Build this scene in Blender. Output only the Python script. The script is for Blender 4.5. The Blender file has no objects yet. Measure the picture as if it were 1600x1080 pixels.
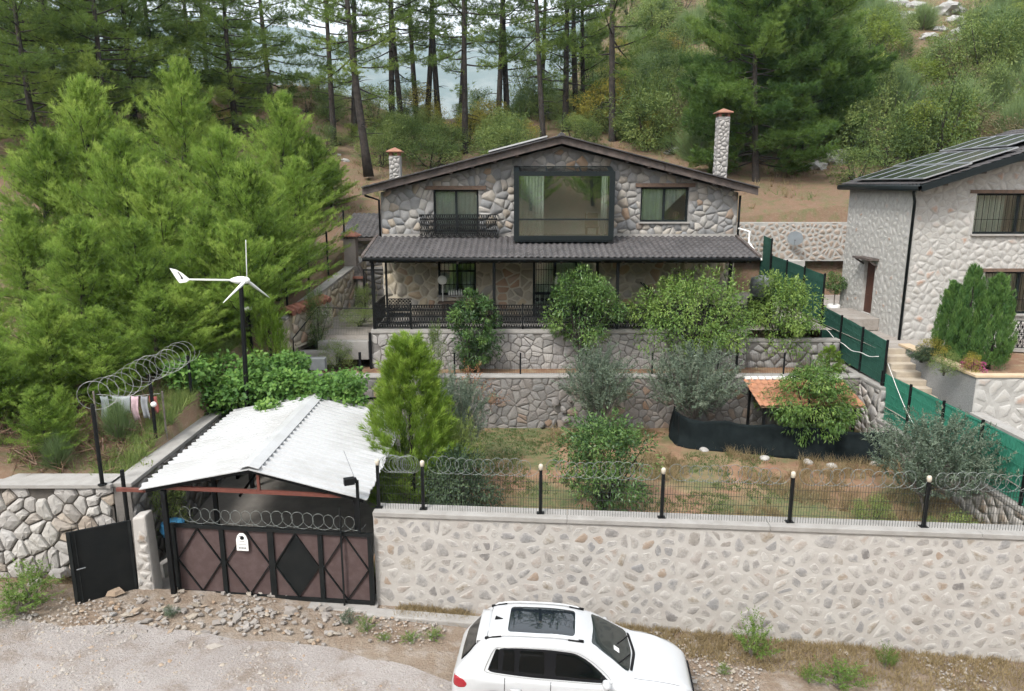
import bpy, bmesh, math, random
import numpy as np
from mathutils import Vector, Matrix, noise
R_ = math.radians
SC = bpy.context.scene
COL = SC.collection

# ------------------------------------------------------------------ camera
CAMZ, PITCH, FPX = 9.3, R_(12.3), 1150.0
cd = bpy.data.cameras.new('camera'); cam = bpy.data.objects.new('camera', cd); COL.objects.link(cam)
cam.location = (0, 0, CAMZ); cam.rotation_euler = (math.pi/2 - PITCH, 0, 0)
cd.sensor_width = 36; cd.lens = 36*FPX/1600; cd.clip_start = 0.1; cd.clip_end = 12000
SC.camera = cam
# ------------------------------------------------------------------ world, sun, exposure
SUN_EL, SUN_AZ = R_(50), R_(215)
w = bpy.data.worlds.new('World'); SC.world = w; w.use_nodes = True
nt = w.node_tree; nt.nodes.clear()
sky = nt.nodes.new('ShaderNodeTexSky'); sky.sky_type = 'NISHITA'; sky.sun_disc = False
sky.sun_elevation = SUN_EL; sky.sun_rotation = SUN_AZ; sky.air_density = 1.0; sky.dust_density = 4.0; sky.ozone_density = 1.0
hs = nt.nodes.new('ShaderNodeHueSaturation'); hs.inputs['Saturation'].default_value = 0.3
bg = nt.nodes.new('ShaderNodeBackground'); bg.inputs['Strength'].default_value = 0.15
wo = nt.nodes.new('ShaderNodeOutputWorld')
cl = nt.nodes.new('ShaderNodeMix'); cl.data_type = 'RGBA'; cl.inputs[0].default_value = .6; cl.inputs[7].default_value = (5.6, 5.7, 5.8, 1)   # even white overcast veil
nt.links.new(sky.outputs[0], hs.inputs['Color']); nt.links.new(hs.outputs[0], cl.inputs[6]); nt.links.new(cl.outputs[2], bg.inputs[0]); nt.links.new(bg.outputs[0], wo.inputs[0])
sl = bpy.data.lights.new('sun', 'SUN'); sl.energy = 1.5; sl.angle = R_(12); sl.color = (1, .96, .9)
so = bpy.data.objects.new('sun', sl); COL.objects.link(so)
# sun direction: towards the sun (Nishita rotation is clockwise from +Y seen from above)
sd = Vector((math.sin(SUN_AZ)*math.cos(SUN_EL), math.cos(SUN_AZ)*math.cos(SUN_EL), math.sin(SUN_EL)))
so.rotation_euler = (-sd).to_track_quat('-Z', 'Y').to_euler()
vs = SC.view_settings; vs.view_transform = 'Standard'; vs.look = 'None'; vs.exposure = 1.22; vs.gamma = 1; vs.use_curve_mapping = False
SC.cycles.use_denoising = True; SC.cycles.use_adaptive_sampling = True; SC.cycles.adaptive_threshold = .025
SC.cycles.max_bounces = 7; SC.cycles.diffuse_bounces = 3; SC.cycles.glossy_bounces = 3
SC.cycles.transmission_bounces = 4; SC.cycles.transparent_max_bounces = 8; SC.cycles.volume_bounces = 0
SC.cycles.caustics_reflective = False; SC.cycles.caustics_refractive = False

# ------------------------------------------------------------------ helpers
CP, SP = math.cos(PITCH), math.sin(PITCH)
def ray(px, py):
    a, b = (px-800)/FPX, (py-540)/FPX
    return Vector((a, CP - b*SP, -SP - b*CP))
def at(px, py, Y=None, Z=None, X=None):
    d = ray(px, py)
    t = Y/d.y if Y is not None else ((Z-CAMZ)/d.z if Z is not None else X/d.x)
    return Vector((d.x*t, d.y*t, CAMZ + d.z*t))
def sstep(a, b, x):
    t = np.clip((x-a)/(b-a), 0, 1); return t*t*(3-2*t)

WT = {}
def wt(o): return WT.get(o.name, Vector((0, 0, 0)))
def thing(name, label, cat, loc=(0, 0, 0), group=None, rotz=0, scale=1):
    o = bpy.data.objects.new(name, None); COL.objects.link(o); o.empty_display_size = .2
    o.location = loc; o.rotation_euler = (0, 0, rotz); o.scale = (scale,)*3
    o['label'] = label; o['category'] = cat
    if group: o['group'] = group
    WT[o.name] = Vector(loc)
    return o
def link(name, me, parent=None, local=False):
    o = bpy.data.objects.new(name, me); COL.objects.link(o)
    if parent is not None:
        o.parent = parent
        if not local:
            o.location = -wt(parent)
            WT[o.name] = Vector((0, 0, 0))
    return o
def tag(o, label, cat, group=None):
    o['label'] = label; o['category'] = cat
    if group: o['group'] = group
    return o
def copy_tree(o, parent=None):
    c = o.copy(); COL.objects.link(c); c.parent = parent
    for ch in o.children: copy_tree(ch, c)
    return c
def mesh_np(name, V, F, mat=None, smooth=False, attrs=None):
    V = np.asarray(V, dtype=np.float32); F = np.asarray(F, dtype=np.int32)
    me = bpy.data.meshes.new(name)
    me.vertices.add(len(V)); me.vertices.foreach_set('co', V.ravel())
    m, k = F.shape
    me.loops.add(m*k); me.loops.foreach_set('vertex_index', F.ravel())
    me.polygons.add(m); me.polygons.foreach_set('loop_start', np.arange(m, dtype=np.int32)*k)
    if smooth: me.polygons.foreach_set('use_smooth', np.ones(m, dtype=bool))
    for an, av in (attrs or {}).items():
        a = me.attributes.new(an, 'FLOAT', 'POINT'); a.data.foreach_set('value', np.asarray(av, dtype=np.float32))
    me.update(calc_edges=True)
    if mat: me.materials.append(mat)
    return me

class MB:
    def __init__(s): s.v = []; s.f = []
    def add(s, vs, fs):
        b = len(s.v); s.v += [tuple(v) for v in vs]; s.f += [tuple(b+i for i in f) for f in fs]; return s
    BF = [(0, 3, 2, 1), (4, 5, 6, 7), (0, 1, 5, 4), (1, 2, 6, 5), (2, 3, 7, 6), (3, 0, 4, 7)]
    def bx(s, x0, x1, y0, y1, z0, z1):
        return s.add([(x0, y0, z0), (x1, y0, z0), (x1, y1, z0), (x0, y1, z0), (x0, y0, z1), (x1, y0, z1), (x1, y1, z1), (x0, y1, z1)], MB.BF)
    def box(s, c, sz, rz=0):
        cx, cy, cz = c; hx, hy, hz = sz[0]/2, sz[1]/2, sz[2]/2; ca, sa = math.cos(rz), math.sin(rz)
        p = [(-hx, -hy, -hz), (hx, -hy, -hz), (hx, hy, -hz), (-hx, hy, -hz), (-hx, -hy, hz), (hx, -hy, hz), (hx, hy, hz), (-hx, hy, hz)]
        return s.add([(cx+x*ca-y*sa, cy+x*sa+y*ca, cz+z) for x, y, z in p], MB.BF)
    def bar(s, p, q, w, h=None, up=(0, 0, 1)):
        p, q = Vector(p), Vector(q); d = (q-p).normalized(); up = Vector(up)
        if abs(d.dot(up)) > .98: up = Vector((0, 1, 0))
        a = d.cross(up).normalized(); b = a.cross(d); h = h or w; a = a*w/2; b = b*h/2
        return s.add([p-a-b, p+a-b, p+a+b, p-a+b, q-a-b, q+a-b, q+a+b, q-a+b], MB.BF)
    def tube(s, pts, r, n=6, cap=True):
        pts = [Vector(p) for p in pts]; rs = r if isinstance(r, (list, tuple)) else [r]*len(pts)
        b0 = len(s.v); d0 = None
        for i, p in enumerate(pts):
            d = (pts[min(i+1, len(pts)-1)] - pts[max(i-1, 0)])
            d = d.normalized() if d.length > 1e-9 else Vector((0, 0, 1))
            if d0 is None:
                a = d.cross(Vector((0, 0, 1)) if abs(d.z) < .9 else Vector((1, 0, 0))).normalized()
            else:
                a = (a - d*a.dot(d)); a = a.normalized() if a.length > 1e-6 else d.orthogonal().normalized()
            d0 = d; b = d.cross(a)
            for k in range(n):
                t = 2*math.pi*k/n; s.v.append(tuple(p + a*(rs[i]*math.cos(t)) + b*(rs[i]*math.sin(t))))
        for i in range(len(pts)-1):
            for k in range(n):
                k2 = (k+1) % n; o = b0+i*n
                s.f.append((o+k, o+k2, o+n+k2, o+n+k))
        if cap:
            s.f.append(tuple(b0+k for k in reversed(range(n)))); o = b0+(len(pts)-1)*n; s.f.append(tuple(o+k for k in range(n)))
        return s
    def prism(s, poly, vec):
        n = len(poly); vec = Vector(vec); P = [Vector(p) for p in poly]
        return s.add(P + [p+vec for p in P], [tuple(range(n))[::-1], tuple(range(n, 2*n))] + [(i, (i+1) % n, n+(i+1) % n, n+i) for i in range(n)])
    def lathe(s, c, prof, n=12, axis='z'):
        c = Vector(c); b = len(s.v)
        for r, z in prof:
            for k in range(n):
                t = 2*math.pi*k/n; x, y = r*math.cos(t), r*math.sin(t)
                s.v.append(tuple(c + (Vector((x, y, z)) if axis == 'z' else Vector((z, x, y)) if axis == 'x' else Vector((x, z, y)))))
        for i in range(len(prof)-1):
            for k in range(n):
                k2 = (k+1) % n; o = b+i*n; s.f.append((o+k, o+k2, o+n+k2, o+n+k))
        s.f.append(tuple(b+k for k in reversed(range(n)))); o = b+(len(prof)-1)*n; s.f.append(tuple(o+k for k in range(n)))
        return s
    def mesh(s, name, mat=None, smooth=False):
        me = bpy.data.meshes.new(name); me.from_pydata(s.v, [], s.f)
        bm = bmesh.new(); bm.from_mesh(me); bmesh.ops.recalc_face_normals(bm, faces=bm.faces); bm.to_mesh(me); bm.free()
        if mat: me.materials.append(mat)
        if smooth: me.polygons.foreach_set('use_smooth', [True]*len(me.polygons))
        return me
    def build(s, name, mat, parent=None, smooth=False, local=False, bevel=0):
        o = link(name, s.mesh(name, mat, smooth), parent, local)
        if bevel:
            m = o.modifiers.new('bevel', 'BEVEL'); m.width = bevel; m.segments = 2; m.limit_method = 'ANGLE'
        return o
def struct(o): o['kind'] = 'structure'; return o
def stuff(o): o['kind'] = 'stuff'; return o

# ------------------------------------------------------------------ materials
def newmat(name):
    m = bpy.data.materials.new(name); m.use_nodes = True; t = m.node_tree
    return m, t, t.nodes['Principled BSDF']
def N(t, k, **kw):
    n = t.nodes.new(k)
    for a, b in kw.items():
        if hasattr(n, a): setattr(n, a, b)
        else: n.inputs[a.replace('_', ' ')].default_value = b
    return n
def ramp(t, stops, interp='LINEAR'):
    r = t.nodes.new('ShaderNodeValToRGB'); r.color_ramp.interpolation = interp; e = r.color_ramp.elements
    while len(e) < len(stops): e.new(.5)
    for i, (p, c) in enumerate(stops): e[i].position = p; e[i].color = (*c, 1)
    return r
def mixc(t, f, a, b, mode='MIX'):
    n = t.nodes.new('ShaderNodeMix'); n.data_type = 'RGBA'; n.blend_type = mode
    for s_, v in ((0, f), (6, a), (7, b)):
        if hasattr(v, 'is_output'): t.links.new(v, n.inputs[s_])
        else: n.inputs[s_].default_value = v if s_ == 0 else (*v, 1)
    return n.outputs[2]
def math_(t, op, a, b=0.0, clamp=False):
    n = t.nodes.new('ShaderNodeMath'); n.operation = op; n.use_clamp = clamp
    for i, v in enumerate((a, b)):
        if hasattr(v, 'is_output'): t.links.new(v, n.inputs[i])
        else: n.inputs[i].default_value = v
    return n.outputs[0]
def objco(t):
    return t.nodes.new('ShaderNodeTexCoord').outputs['Object']
def noise_(t, co, scale, detail=4, rough=.55, dim='3D'):
    n = t.nodes.new('ShaderNodeTexNoise'); n.inputs['Scale'].default_value = scale; n.inputs['Detail'].default_value = detail
    n.inputs['Roughness'].default_value = rough; t.links.new(co, n.inputs['Vector']); return n.outputs['Fac']
def bump_(t, bs, h, strength, dist=.02):
    b = t.nodes.new('ShaderNodeBump'); b.inputs['Strength'].default_value = strength; b.inputs['Distance'].default_value = dist
    t.links.new(h, b.inputs['Height']); t.links.new(b.outputs[0], bs.inputs['Normal'])
def sharp(t, f, lo, hi):
    n = t.nodes.new('ShaderNodeMapRange'); n.inputs['From Min'].default_value = lo; n.inputs['From Max'].default_value = hi
    t.links.new(f, n.inputs['Value']); return n.outputs[0]

def plain(name, c, c2=None, scale=4, rough=.7, metal=0, bump=0, bscale=40, spec=.4, lo=.35, hi=.65, detail=5):
    m, t, b = newmat(name); co = objco(t)
    b.inputs['Roughness'].default_value = rough; b.inputs['Metallic'].default_value = metal; b.inputs['Specular IOR Level'].default_value = spec
    c2 = c2 or tuple(v*.8 for v in c)
    f = sharp(t, noise_(t, co, scale, detail, .6), lo, hi)
    t.links.new(mixc(t, f, c, c2), b.inputs['Base Color'])
    if bump: bump_(t, b, noise_(t, co, bscale, 4), bump, .01)
    return m
def stonemat(name, stops, smear=None, smear_c=(.5, .48, .46), rough=.9, bump=.5, blotch=.35, seed=0.0, slo=.42, shi=.62, sscale=7, samp=1.0):
    """one colour for each stone (by object), blotches inside it, mortar smeared over its rim (attribute 'edge')"""
    m, t, b = newmat(name); co = objco(t)
    oi = t.nodes.new('ShaderNodeObjectInfo'); geo = t.nodes.new('ShaderNodeNewGeometry')
    r = math_(t, 'FRACT', math_(t, 'ADD', math_(t, 'ADD', oi.outputs['Random'], geo.outputs['Random Per Island']), seed))
    cr = ramp(t, stops, 'LINEAR'); t.links.new(r, cr.inputs[0])
    n1 = noise_(t, co, 12, 7, .7); n2 = noise_(t, co, 34, 5, .65)
    c = mixc(t, math_(t, 'MULTIPLY', sharp(t, n1, .3, .75), blotch), cr.outputs[0], (.62, .6, .56), 'OVERLAY')
    c = mixc(t, math_(t, 'MULTIPLY', sharp(t, n2, .52, .74), .42), c, (.10, .095, .09))
    if smear:
        at_ = t.nodes.new('ShaderNodeAttribute'); at_.attribute_name = 'edge'
        k = math_(t, 'ADD', math_(t, 'MULTIPLY', at_.outputs['Fac'], smear), math_(t, 'MULTIPLY', math_(t, 'SUBTRACT', noise_(t, co, sscale, 6, .62), .5-.5/samp), samp))
        if samp > 1: k = math_(t, 'ADD', k, math_(t, 'MULTIPLY', math_(t, 'SUBTRACT', math_(t, 'FRACT', math_(t, 'MULTIPLY', r, 7.31)), .4), .5))
        k = sharp(t, k, slo+.35, shi+.35)
        c = mixc(t, k, c, smear_c)
    t.links.new(c, b.inputs['Base Color']); b.inputs['Roughness'].default_value = rough; b.inputs['Specular IOR Level'].default_value = .25
    bump_(t, b, math_(t, 'ADD', n1, math_(t, 'MULTIPLY', n2, .5)), bump, .03)
    return m
def leafmat(name, dark, mid, light, trans=.35, rough=.55, spread=.25, spec=.25):
    m, t, b = newmat(name)
    a = t.nodes.new('ShaderNodeAttribute'); a.attribute_name = 'tint'
    oi = t.nodes.new('ShaderNodeObjectInfo')
    f = math_(t, 'ADD', a.outputs['Fac'], math_(t, 'MULTIPLY', math_(t, 'SUBTRACT', oi.outputs['Random'], .5), spread), True)
    cr = ramp(t, [(0, dark), (.5, mid), (1, light)]); t.links.new(f, cr.inputs[0])
    t.links.new(cr.outputs[0], b.inputs['Base Color']); b.inputs['Roughness'].default_value = rough; b.inputs['Specular IOR Level'].default_value = spec
    tr = t.nodes.new('ShaderNodeBsdfTranslucent'); t.links.new(cr.outputs[0], tr.inputs['Color'])
    mx = t.nodes.new('ShaderNodeMixShader'); mx.inputs[0].default_value = trans
    out = [n for n in t.nodes if n.type == 'OUTPUT_MATERIAL'][0]
    t.links.new(b.outputs[0], mx.inputs[1]); t.links.new(tr.outputs[0], mx.inputs[2]); t.links.new(mx.outputs[0], out.inputs[0])
    return m
def glassmat(name, tint=(.88, .93, .9), refl=.10, grough=.015):
    m, t, b = newmat(name); t.nodes.remove(b)
    out = [n for n in t.nodes if n.type == 'OUTPUT_MATERIAL'][0]
    tr = t.nodes.new('ShaderNodeBsdfTransparent'); tr.inputs[0].default_value = (*tint, 1)
    g = t.nodes.new('ShaderNodeBsdfGlossy'); g.inputs['Roughness'].default_value = grough; g.inputs[0].default_value = (.95, 1, .98, 1)
    fr = t.nodes.new('ShaderNodeFresnel'); fr.inputs[0].default_value = 1.5
    mx = t.nodes.new('ShaderNodeMixShader')
    t.links.new(math_(t, 'ADD', fr.outputs[0], refl, True), mx.inputs[0])
    t.links.new(tr.outputs[0], mx.inputs[1]); t.links.new(g.outputs[0], mx.inputs[2]); t.links.new(mx.outputs[0], out.inputs[0])
    return m
def paintmat(name, c, rough=.4, coat=0.0, metal=0, spec=.5):
    m, t, b = newmat(name)
    b.inputs['Base Color'].default_value = (*c, 1); b.inputs['Roughness'].default_value = rough; b.inputs['Coat Weight'].default_value = coat
    b.inputs['Coat Roughness'].default_value = .05; b.inputs['Metallic'].default_value = metal; b.inputs['Specular IOR Level'].default_value = spec
    return m

G = {}
GREYS = [(0, (0.162, 0.166, 0.170)), (.16, (0.275, 0.271, 0.268)), (.3, (0.202, 0.210, 0.218)), (.44, (0.356, 0.336, 0.308)), (.56, (0.227, 0.223, 0.215)), (.66, (0.291, 0.251, 0.202)), (.76, (0.380, 0.369, 0.348)), (.84, (0.187, 0.190, 0.194)), (.92, (0.340, 0.235, 0.154)), (.96, (0.308, 0.291, 0.268)), (1, (0.218, 0.223, 0.227))]
G['house_stone'] = stonemat('house_stone', GREYS, None)
G['house_mortar'] = plain('house_mortar', (.25, .245, .235), (.19, .185, .18), 6, .95, bump=.4)
PORCH = [(0, (0.288, 0.260, 0.216)), (.3, (0.396, 0.350, 0.278)), (.55, (0.342, 0.324, 0.296)), (.75, (0.486, 0.406, 0.288)), (.9, (0.360, 0.234, 0.162)), (1, (0.450, 0.414, 0.360))]
G['porch_stone'] = stonemat('porch_stone', PORCH, None)
G['porch_mortar'] = plain('porch_mortar', (0.504, 0.454, 0.365), (0.428, 0.378, 0.302), 6, .95, bump=.3)
G['front_stone'] = stonemat('front_stone', [(0, (.24, .235, .235)), (.2, (.30, .28, .26)), (.4, (.22, .22, .225)), (.55, (.33, .31, .295)), (.68, (.31, .24, .19)), (.76, (.25, .215, .17)), (.88, (.27, .26, .255)), (.95, (.15, .14, .135)), (1, (.24, .23, .225))], .8, (.425, .405, .38), slo=.14, shi=.70, bump=.5, sscale=10, samp=1.5)
G['front_mortar'] = plain('front_mortar', (.43, .41, .385), (.36, .335, .31), 2.2, .95, bump=1.0, bscale=9)
G['dry_stone'] = stonemat('dry_stone', [(0, (0.405, 0.391, 0.368)), (.3, (0.331, 0.317, 0.304)), (.5, (0.432, 0.419, 0.400)), (.7, (0.294, 0.276, 0.258)), (.82, (0.350, 0.294, 0.239)), (.92, (0.258, 0.230, 0.212)), (1, (0.386, 0.377, 0.368))], None, blotch=.4)
G['dry_joint'] = plain('dry_joint', (0.109, 0.097, 0.084), (0.071, 0.064, 0.058), 5, 1, bump=.6)
G['terrace_stone'] = stonemat('terrace_stone', [(0, (0.180, 0.174, 0.170)), (.3, (0.232, 0.222, 0.213)), (.5, (0.200, 0.180, 0.167)), (.7, (0.167, 0.164, 0.161)), (.85, (0.258, 0.238, 0.219)), (.94, (0.232, 0.161, 0.116)), (1, (0.193, 0.187, 0.180))], .5, (0.245, 0.228, 0.215))
G['terrace_joint'] = plain('terrace_joint', (0.187, 0.170, 0.157), (0.129, 0.120, 0.109), 5, .95, bump=.5)
G['rough_stone'] = stonemat('rough_stone', [(0, (0.220, 0.215, 0.209)), (.35, (0.319, 0.308, 0.303)), (.6, (0.270, 0.259, 0.248)), (.85, (0.374, 0.358, 0.341)), (1, (0.275, 0.264, 0.259))], None)
G['rough_joint'] = plain('rough_joint', (0.209, 0.198, 0.187), (0.132, 0.121, 0.110), 6, 1, bump=.5)
G['white_stone'] = stonemat('white_stone', [(0, (.33, .325, .31)), (.3, (.42, .41, .395)), (.55, (.30, .295, .285)), (.75, (.38, .36, .33)), (.9, (.46, .45, .44)), (.965, (.36, .22, .15)), (1, (.36, .35, .34))], .8, (.41, .40, .38), blotch=.5, slo=.1, shi=.6, sscale=9)
G['white_mortar'] = plain('white_mortar', (.41, .40, .38), (.31, .30, .28), 4, .95, bump=.7, bscale=14)
G['red_stone'] = stonemat('red_stone', [(0, (0.245, 0.180, 0.142)), (.3, (0.296, 0.232, 0.180)), (.6, (0.213, 0.155, 0.116)), (.8, (0.270, 0.225, 0.180)), (1, (0.232, 0.161, 0.122))], .7, (0.354, 0.309, 0.270), slo=.18, shi=.6, sscale=9)
G['concrete'] = plain('concrete', (0.322, 0.309, 0.293), (0.258, 0.245, 0.228), 3, .9, bump=.25, bscale=60)
G['concrete_dark'] = plain('concrete_dark', (0.193, 0.180, 0.164), (0.142, 0.132, 0.120), 2.5, .92, bump=.3)
G['black'] = paintmat('black_steel', (.007, .0075, .008), .55, spec=.2)
G['gate_black'] = plain('gate_black', (.007, .0085, .009), (.013, .014, .014), 3, .6, spec=.2)
G['anthracite'] = paintmat('anthracite_frame', (.007, .011, .012), .5, spec=.25)
G['glass'] = glassmat('window_glass')
G['bay_glass'] = glassmat('bay_glass', (.9, .95, .92), .34)
G['car_glass'] = glassmat('car_glass', (.22, .25, .25), .05)
G['screen_glass'] = glassmat('screen_glass', (.5, .56, .54), .05)
G['white_steel'] = plain('white_steel', (.43, .435, .44), (.34, .34, .335), .9, .5, lo=.45, hi=.75)
G['fascia'] = plain('fascia_wood', (.115, .092, .082), (.055, .045, .042), 3, .85, bump=.3, bscale=25)
G['tile_dark'] = plain('dark_tile', (.078, .072, .073), (.042, .039, .04), 1.3, .6, bump=.2, lo=.3, hi=.7)
G['tile_orange'] = plain('orange_tile', (.40, .19, .105), (.28, .14, .085), 3, .85, bump=.2)
G['tile_red'] = plain('red_tile', (.27, .115, .08), (.2, .09, .065), 4, .85)
G['rust_steel'] = plain('rust_steel', (.16, .055, .04), (.12, .04, .03), 6, .6)
G['wood'] = plain('wood', (.24, .16, .1), (.16, .1, .065), 6, .7)
G['door_wood'] = plain('door_wood', (.085, .035, .022), (.06, .025, .017), 5, .55)
G['curtain'] = plain('curtain', (.76, .76, .72), (.68, .68, .64), 4, .95)
G['plaster'] = plain('plaster', (.55, .53, .5), (.5, .48, .45), 2, .9)
G['bark'] = plain('bark', (.052, .042, .036), (.022, .019, .017), 5, .95, bump=.8, bscale=14)
G['bark_grey'] = plain('bark_grey', (.22, .19, .165), (.13, .11, .095), 8, .95, bump=.5)
G['gate_panel'] = plain('gate_panel', (.072, .046, .044), (.105, .075, .072), 5, .75, lo=.45, hi=.8)
G['net_green'] = plain('green_net', (0.027, 0.173, 0.112), (0.036, 0.217, 0.144), 7, .8, lo=.3, hi=.7)
G['net_dark'] = plain('dark_green_net', (0.014, 0.066, 0.048), (0.022, 0.090, 0.065), 7, .8, lo=.3, hi=.7)
G['tarp'] = plain('black_net', (.006, .009, .010), (.012, .017, .018), 4, .85, spec=.1, bump=.4, bscale=30)
G['wire'] = paintmat('dark_wire', (.02, .024, .022), .5)
G['razor'] = paintmat('razor_wire', (.26, .26, .255), .5, metal=.4)
G['white'] = paintmat('white_plastic', (.8, .8, .78), .4)
G['grey_metal'] = plain('grey_metal', (.2, .21, .22), (.14, .15, .155), 4, .5)
# ------------------------------------------------------------------ ground, road, mountain
def road_z(x): return -0.05*(np.clip(x, -30, 30)+3)
def nz(x, y, s, seed=0): return noise.noise((x*s+seed*13.7, y*s-seed*7.1, seed*3.3))
PY = np.array([37, 45, 55, 64, 75, 120, 400.]); PC = np.array([7.5, 9.4, 12.2, 14.3, 13., 4., -30.])
PH = np.array([37, 45, 60, 90, 118, 150, 400.]); PHZ = np.array([7.5, 10.0, 16.0, 28.5, 40., 44., 30.])
PL = np.array([10, 16, 32, 50, 62, 75, 120, 400.]); PLZ = np.array([2.3, 2.4, 5.8, 12.0, 16.0, 16.0, 6., -30.])
PB = np.array([-140, -70, -40, -9, 8.]); PBZ = np.array([45, 28., 13, 0.3, 0])
def shiftx(y): return np.interp(y, [15.7, 24, 37, 50], [0, .1, 1.9, 1.9])
def hgt(x, y):
    x = np.asarray(x, float); y = np.asarray(y, float)
    rz = road_z(x)
    left = np.interp(y, PL, PLZ) + .1*np.clip(-x-10, 0, 60)
    c = np.interp(y, PY, PC); h = np.interp(y, PH, PHZ) + .1*np.clip(x-9, 0, 90)
    s = sstep(-9, 18, x-(y-60)*.05)
    back = c*(1-s) + h*s
    wl = sstep(-15, -4, x)
    back = left*(1-wl) + back*wl
    xl = -9.1 + shiftx(y)
    z = np.where(y > 37.08, back, np.where((x < xl), np.where(y > 15.92, left, rz), np.where((y > 15.92), rz-.6, rz)))
    return z + np.interp(y, PB, PBZ)
def hz(x, y): return float(hgt(x, y)) + bumpz(x, y)
def bumpz(x, y):
    out = 1.0 if (y > 37.08 or x < -9.1+shiftx(y)) else .0
    if y < 15.92: return .035*nz(x, y, .9) + .015*nz(x, y, 3)
    return out*(.55*nz(x, y, .13, 1) + .22*nz(x, y, .45, 2) + .06*nz(x, y, 1.7, 3))*min(1, .25+abs(y-37.1)*.12 if y > 37.08 else .25+(-9.1-x)*.2)
def at_ground(px, py, y0=38, y1=260):
    d = ray(px, py); y = y0
    while y < y1:
        t = y/d.y; p = Vector((d.x*t, y, CAMZ+d.z*t))
        if p.z <= hz(p.x, p.y): return p
        y += .4
    return None

def soil_mat(name, cols, scales=(.5, 2.2, 11), bump=.6, extra=None):
    m, t, b = newmat(name); co = objco(t)
    n1 = noise_(t, co, scales[0], 6, .62); n2 = noise_(t, co, scales[1], 6, .65); n3 = noise_(t, co, scales[2], 5, .7)
    c = mixc(t, sharp(t, n1, .38, .62), cols[0], cols[1])
    c = mixc(t, sharp(t, n2, .48, .66), c, cols[2])
    c = mixc(t, math_(t, 'MULTIPLY', sharp(t, n3, .5, .75), .6), c, cols[3])
    if extra: c = extra(t, co, c)
    t.links.new(c, b.inputs['Base Color']); b.inputs['Roughness'].default_value = .95; b.inputs['Specular IOR Level'].default_value = .15
    bump_(t, b, math_(t, 'ADD', n3, n2), bump, .06)
    return m
G['hill'] = soil_mat('hill_ground', [(.15, .105, .07), (.175, .11, .075), (.105, .11, .05), (.24, .205, .15)])
G['road'] = soil_mat('gravel', [(.40, .365, .345), (.33, .295, .275), (.255, .21, .175), (.52, .485, .465)], (.5, 1.7, 22), 1.0)
G['verge'] = soil_mat('verge', [(.28, .225, .175), (.23, .17, .125), (.34, .295, .255), (.38, .325, .255)], (.7, 3.2, 18), 1.0)
def grass_extra(t, co, c):
    g = sharp(t, noise_(t, co, .42, 5, .6), .44, .56); d = sharp(t, noise_(t, co, 6, 4, .6), .3, .6)
    return mixc(t, math_(t, 'MULTIPLY', g, math_(t, 'ADD', math_(t, 'MULTIPLY', d, .5), .4)), c, (.085, .12, .05))
G['garden'] = soil_mat('garden_soil', [(.25, .155, .10), (.22, .12, .08), (.27, .205, .12), (.30, .215, .14)], (.5, 2, 12), .5, grass_extra)
G['terrace_soil'] = soil_mat('terrace_soil', [(.20, .115, .075), (.25, .16, .10), (.28, .22, .14), (.17, .1, .07)], (.8, 3, 14), .5)
G['yard'] = soil_mat('yard_paving', [(.32, .295, .27), (.27, .245, .22), (.23, .20, .175), (.35, .32, .29)], (.6, 2, 20), .3)

def sheet(name, xs, ys, zf, mat, smooth=True, warp=None):
    xs = np.array(xs, float); ys = np.array(ys, float); X, Y = np.meshgrid(xs, ys)
    if warp: X, Y = warp(X, Y)
    Z = np.array([[zf(float(a), float(b)) for a, b in zip(r1, r2)] for r1, r2 in zip(X, Y)])
    V = np.stack([X, Y, Z], -1).reshape(-1, 3); nx, ny = len(xs), len(ys)
    i = np.arange((ny-1)*(nx-1)); r, c = i//(nx-1), i % (nx-1); a = r*nx+c
    F = np.stack([a, a+1, a+nx+1, a+nx], 1)
    return struct(link(name, mesh_np(name, V, F, mat, smooth)))
gx = list(np.arange(-260, -60, 10)) + list(np.arange(-60, -28, 2)) + list(np.arange(-28, -9.4, .6)) + [-9.16, -9.04] + list(np.arange(-8.6, 30, .7)) + list(np.arange(30, 70, 1.6)) + list(np.arange(70, 300, 10))
gy = list(np.arange(-140, -10, 6)) + list(np.arange(-10, 15.6, .6)) + [15.86, 15.98] + list(np.arange(16.5, 36.9, .6)) + [37.02, 37.14] + list(np.arange(37.6, 70, .8)) + list(np.arange(70, 130, 2)) + list(np.arange(130, 400, 15))
sheet('ground', gx, gy, lambda x, y: hz(x, y)-(.14 if -7 < y < 15.9 and abs(x) < 39 else 0), G['hill'], warp=lambda X, Y: (X + shiftx(Y)*np.exp(-((X+9.1)/7)**2), Y))
# verge and gravel track
def zroad(x, y): return float(road_z(x)) + bumpz(x, y)
sheet('verge', np.arange(-26, 26.1, .5), np.arange(8, 15.3, .4), lambda x, y: zroad(x, y)+.05, G['verge'])
def redge(x): return np.interp(x, [-30, -7, -4.5, -1.5, 2, 5, 30], [14.1, 13.6, 13.4, 12.5, 11.9, 11.1, 10.0])
def rwarp(X, Y):
    e = redge(X) + np.array([[.22*nz(a, 0, .8, 4)+.1*nz(a, 0, 2.6, 5) for a in r] for r in X])
    return X, -8 + (Y+8)/22*(e+8)
sheet('road', np.arange(-40, 40.1, .4), np.linspace(-8, 14, 46), lambda x, y: zroad(x, y)+.1, G['road'], warp=rwarp)
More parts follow.
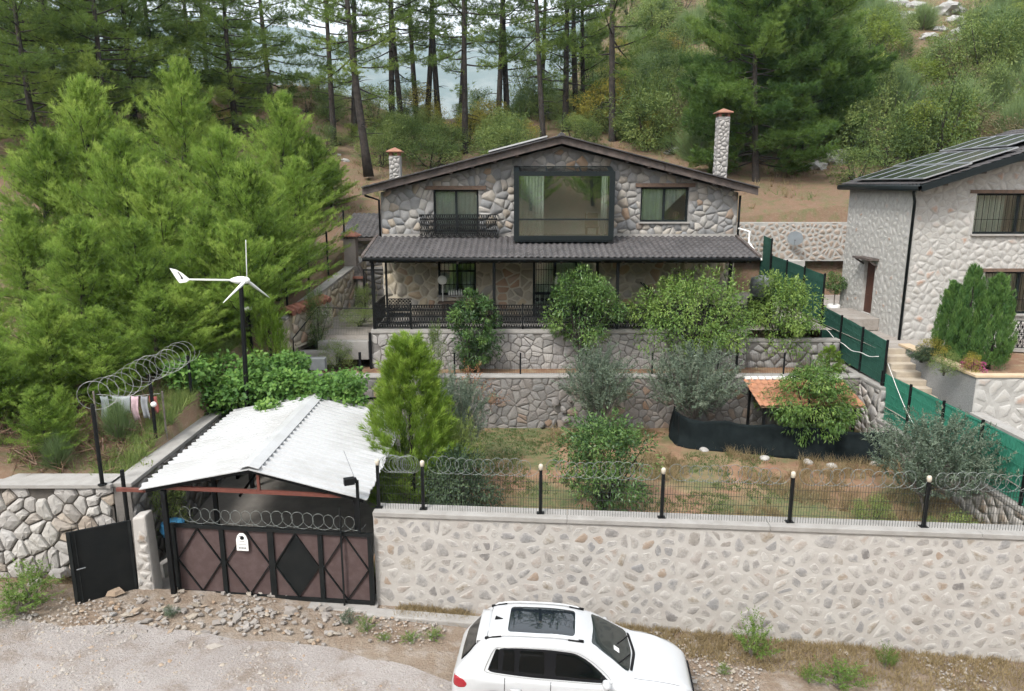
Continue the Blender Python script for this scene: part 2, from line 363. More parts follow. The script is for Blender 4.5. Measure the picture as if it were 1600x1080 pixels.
# the plot's own levels
def wall_y(x): return 15.0 - .0811*(x+3.09)
def flatn(z, amp=.05, s=.7): return lambda x, y: z + amp*nz(x, y, s, 6)
def gz(x, y): return .62 + .016*(y-16) + .06*nz(x, y, .6, 6)
sheet('garden', np.arange(-3.3, 12.51, .4), np.linspace(0, 1, 28), gz, G['garden'], warp=lambda X, Y: (X, (wall_y(X)+.2)*(1-Y) + 25.4*Y))
sheet('driveway', np.arange(-9.0, -3.29, .4), np.linspace(15.05, 25.4, 30), lambda x, y: float(np.interp(y, [15, 16.2, 20, 25], [.10, .22, .6, .7])) + (.0 if y < 15.3 else .02*nz(x, y, 1, 2)), G['concrete_dark'])
sheet('terrace', np.arange(-9.0, 12.5, .5), np.linspace(25.3, 27.3, 8), flatn(2.55, .06), G['terrace_soil'])
sheet('yard', np.arange(-9.0, 12.5, .5), np.linspace(27.05, 37.1, 20), lambda x, y: 4.0+.02*nz(x, y, .8, 2) if x > -5.0 else float(np.interp(y, [27, 29, 33, 37], [3.62, 3.9, 4.1, 4.3])) + .02*nz(x, y, .8), G['yard'])
sheet('neighbour_yard', np.arange(12.45, 46, .8), np.linspace(24.6, 37.1, 16), lambda x, y: 3.85, G['yard'])
sheet('neighbour_path', np.arange(12.45, 46, .8), np.linspace(13.0, 24.7, 16), lambda x, y: 2.05 + .0*x, G['yard'])

# far mountain across the valley
G['mountain'] = soil_mat('mountain_forest', [(.13, .16, .15), (.15, .175, .16), (.22, .235, .22), (.14, .16, .145)], (.004, .012, .06), .0)  # forest and limestone tones, paled in the colour to make up for thin haze
mx = np.arange(-2200, 2201, 50.); my = np.arange(380, 2081, 50.)
def mz(x, y):
    r = np.interp(y, [380, 700, 1000, 1500, 2000, 2600], [-60, -58, -20, 220, 450, 470])
    k = 1 + .22*noise.fractal((x*.0011+3.1, y*.0011, .5), 1, 2, 5) - .00005*abs(x+300)
    return float(r)*max(.4, k)
sheet('mountain', mx, my, mz, G['mountain'])
# air between here and the mountain
hm = bpy.data.materials.new('haze_air'); hm.use_nodes = True; t = hm.node_tree; t.nodes.clear()
pv = t.nodes.new('ShaderNodeVolumePrincipled'); pv.inputs['Color'].default_value = (.52, .78, 1.0, 1); pv.inputs['Density'].default_value = .00016; pv.inputs['Anisotropy'].default_value = 0.1
ho = t.nodes.new('ShaderNodeOutputMaterial'); t.links.new(pv.outputs[0], ho.inputs['Volume'])
HAZE = stuff(MB().bx(-2300, 2300, -150, 2120, -62, 640).build('haze', hm))

# ------------------------------------------------------------------ stone facing
def clip_half(poly, nx, ny, d):
    """keep nx*u+ny*v <= d"""
    out = []
    for i in range(len(poly)):
        a, b = poly[i], poly[(i+1) % len(poly)]
        da, db = nx*a[0]+ny*a[1]-d, nx*b[0]+ny*b[1]-d
        if da <= 0: out.append(a)
        if (da < 0 < db) or (db < 0 < da):
            k = da/(da-db); out.append((a[0]+(b[0]-a[0])*k, a[1]+(b[1]-a[1])*k))
    return out
def poly_planes(poly):
    A = sum(poly[i][0]*poly[(i+1) % len(poly)][1]-poly[(i+1) % len(poly)][0]*poly[i][1] for i in range(len(poly)))
    P = poly if A > 0 else poly[::-1]; out = []
    for i in range(len(P)):
        a, b = P[i], P[(i+1) % len(P)]; ex, ey = b[0]-a[0], b[1]-a[1]; l = math.hypot(ex, ey) or 1
        nx, ny = ey/l, -ex/l; out.append((nx, ny, nx*a[0]+ny*a[1]))
    return out
def facing(parent, mat, O, U, V, NRM, outline, size, joint=.03, holes=(), aspect=1.35, depth=.035, seed=1, name='stone', flat=.955, jit=.47, drop=.16, one=False, tilt=.06, core=.4, rough=False, rnds=(.06, .16)):
    """irregular stones filling a convex outline (u,v) on a wall plane; each stone its own object"""
    rnd = random.Random(seed); O, U, V, NRM = Vector(O), Vector(U), Vector(V), Vector(NRM)
    planes = poly_planes(outline); us = [p[0] for p in outline]; vs_ = [p[1] for p in outline]
    su, sv = size*aspect, size; pts = []; v = min(vs_)-sv*.3; row = 0
    while v < max(vs_)+sv:
        u = min(us)-su + (row % 2)*su/2
        while u < max(us)+su:
            if rnd.random() > drop: pts.append((u+rnd.uniform(-jit, jit)*su, v+rnd.uniform(-jit, jit)*sv))
            u += su
        v += sv; row += 1
    P = np.array(pts)
    big = MB(); bige = []; made = []
    for i, (u, v) in enumerate(pts):
        if any(a*u+b*v > d+.02 for a, b, d in planes): continue
        if any(h[0] < u < h[2] and h[1] < v < h[3] for h in holes): continue
        d2 = ((P[:, 0]-u)/aspect)**2 + (P[:, 1]-v)**2; nb = np.argsort(d2)[1:22]
        m = 3*size; poly = [(u-m, v-m), (u+m, v-m), (u+m, v+m), (u-m, v+m)]
        for k in nb:
            q = P[k]; ex, ey = q[0]-u, (q[1]-v); l = math.hypot(ex, ey)
            if l < 1e-6: continue
            nx, ny = ex/l, ey/l
            poly = clip_half(poly, nx, ny, nx*(u+q[0])/2+ny*(v+q[1])/2-joint/2)
            if len(poly) < 3: break
        if len(poly) < 3: continue
        for a, b, d in planes: poly = clip_half(poly, a, b, d-.004) if len(poly) > 2 else []
        for h in holes:
            if len(poly) < 3: break
            if max(p[0] for p in poly) < h[0] or min(p[0] for p in poly) > h[2] or max(p[1] for p in poly) < h[1] or min(p[1] for p in poly) > h[3]: continue
            gaps = [(h[0]-u, (1, 0, h[0])), (u-h[2], (-1, 0, -h[2])), (h[1]-v, (0, 1, h[1])), (v-h[3], (0, -1, -h[3]))]
            poly = clip_half(poly, *max(gaps, key=lambda g_: g_[0])[1])
        if len(poly) < 3: continue
        cx = sum(p[0] for p in poly)/len(poly); cy = sum(p[1] for p in poly)/len(poly)
        ar = abs(sum(poly[k][0]*poly[(k+1) % len(poly)][1]-poly[(k+1) % len(poly)][0]*poly[k][1] for k in range(len(poly))))/2
        if ar < (size*.22)**2: continue
        ring = []
        for k in range(len(poly)):
            a, b = poly[k], poly[(k+1) % len(poly)]
            if math.hypot(a[0]-b[0], a[1]-b[1]) < size*.06: continue
            c1, c2 = rnd.uniform(*rnds), rnd.uniform(*rnds)
            ring += [(a[0]+(b[0]-a[0])*c1, a[1]+(b[1]-a[1])*c1), (b[0]+(a[0]-b[0])*c2, b[1]+(a[1]-b[1])*c2)]
        if len(ring) < 4: continue
        n = len(ring); dz = depth*rnd.uniform(.6, 1.3); tu, tv = rnd.uniform(-tilt, tilt), rnd.uniform(-tilt, tilt)
        vv = [O+U*p[0]+V*p[1]-NRM*.012 for p in ring]
        for p in ring:
            k = flat*rnd.uniform(.95, 1.05); q = (cx+(p[0]-cx)*k, cy+(p[1]-cy)*k)
            vv.append(O+U*q[0]+V*q[1]+NRM*(dz*rnd.uniform(.82, 1.1)+(q[0]-cx)*tu+(q[1]-cy)*tv))
        vv.append(O+U*cx+V*cy+NRM*dz*rnd.uniform(.95, 1.08))
        ff = [(k, (k+1) % n, n+(k+1) % n, n+k) for k in range(n)] + [(n+k, n+(k+1) % n, 2*n) for k in range(n)]; ed = [1.]*n+[core]*n+[0.]
        if rough:      # one more uneven ring: broken faces
            vv.pop(); ed.pop(); ox, oy = rnd.uniform(-.2, .2), rnd.uniform(-.2, .2)
            for p in ring:
                k = rnd.uniform(.42, .66); q = (cx+(p[0]-cx)*k+ox*size*.4, cy+(p[1]-cy)*k+oy*size*.4)
                vv.append(O+U*q[0]+V*q[1]+NRM*(dz*rnd.uniform(1.15, 1.75)+(q[0]-cx)*tu+(q[1]-cy)*tv))
            vv.append(O+U*(cx+ox*size*.3)+V*(cy+oy*size*.3)+NRM*dz*1.6); ed += [.2]*n+[0.]
            ff = ff[:n]+[(n+k, n+(k+1) % n, 2*n+(k+1) % n, 2*n+k) for k in range(n)]+[(2*n+k, 2*n+(k+1) % n, 3*n) for k in range(n)]
        made.append((ar, vv, ff, ed))
    flip = U.cross(V).dot(NRM) < 0
    made.sort(key=lambda r: -r[0])
    for k, (ar, vv, ff, ed) in enumerate(made):
        if flip: ff = [f[::-1] for f in ff]
        if k < 290 and not one:
            me = bpy.data.meshes.new(name); me.from_pydata([tuple(p) for p in vv], [], ff)
            a = me.attributes.new('edge', 'FLOAT', 'POINT'); a.data.foreach_set('value', ed)
            me.materials.append(mat); me.polygons.foreach_set('use_smooth', [len(f) == 3 and not rough for f in ff])
            link(name, me, parent)
        else: big.add(vv, ff); bige += ed
    if big.v:
        me = bpy.data.meshes.new(name); me.from_pydata(big.v, [], big.f)
        a = me.attributes.new('edge', 'FLOAT', 'POINT'); a.data.foreach_set('value', bige); me.materials.append(mat)
        stuff(link('small_stones', me, parent))
    return len(made)
def holed(mb, O, U, V, NRM, outline, holes, thick):
    """wall slab with openings, front face on the plane"""
    O, U, V, NRM = Vector(O), Vector(U), Vector(V), Vector(NRM)
    us = sorted(set([min(p[0] for p in outline), max(p[0] for p in outline)] + [h[0] for h in holes] + [h[2] for h in holes]))
    for a, b in zip(us[:-1], us[1:]):
        hs_ = sorted([(h[1], h[3]) for h in holes if h[0] < (a+b)/2 < h[2]]); lo = -1e3
        for h0, h1 in hs_ + [(1e3, 1e3)]:
            poly = clip_half(clip_half(list(outline), 1, 0, b), -1, 0, -a)
            poly = clip_half(clip_half(poly, 0, 1, h0), 0, -1, -lo); lo = h1
            if len(poly) > 2: mb.prism([O+U*p[0]+V*p[1] for p in poly], -NRM*thick)
    return mb
X3, Y3, Z3 = Vector((1, 0, 0)), Vector((0, 1, 0)), Vector((0, 0, 1))
# ------------------------------------------------------------------ main house
HX0, HX1, HY, HB = -5.18, 8.92, 29.6, 37.4
PKX, PKZ, EVZ, FLZ = 1.9, 10.78, 9.02, 4.05
house = thing('stone_house', 'grey two-storey stone house with low gable roof, tiled porch and glazed bay', 'house', (PKX, 33, FLZ))
gable = [(HX0, FLZ), (HX1, FLZ), (HX1, EVZ), (PKX, PKZ), (HX0, EVZ)]
W_L = (-3.1, 7.35, -1.32, 9.12); W_R = (5.08, 7.87, 6.97, 9.22); BAY = (.2, 7.27, 3.78, 9.7)
W_P = (-2.98, 4.93, -1.45, 6.62); DOOR = (.84, FLZ, 3.5, 6.55)
holes = [W_L, W_R, BAY, W_P, DOOR]
wl = MB(); holed(wl, (0, HY, 0), X3, Z3, (0, -1, 0), gable, holes, .35)
wl.bx(HX0, HX0+.35, HY+.353, HB, FLZ, EVZ); wl.bx(HX1-.35, HX1, HY+.353, HB, FLZ, EVZ); wl.bx(HX0, HX1, HB-.3, HB+.05, FLZ, EVZ)
wl.prism([(HX0, HB-.31, EVZ), (HX1, HB-.31, EVZ), (PKX, HB-.31, PKZ)], (0, .3, 0))
wall = wl.build('wall', G['house_mortar'], house)
PJ = 7.28       # where the porch roof meets the wall
MB().bx(HX0+.36, HX1-.36, HY+.36, HB-.32, 6.85, 7.0).build('upper_floor', G['plaster'], house)
MB().bx(HX0+.36, HX1-.36, HY+3.0, HY+3.1, FLZ, 6.84).add([], []).bx(HX0+.36, HX1-.36, HY+3.2, HY+3.3, 7.01, EVZ+.2).build('inner_wall', G['plaster'], house)
up = [(HX0, PJ), (HX1, PJ), (HX1, EVZ), (PKX, PKZ), (HX0, EVZ)]
facing(wall, G['house_stone'], (0, HY-.002, 0), X3, Z3, (0, -1, 0), up, .235, .018, [W_L, W_R, BAY], aspect=1.25, seed=11, depth=.012, drop=.24, jit=.5)
lo = [(HX0, FLZ), (HX1, FLZ), (HX1, 6.9), (HX0, 6.9)]
facing(wall, G['porch_stone'], (0, HY-.006, 0), X3, Z3, (0, -1, 0), lo, .31, .055, [W_P, DOOR], aspect=1.3, seed=12, depth=.01)
lm = MB(); holed(lm, (0, HY-.004, 0), X3, Z3, (0, -1, 0), lo, [W_P, DOOR], .003); lm.build('porch_wall_render', G['porch_mortar'], house)
# side wall stones (right side seen past the fence, left side above the outbuilding)
facing(wall, G['house_stone'], (HX1+.002, 0, 0), Y3, Z3, (1, 0, 0), [(HY, FLZ), (HB, FLZ), (HB, EVZ), (HY, EVZ)], .5, .03, seed=13, one=True)
facing(wall, G['house_stone'], (HX0-.002, 0, 0), Y3, Z3, (-1, 0, 0), [(HY, FLZ), (HB, FLZ), (HB, EVZ), (HY, EVZ)], .5, .03, seed=14, one=True)

def window(parent, r, y, mull=1, bar=None, frame=.075, glass=None, curtain=None, sill=True, lintel=None, name='window', dep=.14):
    x0, z0, x1, z1 = r
    f = MB().bx(x0, x0+frame, y, y+.09, z0, z1).bx(x1-frame, x1, y, y+.09, z0, z1).bx(x0+frame, x1-frame, y, y+.09, z1-frame, z1).bx(x0+frame, x1-frame, y, y+.09, z0, z0+frame)
    for k in range(mull):
        xm = x0+(x1-x0)*(k+1)/(mull+1); f.bx(xm-.045, xm+.045, y+.003, y+.087, z0+frame, z1-frame)
    if bar: f.bx(x0+frame, x1-frame, y+.006, y+.084, bar-.03, bar+.03)
    o = f.build(name, G['anthracite'], parent)
    n = mull+1
    for k in range(n):
        a = x0+(x1-x0)*k/n+.046; b = x0+(x1-x0)*(k+1)/n-.046
        MB().bx(a, b, y+.04, y+.05, z0+frame-.005, z1-frame+.005).build('pane', glass or G['glass'], o)
    if sill: MB().bx(x0-.06, x1+.06, y-dep-.08, y+.02, z0-.06, z0-.002).build('sill', G['concrete'], o)
    if lintel: MB().bx(x0-lintel, x1+lintel, HY-.075, HY+.02, z1+.004, z1+.15).build('lintel', G['wood_old'], o)
    if curtain:
        for (a, b) in curtain: drape(o, a, b, y+.17, z0+.03, z1-.03)
    return o
def drape(parent, x0, x1, y, z0, z1, n=None, mat='curtain', bottom=None):
    n = n or max(8, int((x1-x0)/.05)); mb = MB(); vs_ = []; 
    for i in range(n+1):
        x = x0+(x1-x0)*i/n; yy = y+.03*math.sin(i*1.9)+.012*math.sin(i*.7)
        zb = z0 if bottom is None else bottom(i/n)
        vs_ += [(x, yy, zb), (x, yy, z1), (x, yy+.012, z1), (x, yy+.012, zb)]
    fs = []
    for i in range(n):
        for k in range(4): fs.append((4*i+k, 4*i+(k+1) % 4, 4*i+4+(k+1) % 4, 4*i+4+k))
    mb.add(vs_, fs); return mb.build('curtain', G[mat], parent)
G['wood_old'] = plain('old_lintel', (.16, .105, .075), (.10, .07, .055), 6, .85)
window(house, W_L, HY+.12, 1, curtain=[(-3.05, -2.2), (-2.18, -1.38)], lintel=.3, sill=False)
wr = window(house, W_R, HY+.12, 1, lintel=.22)
drape(wr, 5.15, 5.98, HY+.28, 7.9, 9.15)
drape(wr, 6.05, 6.9, HY+.3, 7.9, 9.15, bottom=lambda f: 8.2+.85*f)
bk = MB().lathe((6.6, HY+.5, 7.95), [(.09, 0), (.12, .08), (.12, .26), (.1, .3)], 12).build('wicker_basket', G['wood'])
tag(bk, 'tan wicker basket standing inside the upper window beside the bay', 'basket')
wp = window(house, W_P, HY+.12, 1, bar=5.9, sill=True)
drape(wp, -2.85, -2.3, HY+.45, 5.0, 6.55); drape(wp, -2.05, -1.6, HY+.45, 5.0, 6.55)
gr = MB()
for k in range(9): gr.tube([(-2.9+k*.175, HY+.07, 4.97), (-2.9+k*.175, HY+.07, 6.6)], .008, 4)
gr.bx(-2.97, -1.46, HY+.062, HY+.078, 5.35, 5.37); gr.bx(-2.97, -1.46, HY+.062, HY+.078, 6.2, 6.22); gr.build('window_grille', G['black'], house)
# front door: dark double leaf with iron lattice
dr = MB().bx(.84, .94, HY+.1, HY+.2, FLZ, 6.55).bx(3.4, 3.5, HY+.1, HY+.2, FLZ, 6.55).bx(.94, 3.4, HY+.1, HY+.2, 6.45, 6.55).bx(1.7, 1.79, HY+.1, HY+.2, FLZ, 6.45).bx(2.55, 2.63, HY+.1, HY+.2, FLZ, 6.45).bx(.94, 1.7, HY+.11, HY+.19, FLZ+.9, FLZ+1.0).build('door', G['anthracite'], house)
for a, b in ((.945, 1.695), (1.795, 2.545), (2.635, 3.395)): MB().bx(a, b, HY+.14, HY+.15, FLZ+.02, 6.44).build('pane', G['glass'], dr)
lt = MB()
for k in range(8): lt.tube([(.98+k*.1, HY+.07, FLZ+.05), (.98+k*.1, HY+.07, 6.44)], .009, 4)
for z in (FLZ+.1, FLZ+.5, FLZ+.9, FLZ+1.3, FLZ+1.9): lt.bx(.95, 1.72, HY+.06, HY+.08, z, z+.02)
for k in range(4):
    for j in range(2): lt.lathe((1.03+k*.2, HY+.07, FLZ+.3+j*.4), [(.07, -.008), (.085, -.008), (.085, .008), (.07, .008)], 10, 'y')
lt.build('door_grille', G['black'], dr)
drape(dr, 1.85, 2.5, HY+.5, FLZ+.05, 6.4); drape(dr, .98, 1.65, HY+.5, FLZ+.05, 6.4)
# bay window box
by0, bzt, bzb, bx0, bx1 = 28.2, 9.8, 7.26, .07, 3.86
bay = MB()
c = .2
for x in (bx0, bx1-c): bay.bx(x, x+c, by0, by0+c, bzb, bzt)
bay.bx(bx0+c, bx1-c, by0, by0+c, bzb, bzb+.16).bx(bx0+c, bx1-c, by0, by0+c, bzt-.17, bzt).bx(bx0+c, bx1-c, by0+.02, by0+.09, 8.0, 8.06)
for x in (bx0, bx1-c):
    bay.bx(x, x+c, by0+c, HY-.02, bzb, bzb+.14)
    bay.bar((x+c/2, by0+c, bzt-.07), (x+c/2, HY-.02, bzt+.16), c, .13)
bay.bx(bx0+c, bx1-c, HY-.16, HY-.02, bzt+.1, bzt+.22)
for x in (1.32, 2.6): bay.bar((x, by0+c, bzt-.05), (x, HY-.1, bzt+.17), .07, .08)
bay = bay.build('bay_window', G['anthracite'], house)
MB().bx(bx0+c-.01, bx1-c+.01, by0+.045, by0+.057, bzb+.15, 8.005).build('pane', G['bay_glass'], bay)
MB().bx(bx0+c-.01, bx1-c+.01, by0+.045, by0+.057, 8.055, bzt-.165).build('pane', G['bay_glass'], bay)
for x in (bx0+.05, bx1-.062): MB().bx(x, x+.012, by0+c-.01, HY-.01, bzb+.13, bzt-.1).build('pane', G['bay_glass'], bay)
for a, b in ((bx0+c, 1.285), (1.355, 2.565), (2.635, bx1-c)): MB().prism([(a, by0+c-.01, bzt-.03), (b, by0+c-.01, bzt-.03), (b, HY-.15, bzt+.19), (a, HY-.15, bzt+.19)], (0, 0, .012)).build('roof_pane', G['glass'], bay)
MB().bx(bx0+.02, bx1-.02, by0+.02, HY-.005, bzb-.07, bzb-.003).build('bay_floor', G['anthracite'], bay)
for x in (bx0+.15, bx1-.3): MB().bx(x, x+.12, by0+.1, HY-.01, bzb-.3, bzb-.073).build('bracket', G['black'], bay)
MB().bx(bx0+.3, bx1-.3, by0+.3, HY-.02, bzb-.34, bzb-.075).build('under_gap_shade', G['black'], bay)  # black block put in as the shade of the gap below the bay
drape(bay, .3, 1.25, HY-.1, 7.2, 9.7, 26); drape(bay, 3.5, 3.75, HY-.1, 7.2, 9.7, 8)
MB().bx(.25, 3.75, HY+1.8, HY+1.9, 7.0, 9.6).build('room_partition', G['plaster'], house)
# things inside the bay
ch = MB().bx(0, .5, 0, .5, .40, .46).bx(0, .5, .46, .5, .46, .95)
for a in (.02, .44):
    for b in (.02, .44): ch.bx(a, a+.04, b, b+.04, 0, .4)
cho = ch.build('wooden_chair', G['wood']); cho.location = (2.85, by0+.45, bzb+.02); tag(cho, 'reddish wooden chair standing behind the glass of the bay', 'chair')
lampo = MB().lathe((0, 0, 0), [(.05, 0), (.05, .02), (.02, .04), (.015, .2), (.04, .25), (.0, .34)], 8).build('white_figurine', G['white']); lampo.location = (2.85, by0+.25, 8.06); lampo.scale = (.8, .8, .8); tag(lampo, 'small white figurine on the rail inside the bay window', 'figurine')

# balcony railing in front of the upper window
def ornate(mb, x0, x1, y, z0, z1, d=.03, dens=.1):
    """cast-iron ornament panel on the plane y: rails, bars, crossed lenses and rings"""
    mb.bx(x0, x1, y-d/2, y+d/2, z1-.035, z1).bx(x0, x1, y-d/2, y+d/2, z0, z0+.035)
    zm = (z0+z1)/2; mb.bx(x0, x1, y-d/3, y+d/3, zm-.075, zm-.055).bx(x0, x1, y-d/3, y+d/3, zm+.055, zm+.075)
    n = max(2, int((x1-x0)/dens)); s = (x1-x0)/n
    for k in range(n):
        xa, xb = x0+k*s, x0+(k+1)*s; xm = (xa+xb)/2
        if k: mb.bx(xa-.01, xa+.01, y-.008, y+.008, z0+.035, z1-.035)
        for (a, b) in ((z0+.035, zm-.075), (zm+.075, z1-.035)):
            mb.bar((xa+.008, y, a), (xm, y, (a+b)/2), .02, .016); mb.bar((xb-.008, y, a), (xm, y, (a+b)/2), .02, .016)
            mb.bar((xa+.008, y, b), (xm, y, (a+b)/2), .02, .016); mb.bar((xb-.008, y, b), (xm, y, (a+b)/2), .02, .016)
            mb.lathe((xm, y, (a+b)/2), [(.012, -.01), (.04, -.01), (.04, .01), (.012, .01)], 8, 'y')
        mb.lathe((xm, y, zm), [(.022, -.008), (.042, -.008), (.042, .008), (.022, .008)], 8, 'y')
    return mb
bal = ornate(MB(), -3.62, -.56, HY-.45, 7.36, 8.18, dens=.09)
for x in (-3.62, -2.1, -.58): bal.bx(x, x+.04, HY-.44, HY-.01, 8.12, 8.16).bx(x, x+.04, HY-.44, HY-.01, 7.36, 7.4)
bal.build('balcony_railing', G['black'], house)

# roofs
def tile_field(O, A, Bv, la, lb, pitch=.24, row=.34, amp=.035, step=.025, sub=6):
    """wavy tiles: A along the eave, Bv down the slope"""
    O, A, Bv = Vector(O), Vector(A).normalized(), Vector(Bv).normalized(); Nn = A.cross(Bv).normalized()
    if Nn.z < 0: Nn = -Nn
    nc = int(la/pitch*sub); rows = int(math.ceil(lb/row)); V = []; F = []
    for r in range(rows):
        b0, b1 = r*row, min(lb, (r+1)*row+.03); base = len(V)
        for b, hgt_ in ((b0, 0.), (b1, step), (b1, step-.03)):
            for k in range(nc+1):
                a = la*k/nc; ph = (a/pitch) % 1
                wv = amp*(math.sin(math.pi*ph/.62) if ph < .62 else -.35*math.sin(math.pi*(ph-.62)/.38))
                V.append(O+A*a+Bv*b+Nn*(hgt_+wv))
        for j in range(2):
            for k in range(nc):
                q = base+j*(nc+1)+k; F.append((q, q+1, q+nc+2, q+nc+1))
    return V, F
def tiles(name, mat, parent, *a, **k):
    V, F = tile_field(*a, **k); o = link(name, mesh_np(name, np.array([tuple(v) for v in V]), np.array(F), mat, True), parent); return stuff(o)
RX0, RX1, RY0, RY1 = -5.78, 9.5, 28.98, 37.9
RE, RP = 9.05, 10.98     # underside eave and ridge heights
rf = MB()
for xe in (RX0, RX1): rf.prism([(xe, RY0+.1, RE), (PKX, RY0+.1, RP), (PKX, RY0+.1, RP+.12), (xe, RY0+.1, RE+.12)], (0, RY1-RY0-.1, 0))
roof = rf.build('roof', G['fascia'], house)
for xe in (RX0, RX1):
    d = Vector((xe-PKX, 0, RE-RP)); tiles('roof_tiles', G['tile_dark'], roof, (PKX, RY0+.06, RP+.15), (0, 1, 0), d, RY1-RY0-.06, d.length)
    # weathered barge boards, two lengths each
    for a, b in ((0, .52), (.522, 1)):
        p, q = Vector((PKX, RY0, RP-.02))+d*a, Vector((PKX, RY0, RP-.02))+d*b
        MB().prism([p+Vector((0, 0, -.12)), q+Vector((0, 0, -.12)), q+Vector((0, 0, .16)), p+Vector((0, 0, .16))], (0, .06, 0)).build('barge_board', G['fascia'], roof, bevel=.012)
    MB().bar(Vector((PKX, RY0-.05, RP+.165)), Vector((PKX, RY0-.05, RP+.165))+d, .16, .04).build('verge_trim', G['tile_dark'], roof)
    for k in range(1, 9):
        p = Vector((PKX, 0, RP-.09))+d*(k/9)
        if abs(p.x-2) > 1.6: MB().bx(p.x-.06, p.x+.06, RY0+.07, HY-.02, p.z-.1, p.z+.02).build('rafter_end', G['fascia'], roof)
rdg = MB()
for k in range(22): rdg.tube([(PKX, RY0-.05+k*.41, RP+.16), (PKX, RY0+.38+k*.41, RP+.175)], [.11, .13], 8)
stuff(rdg.build('ridge_tiles', G['tile_dark'], roof))
# thermal panel lying on the roof's near slope
d = Vector((RX0-PKX, 0, RE-RP)).normalized(); sp = MB(); p0 = Vector((PKX, RY0+.5, RP+.27))+d*.55
sp.prism([p0, p0+d*2.35, p0+d*2.35+Vector((0, 0, .06)), p0+Vector((0, 0, .06))], (0, 1.6, 0))
tag(sp.build('roof_panel', G['white_steel']), 'pale flat panel lying on the stone house roof beside the ridge', 'solar panel')
def chimney(x, y, w, z0, z1, seed):
    c_ = MB().bx(x-w/2, x+w/2, y-w/2, y+w/2, z0, z1).build('chimney', G['house_mortar'], roof)
    for O_, U_, NN in (((x, y-w/2-.002, 0), X3, (0, -1, 0)), ((x-w/2-.002, y, 0), Y3, (-1, 0, 0))):
        facing(c_, G['chim_stone'], O_, U_, Z3, NN, [(-w/2+.01, z0+.1), (w/2-.01, z0+.1), (w/2-.01, z1-.02), (-w/2+.01, z1-.02)], .15, .022, seed=seed, depth=.012, aspect=1.1)
    for a in (-1, 1):
        for b in (-1, 1): MB().box((x+a*(w/2-.06), y+b*(w/2-.06), z1+.07), (.1, .1, .14)).build('cap_leg', G['tile_red'], c_)
    e = w/2+.1; MB().add([(x-e, y-e, z1+.14), (x+e, y-e, z1+.14), (x+e, y+e, z1+.14), (x-e, y+e, z1+.14), (x-e, y-e, z1+.18), (x+e, y-e, z1+.18), (x+e, y+e, z1+.18), (x-e, y+e, z1+.18), (x, y, z1+.34)], [(0, 3, 2, 1), (0, 1, 5, 4), (1, 2, 6, 5), (2, 3, 7, 6), (3, 0, 4, 7), (4, 5, 8), (5, 6, 8), (6, 7, 8), (7, 4, 8)]).build('cap', G['tile_cap'], c_)
G['chim_stone'] = stonemat('chimney_stone', [(0, (.26, .25, .245)), (.4, (.36, .345, .33)), (.7, (.30, .29, .28)), (1, (.4, .385, .37))], .5, (.33, .315, .3)); G['tile_cap'] = plain('cap_tile', (.3, .15, .095), (.22, .11, .075), 4, .85)
chimney(-4.72, 30.7, .44, 9.2, 10.45, 31); chimney(8.58, 31.2, .46, 9.1, 12.0, 32)
# gutters and downpipes
def pipe(pts, r, mat, parent, name='downpipe', n=8): return MB().tube(pts, r, n).build(name, G[mat], parent, True)
pipe([(RX0+.05, RY0+.3, 8.98), (RX0+.05, RY0+.3, 8.9), (HX0-.06, HY-.06, 8.72), (HX0-.06, HY-.06, 7.3)], .045, 'black', house)
pipe([(HX1+.06, HY-.06, 8.9), (HX1+.06, HY-.06, 7.2)], .045, 'black', house)
pipe([(8.98, HY-.1, 7.62), (9.3, HY-.5, 7.52), (9.3, HY-.5, 7.1), (9.2, 27.2, 6.6)], .035, 'white', house, 'white_pipe')

# porch
PX0, PX1, PY0, PEZ = -5.32, 8.86, 26.55, 6.74
pd = Vector((0, PY0-HY, PEZ-PJ)); 
porch_roof = MB().prism([(PX0, HY-.01, PJ-.12), (PX0, PY0, PEZ-.12), (PX0, PY0, PEZ-.02), (PX0, HY-.01, PJ-.02)], (PX1-PX0, 0, 0)).build('porch_roof', G['fascia'], house)
tiles('roof_tiles', G['tile_dark'], porch_roof, (PX0-.03, HY-.02, PJ+.02), (1, 0, 0), pd, PX1-PX0+.06, pd.length+.05, pitch=.23, amp=.042, step=.03)
MB().bx(HX0, HX1, HY-.07, HY-.045, PJ-.02, PJ+.12).build('flashing', G['concrete'], porch_roof)
for x in (PX0-.06, PX1+.06): MB().bar((x, HY-.02, PJ+.05), (x, PY0-.03, PEZ+.05), .1, .09).build('verge_trim', G['fascia'], porch_roof)
MB().tube([(PX0-.05, PY0-.08, PEZ-.05), (PX1+.05, PY0-.08, PEZ-.05)], .07, 8).build('gutter', G['black'], porch_roof, True)
MB().bx(PX0+.1, PX1-.1, 26.95, 27.05, 6.52, 6.66).build('porch_beam', G['black'], house)
for k in range(19):
    x = PX0+.35+k*.75; MB().bar((x, HY-.03, PJ-.18), (x, PY0+.05, PEZ-.17), .07, .1).build('rafter', G['fascia'], porch_roof)
for px in (583, 772, 965, 1140):
    x = at(px, 440, Y=27.0).x; MB().bx(x-.055, x+.055, 26.945, 27.055, FLZ, 6.52).build('column', G['black'], house)
MB().bx(-5.0, -4.92, 28.9, 28.98, FLZ, 6.8).build('column', G['black'], house)
MB().bx(-5.25, 8.75, 26.86, HY-.01, FLZ-.14, FLZ).build('porch_floor', G['concrete'], house)
rail = None
n = 10; x0, x1 = -5.14, 8.7; s = (x1-x0)/n
me = ornate(MB(), .03, s-.03, 0, .06, .92, dens=.09).mesh('railing_panel', G['black'])
for k in range(n):
    o = link('railing_panel', me, house); o.location = -wt(house)+Vector((x0+k*s, 26.95, FLZ))
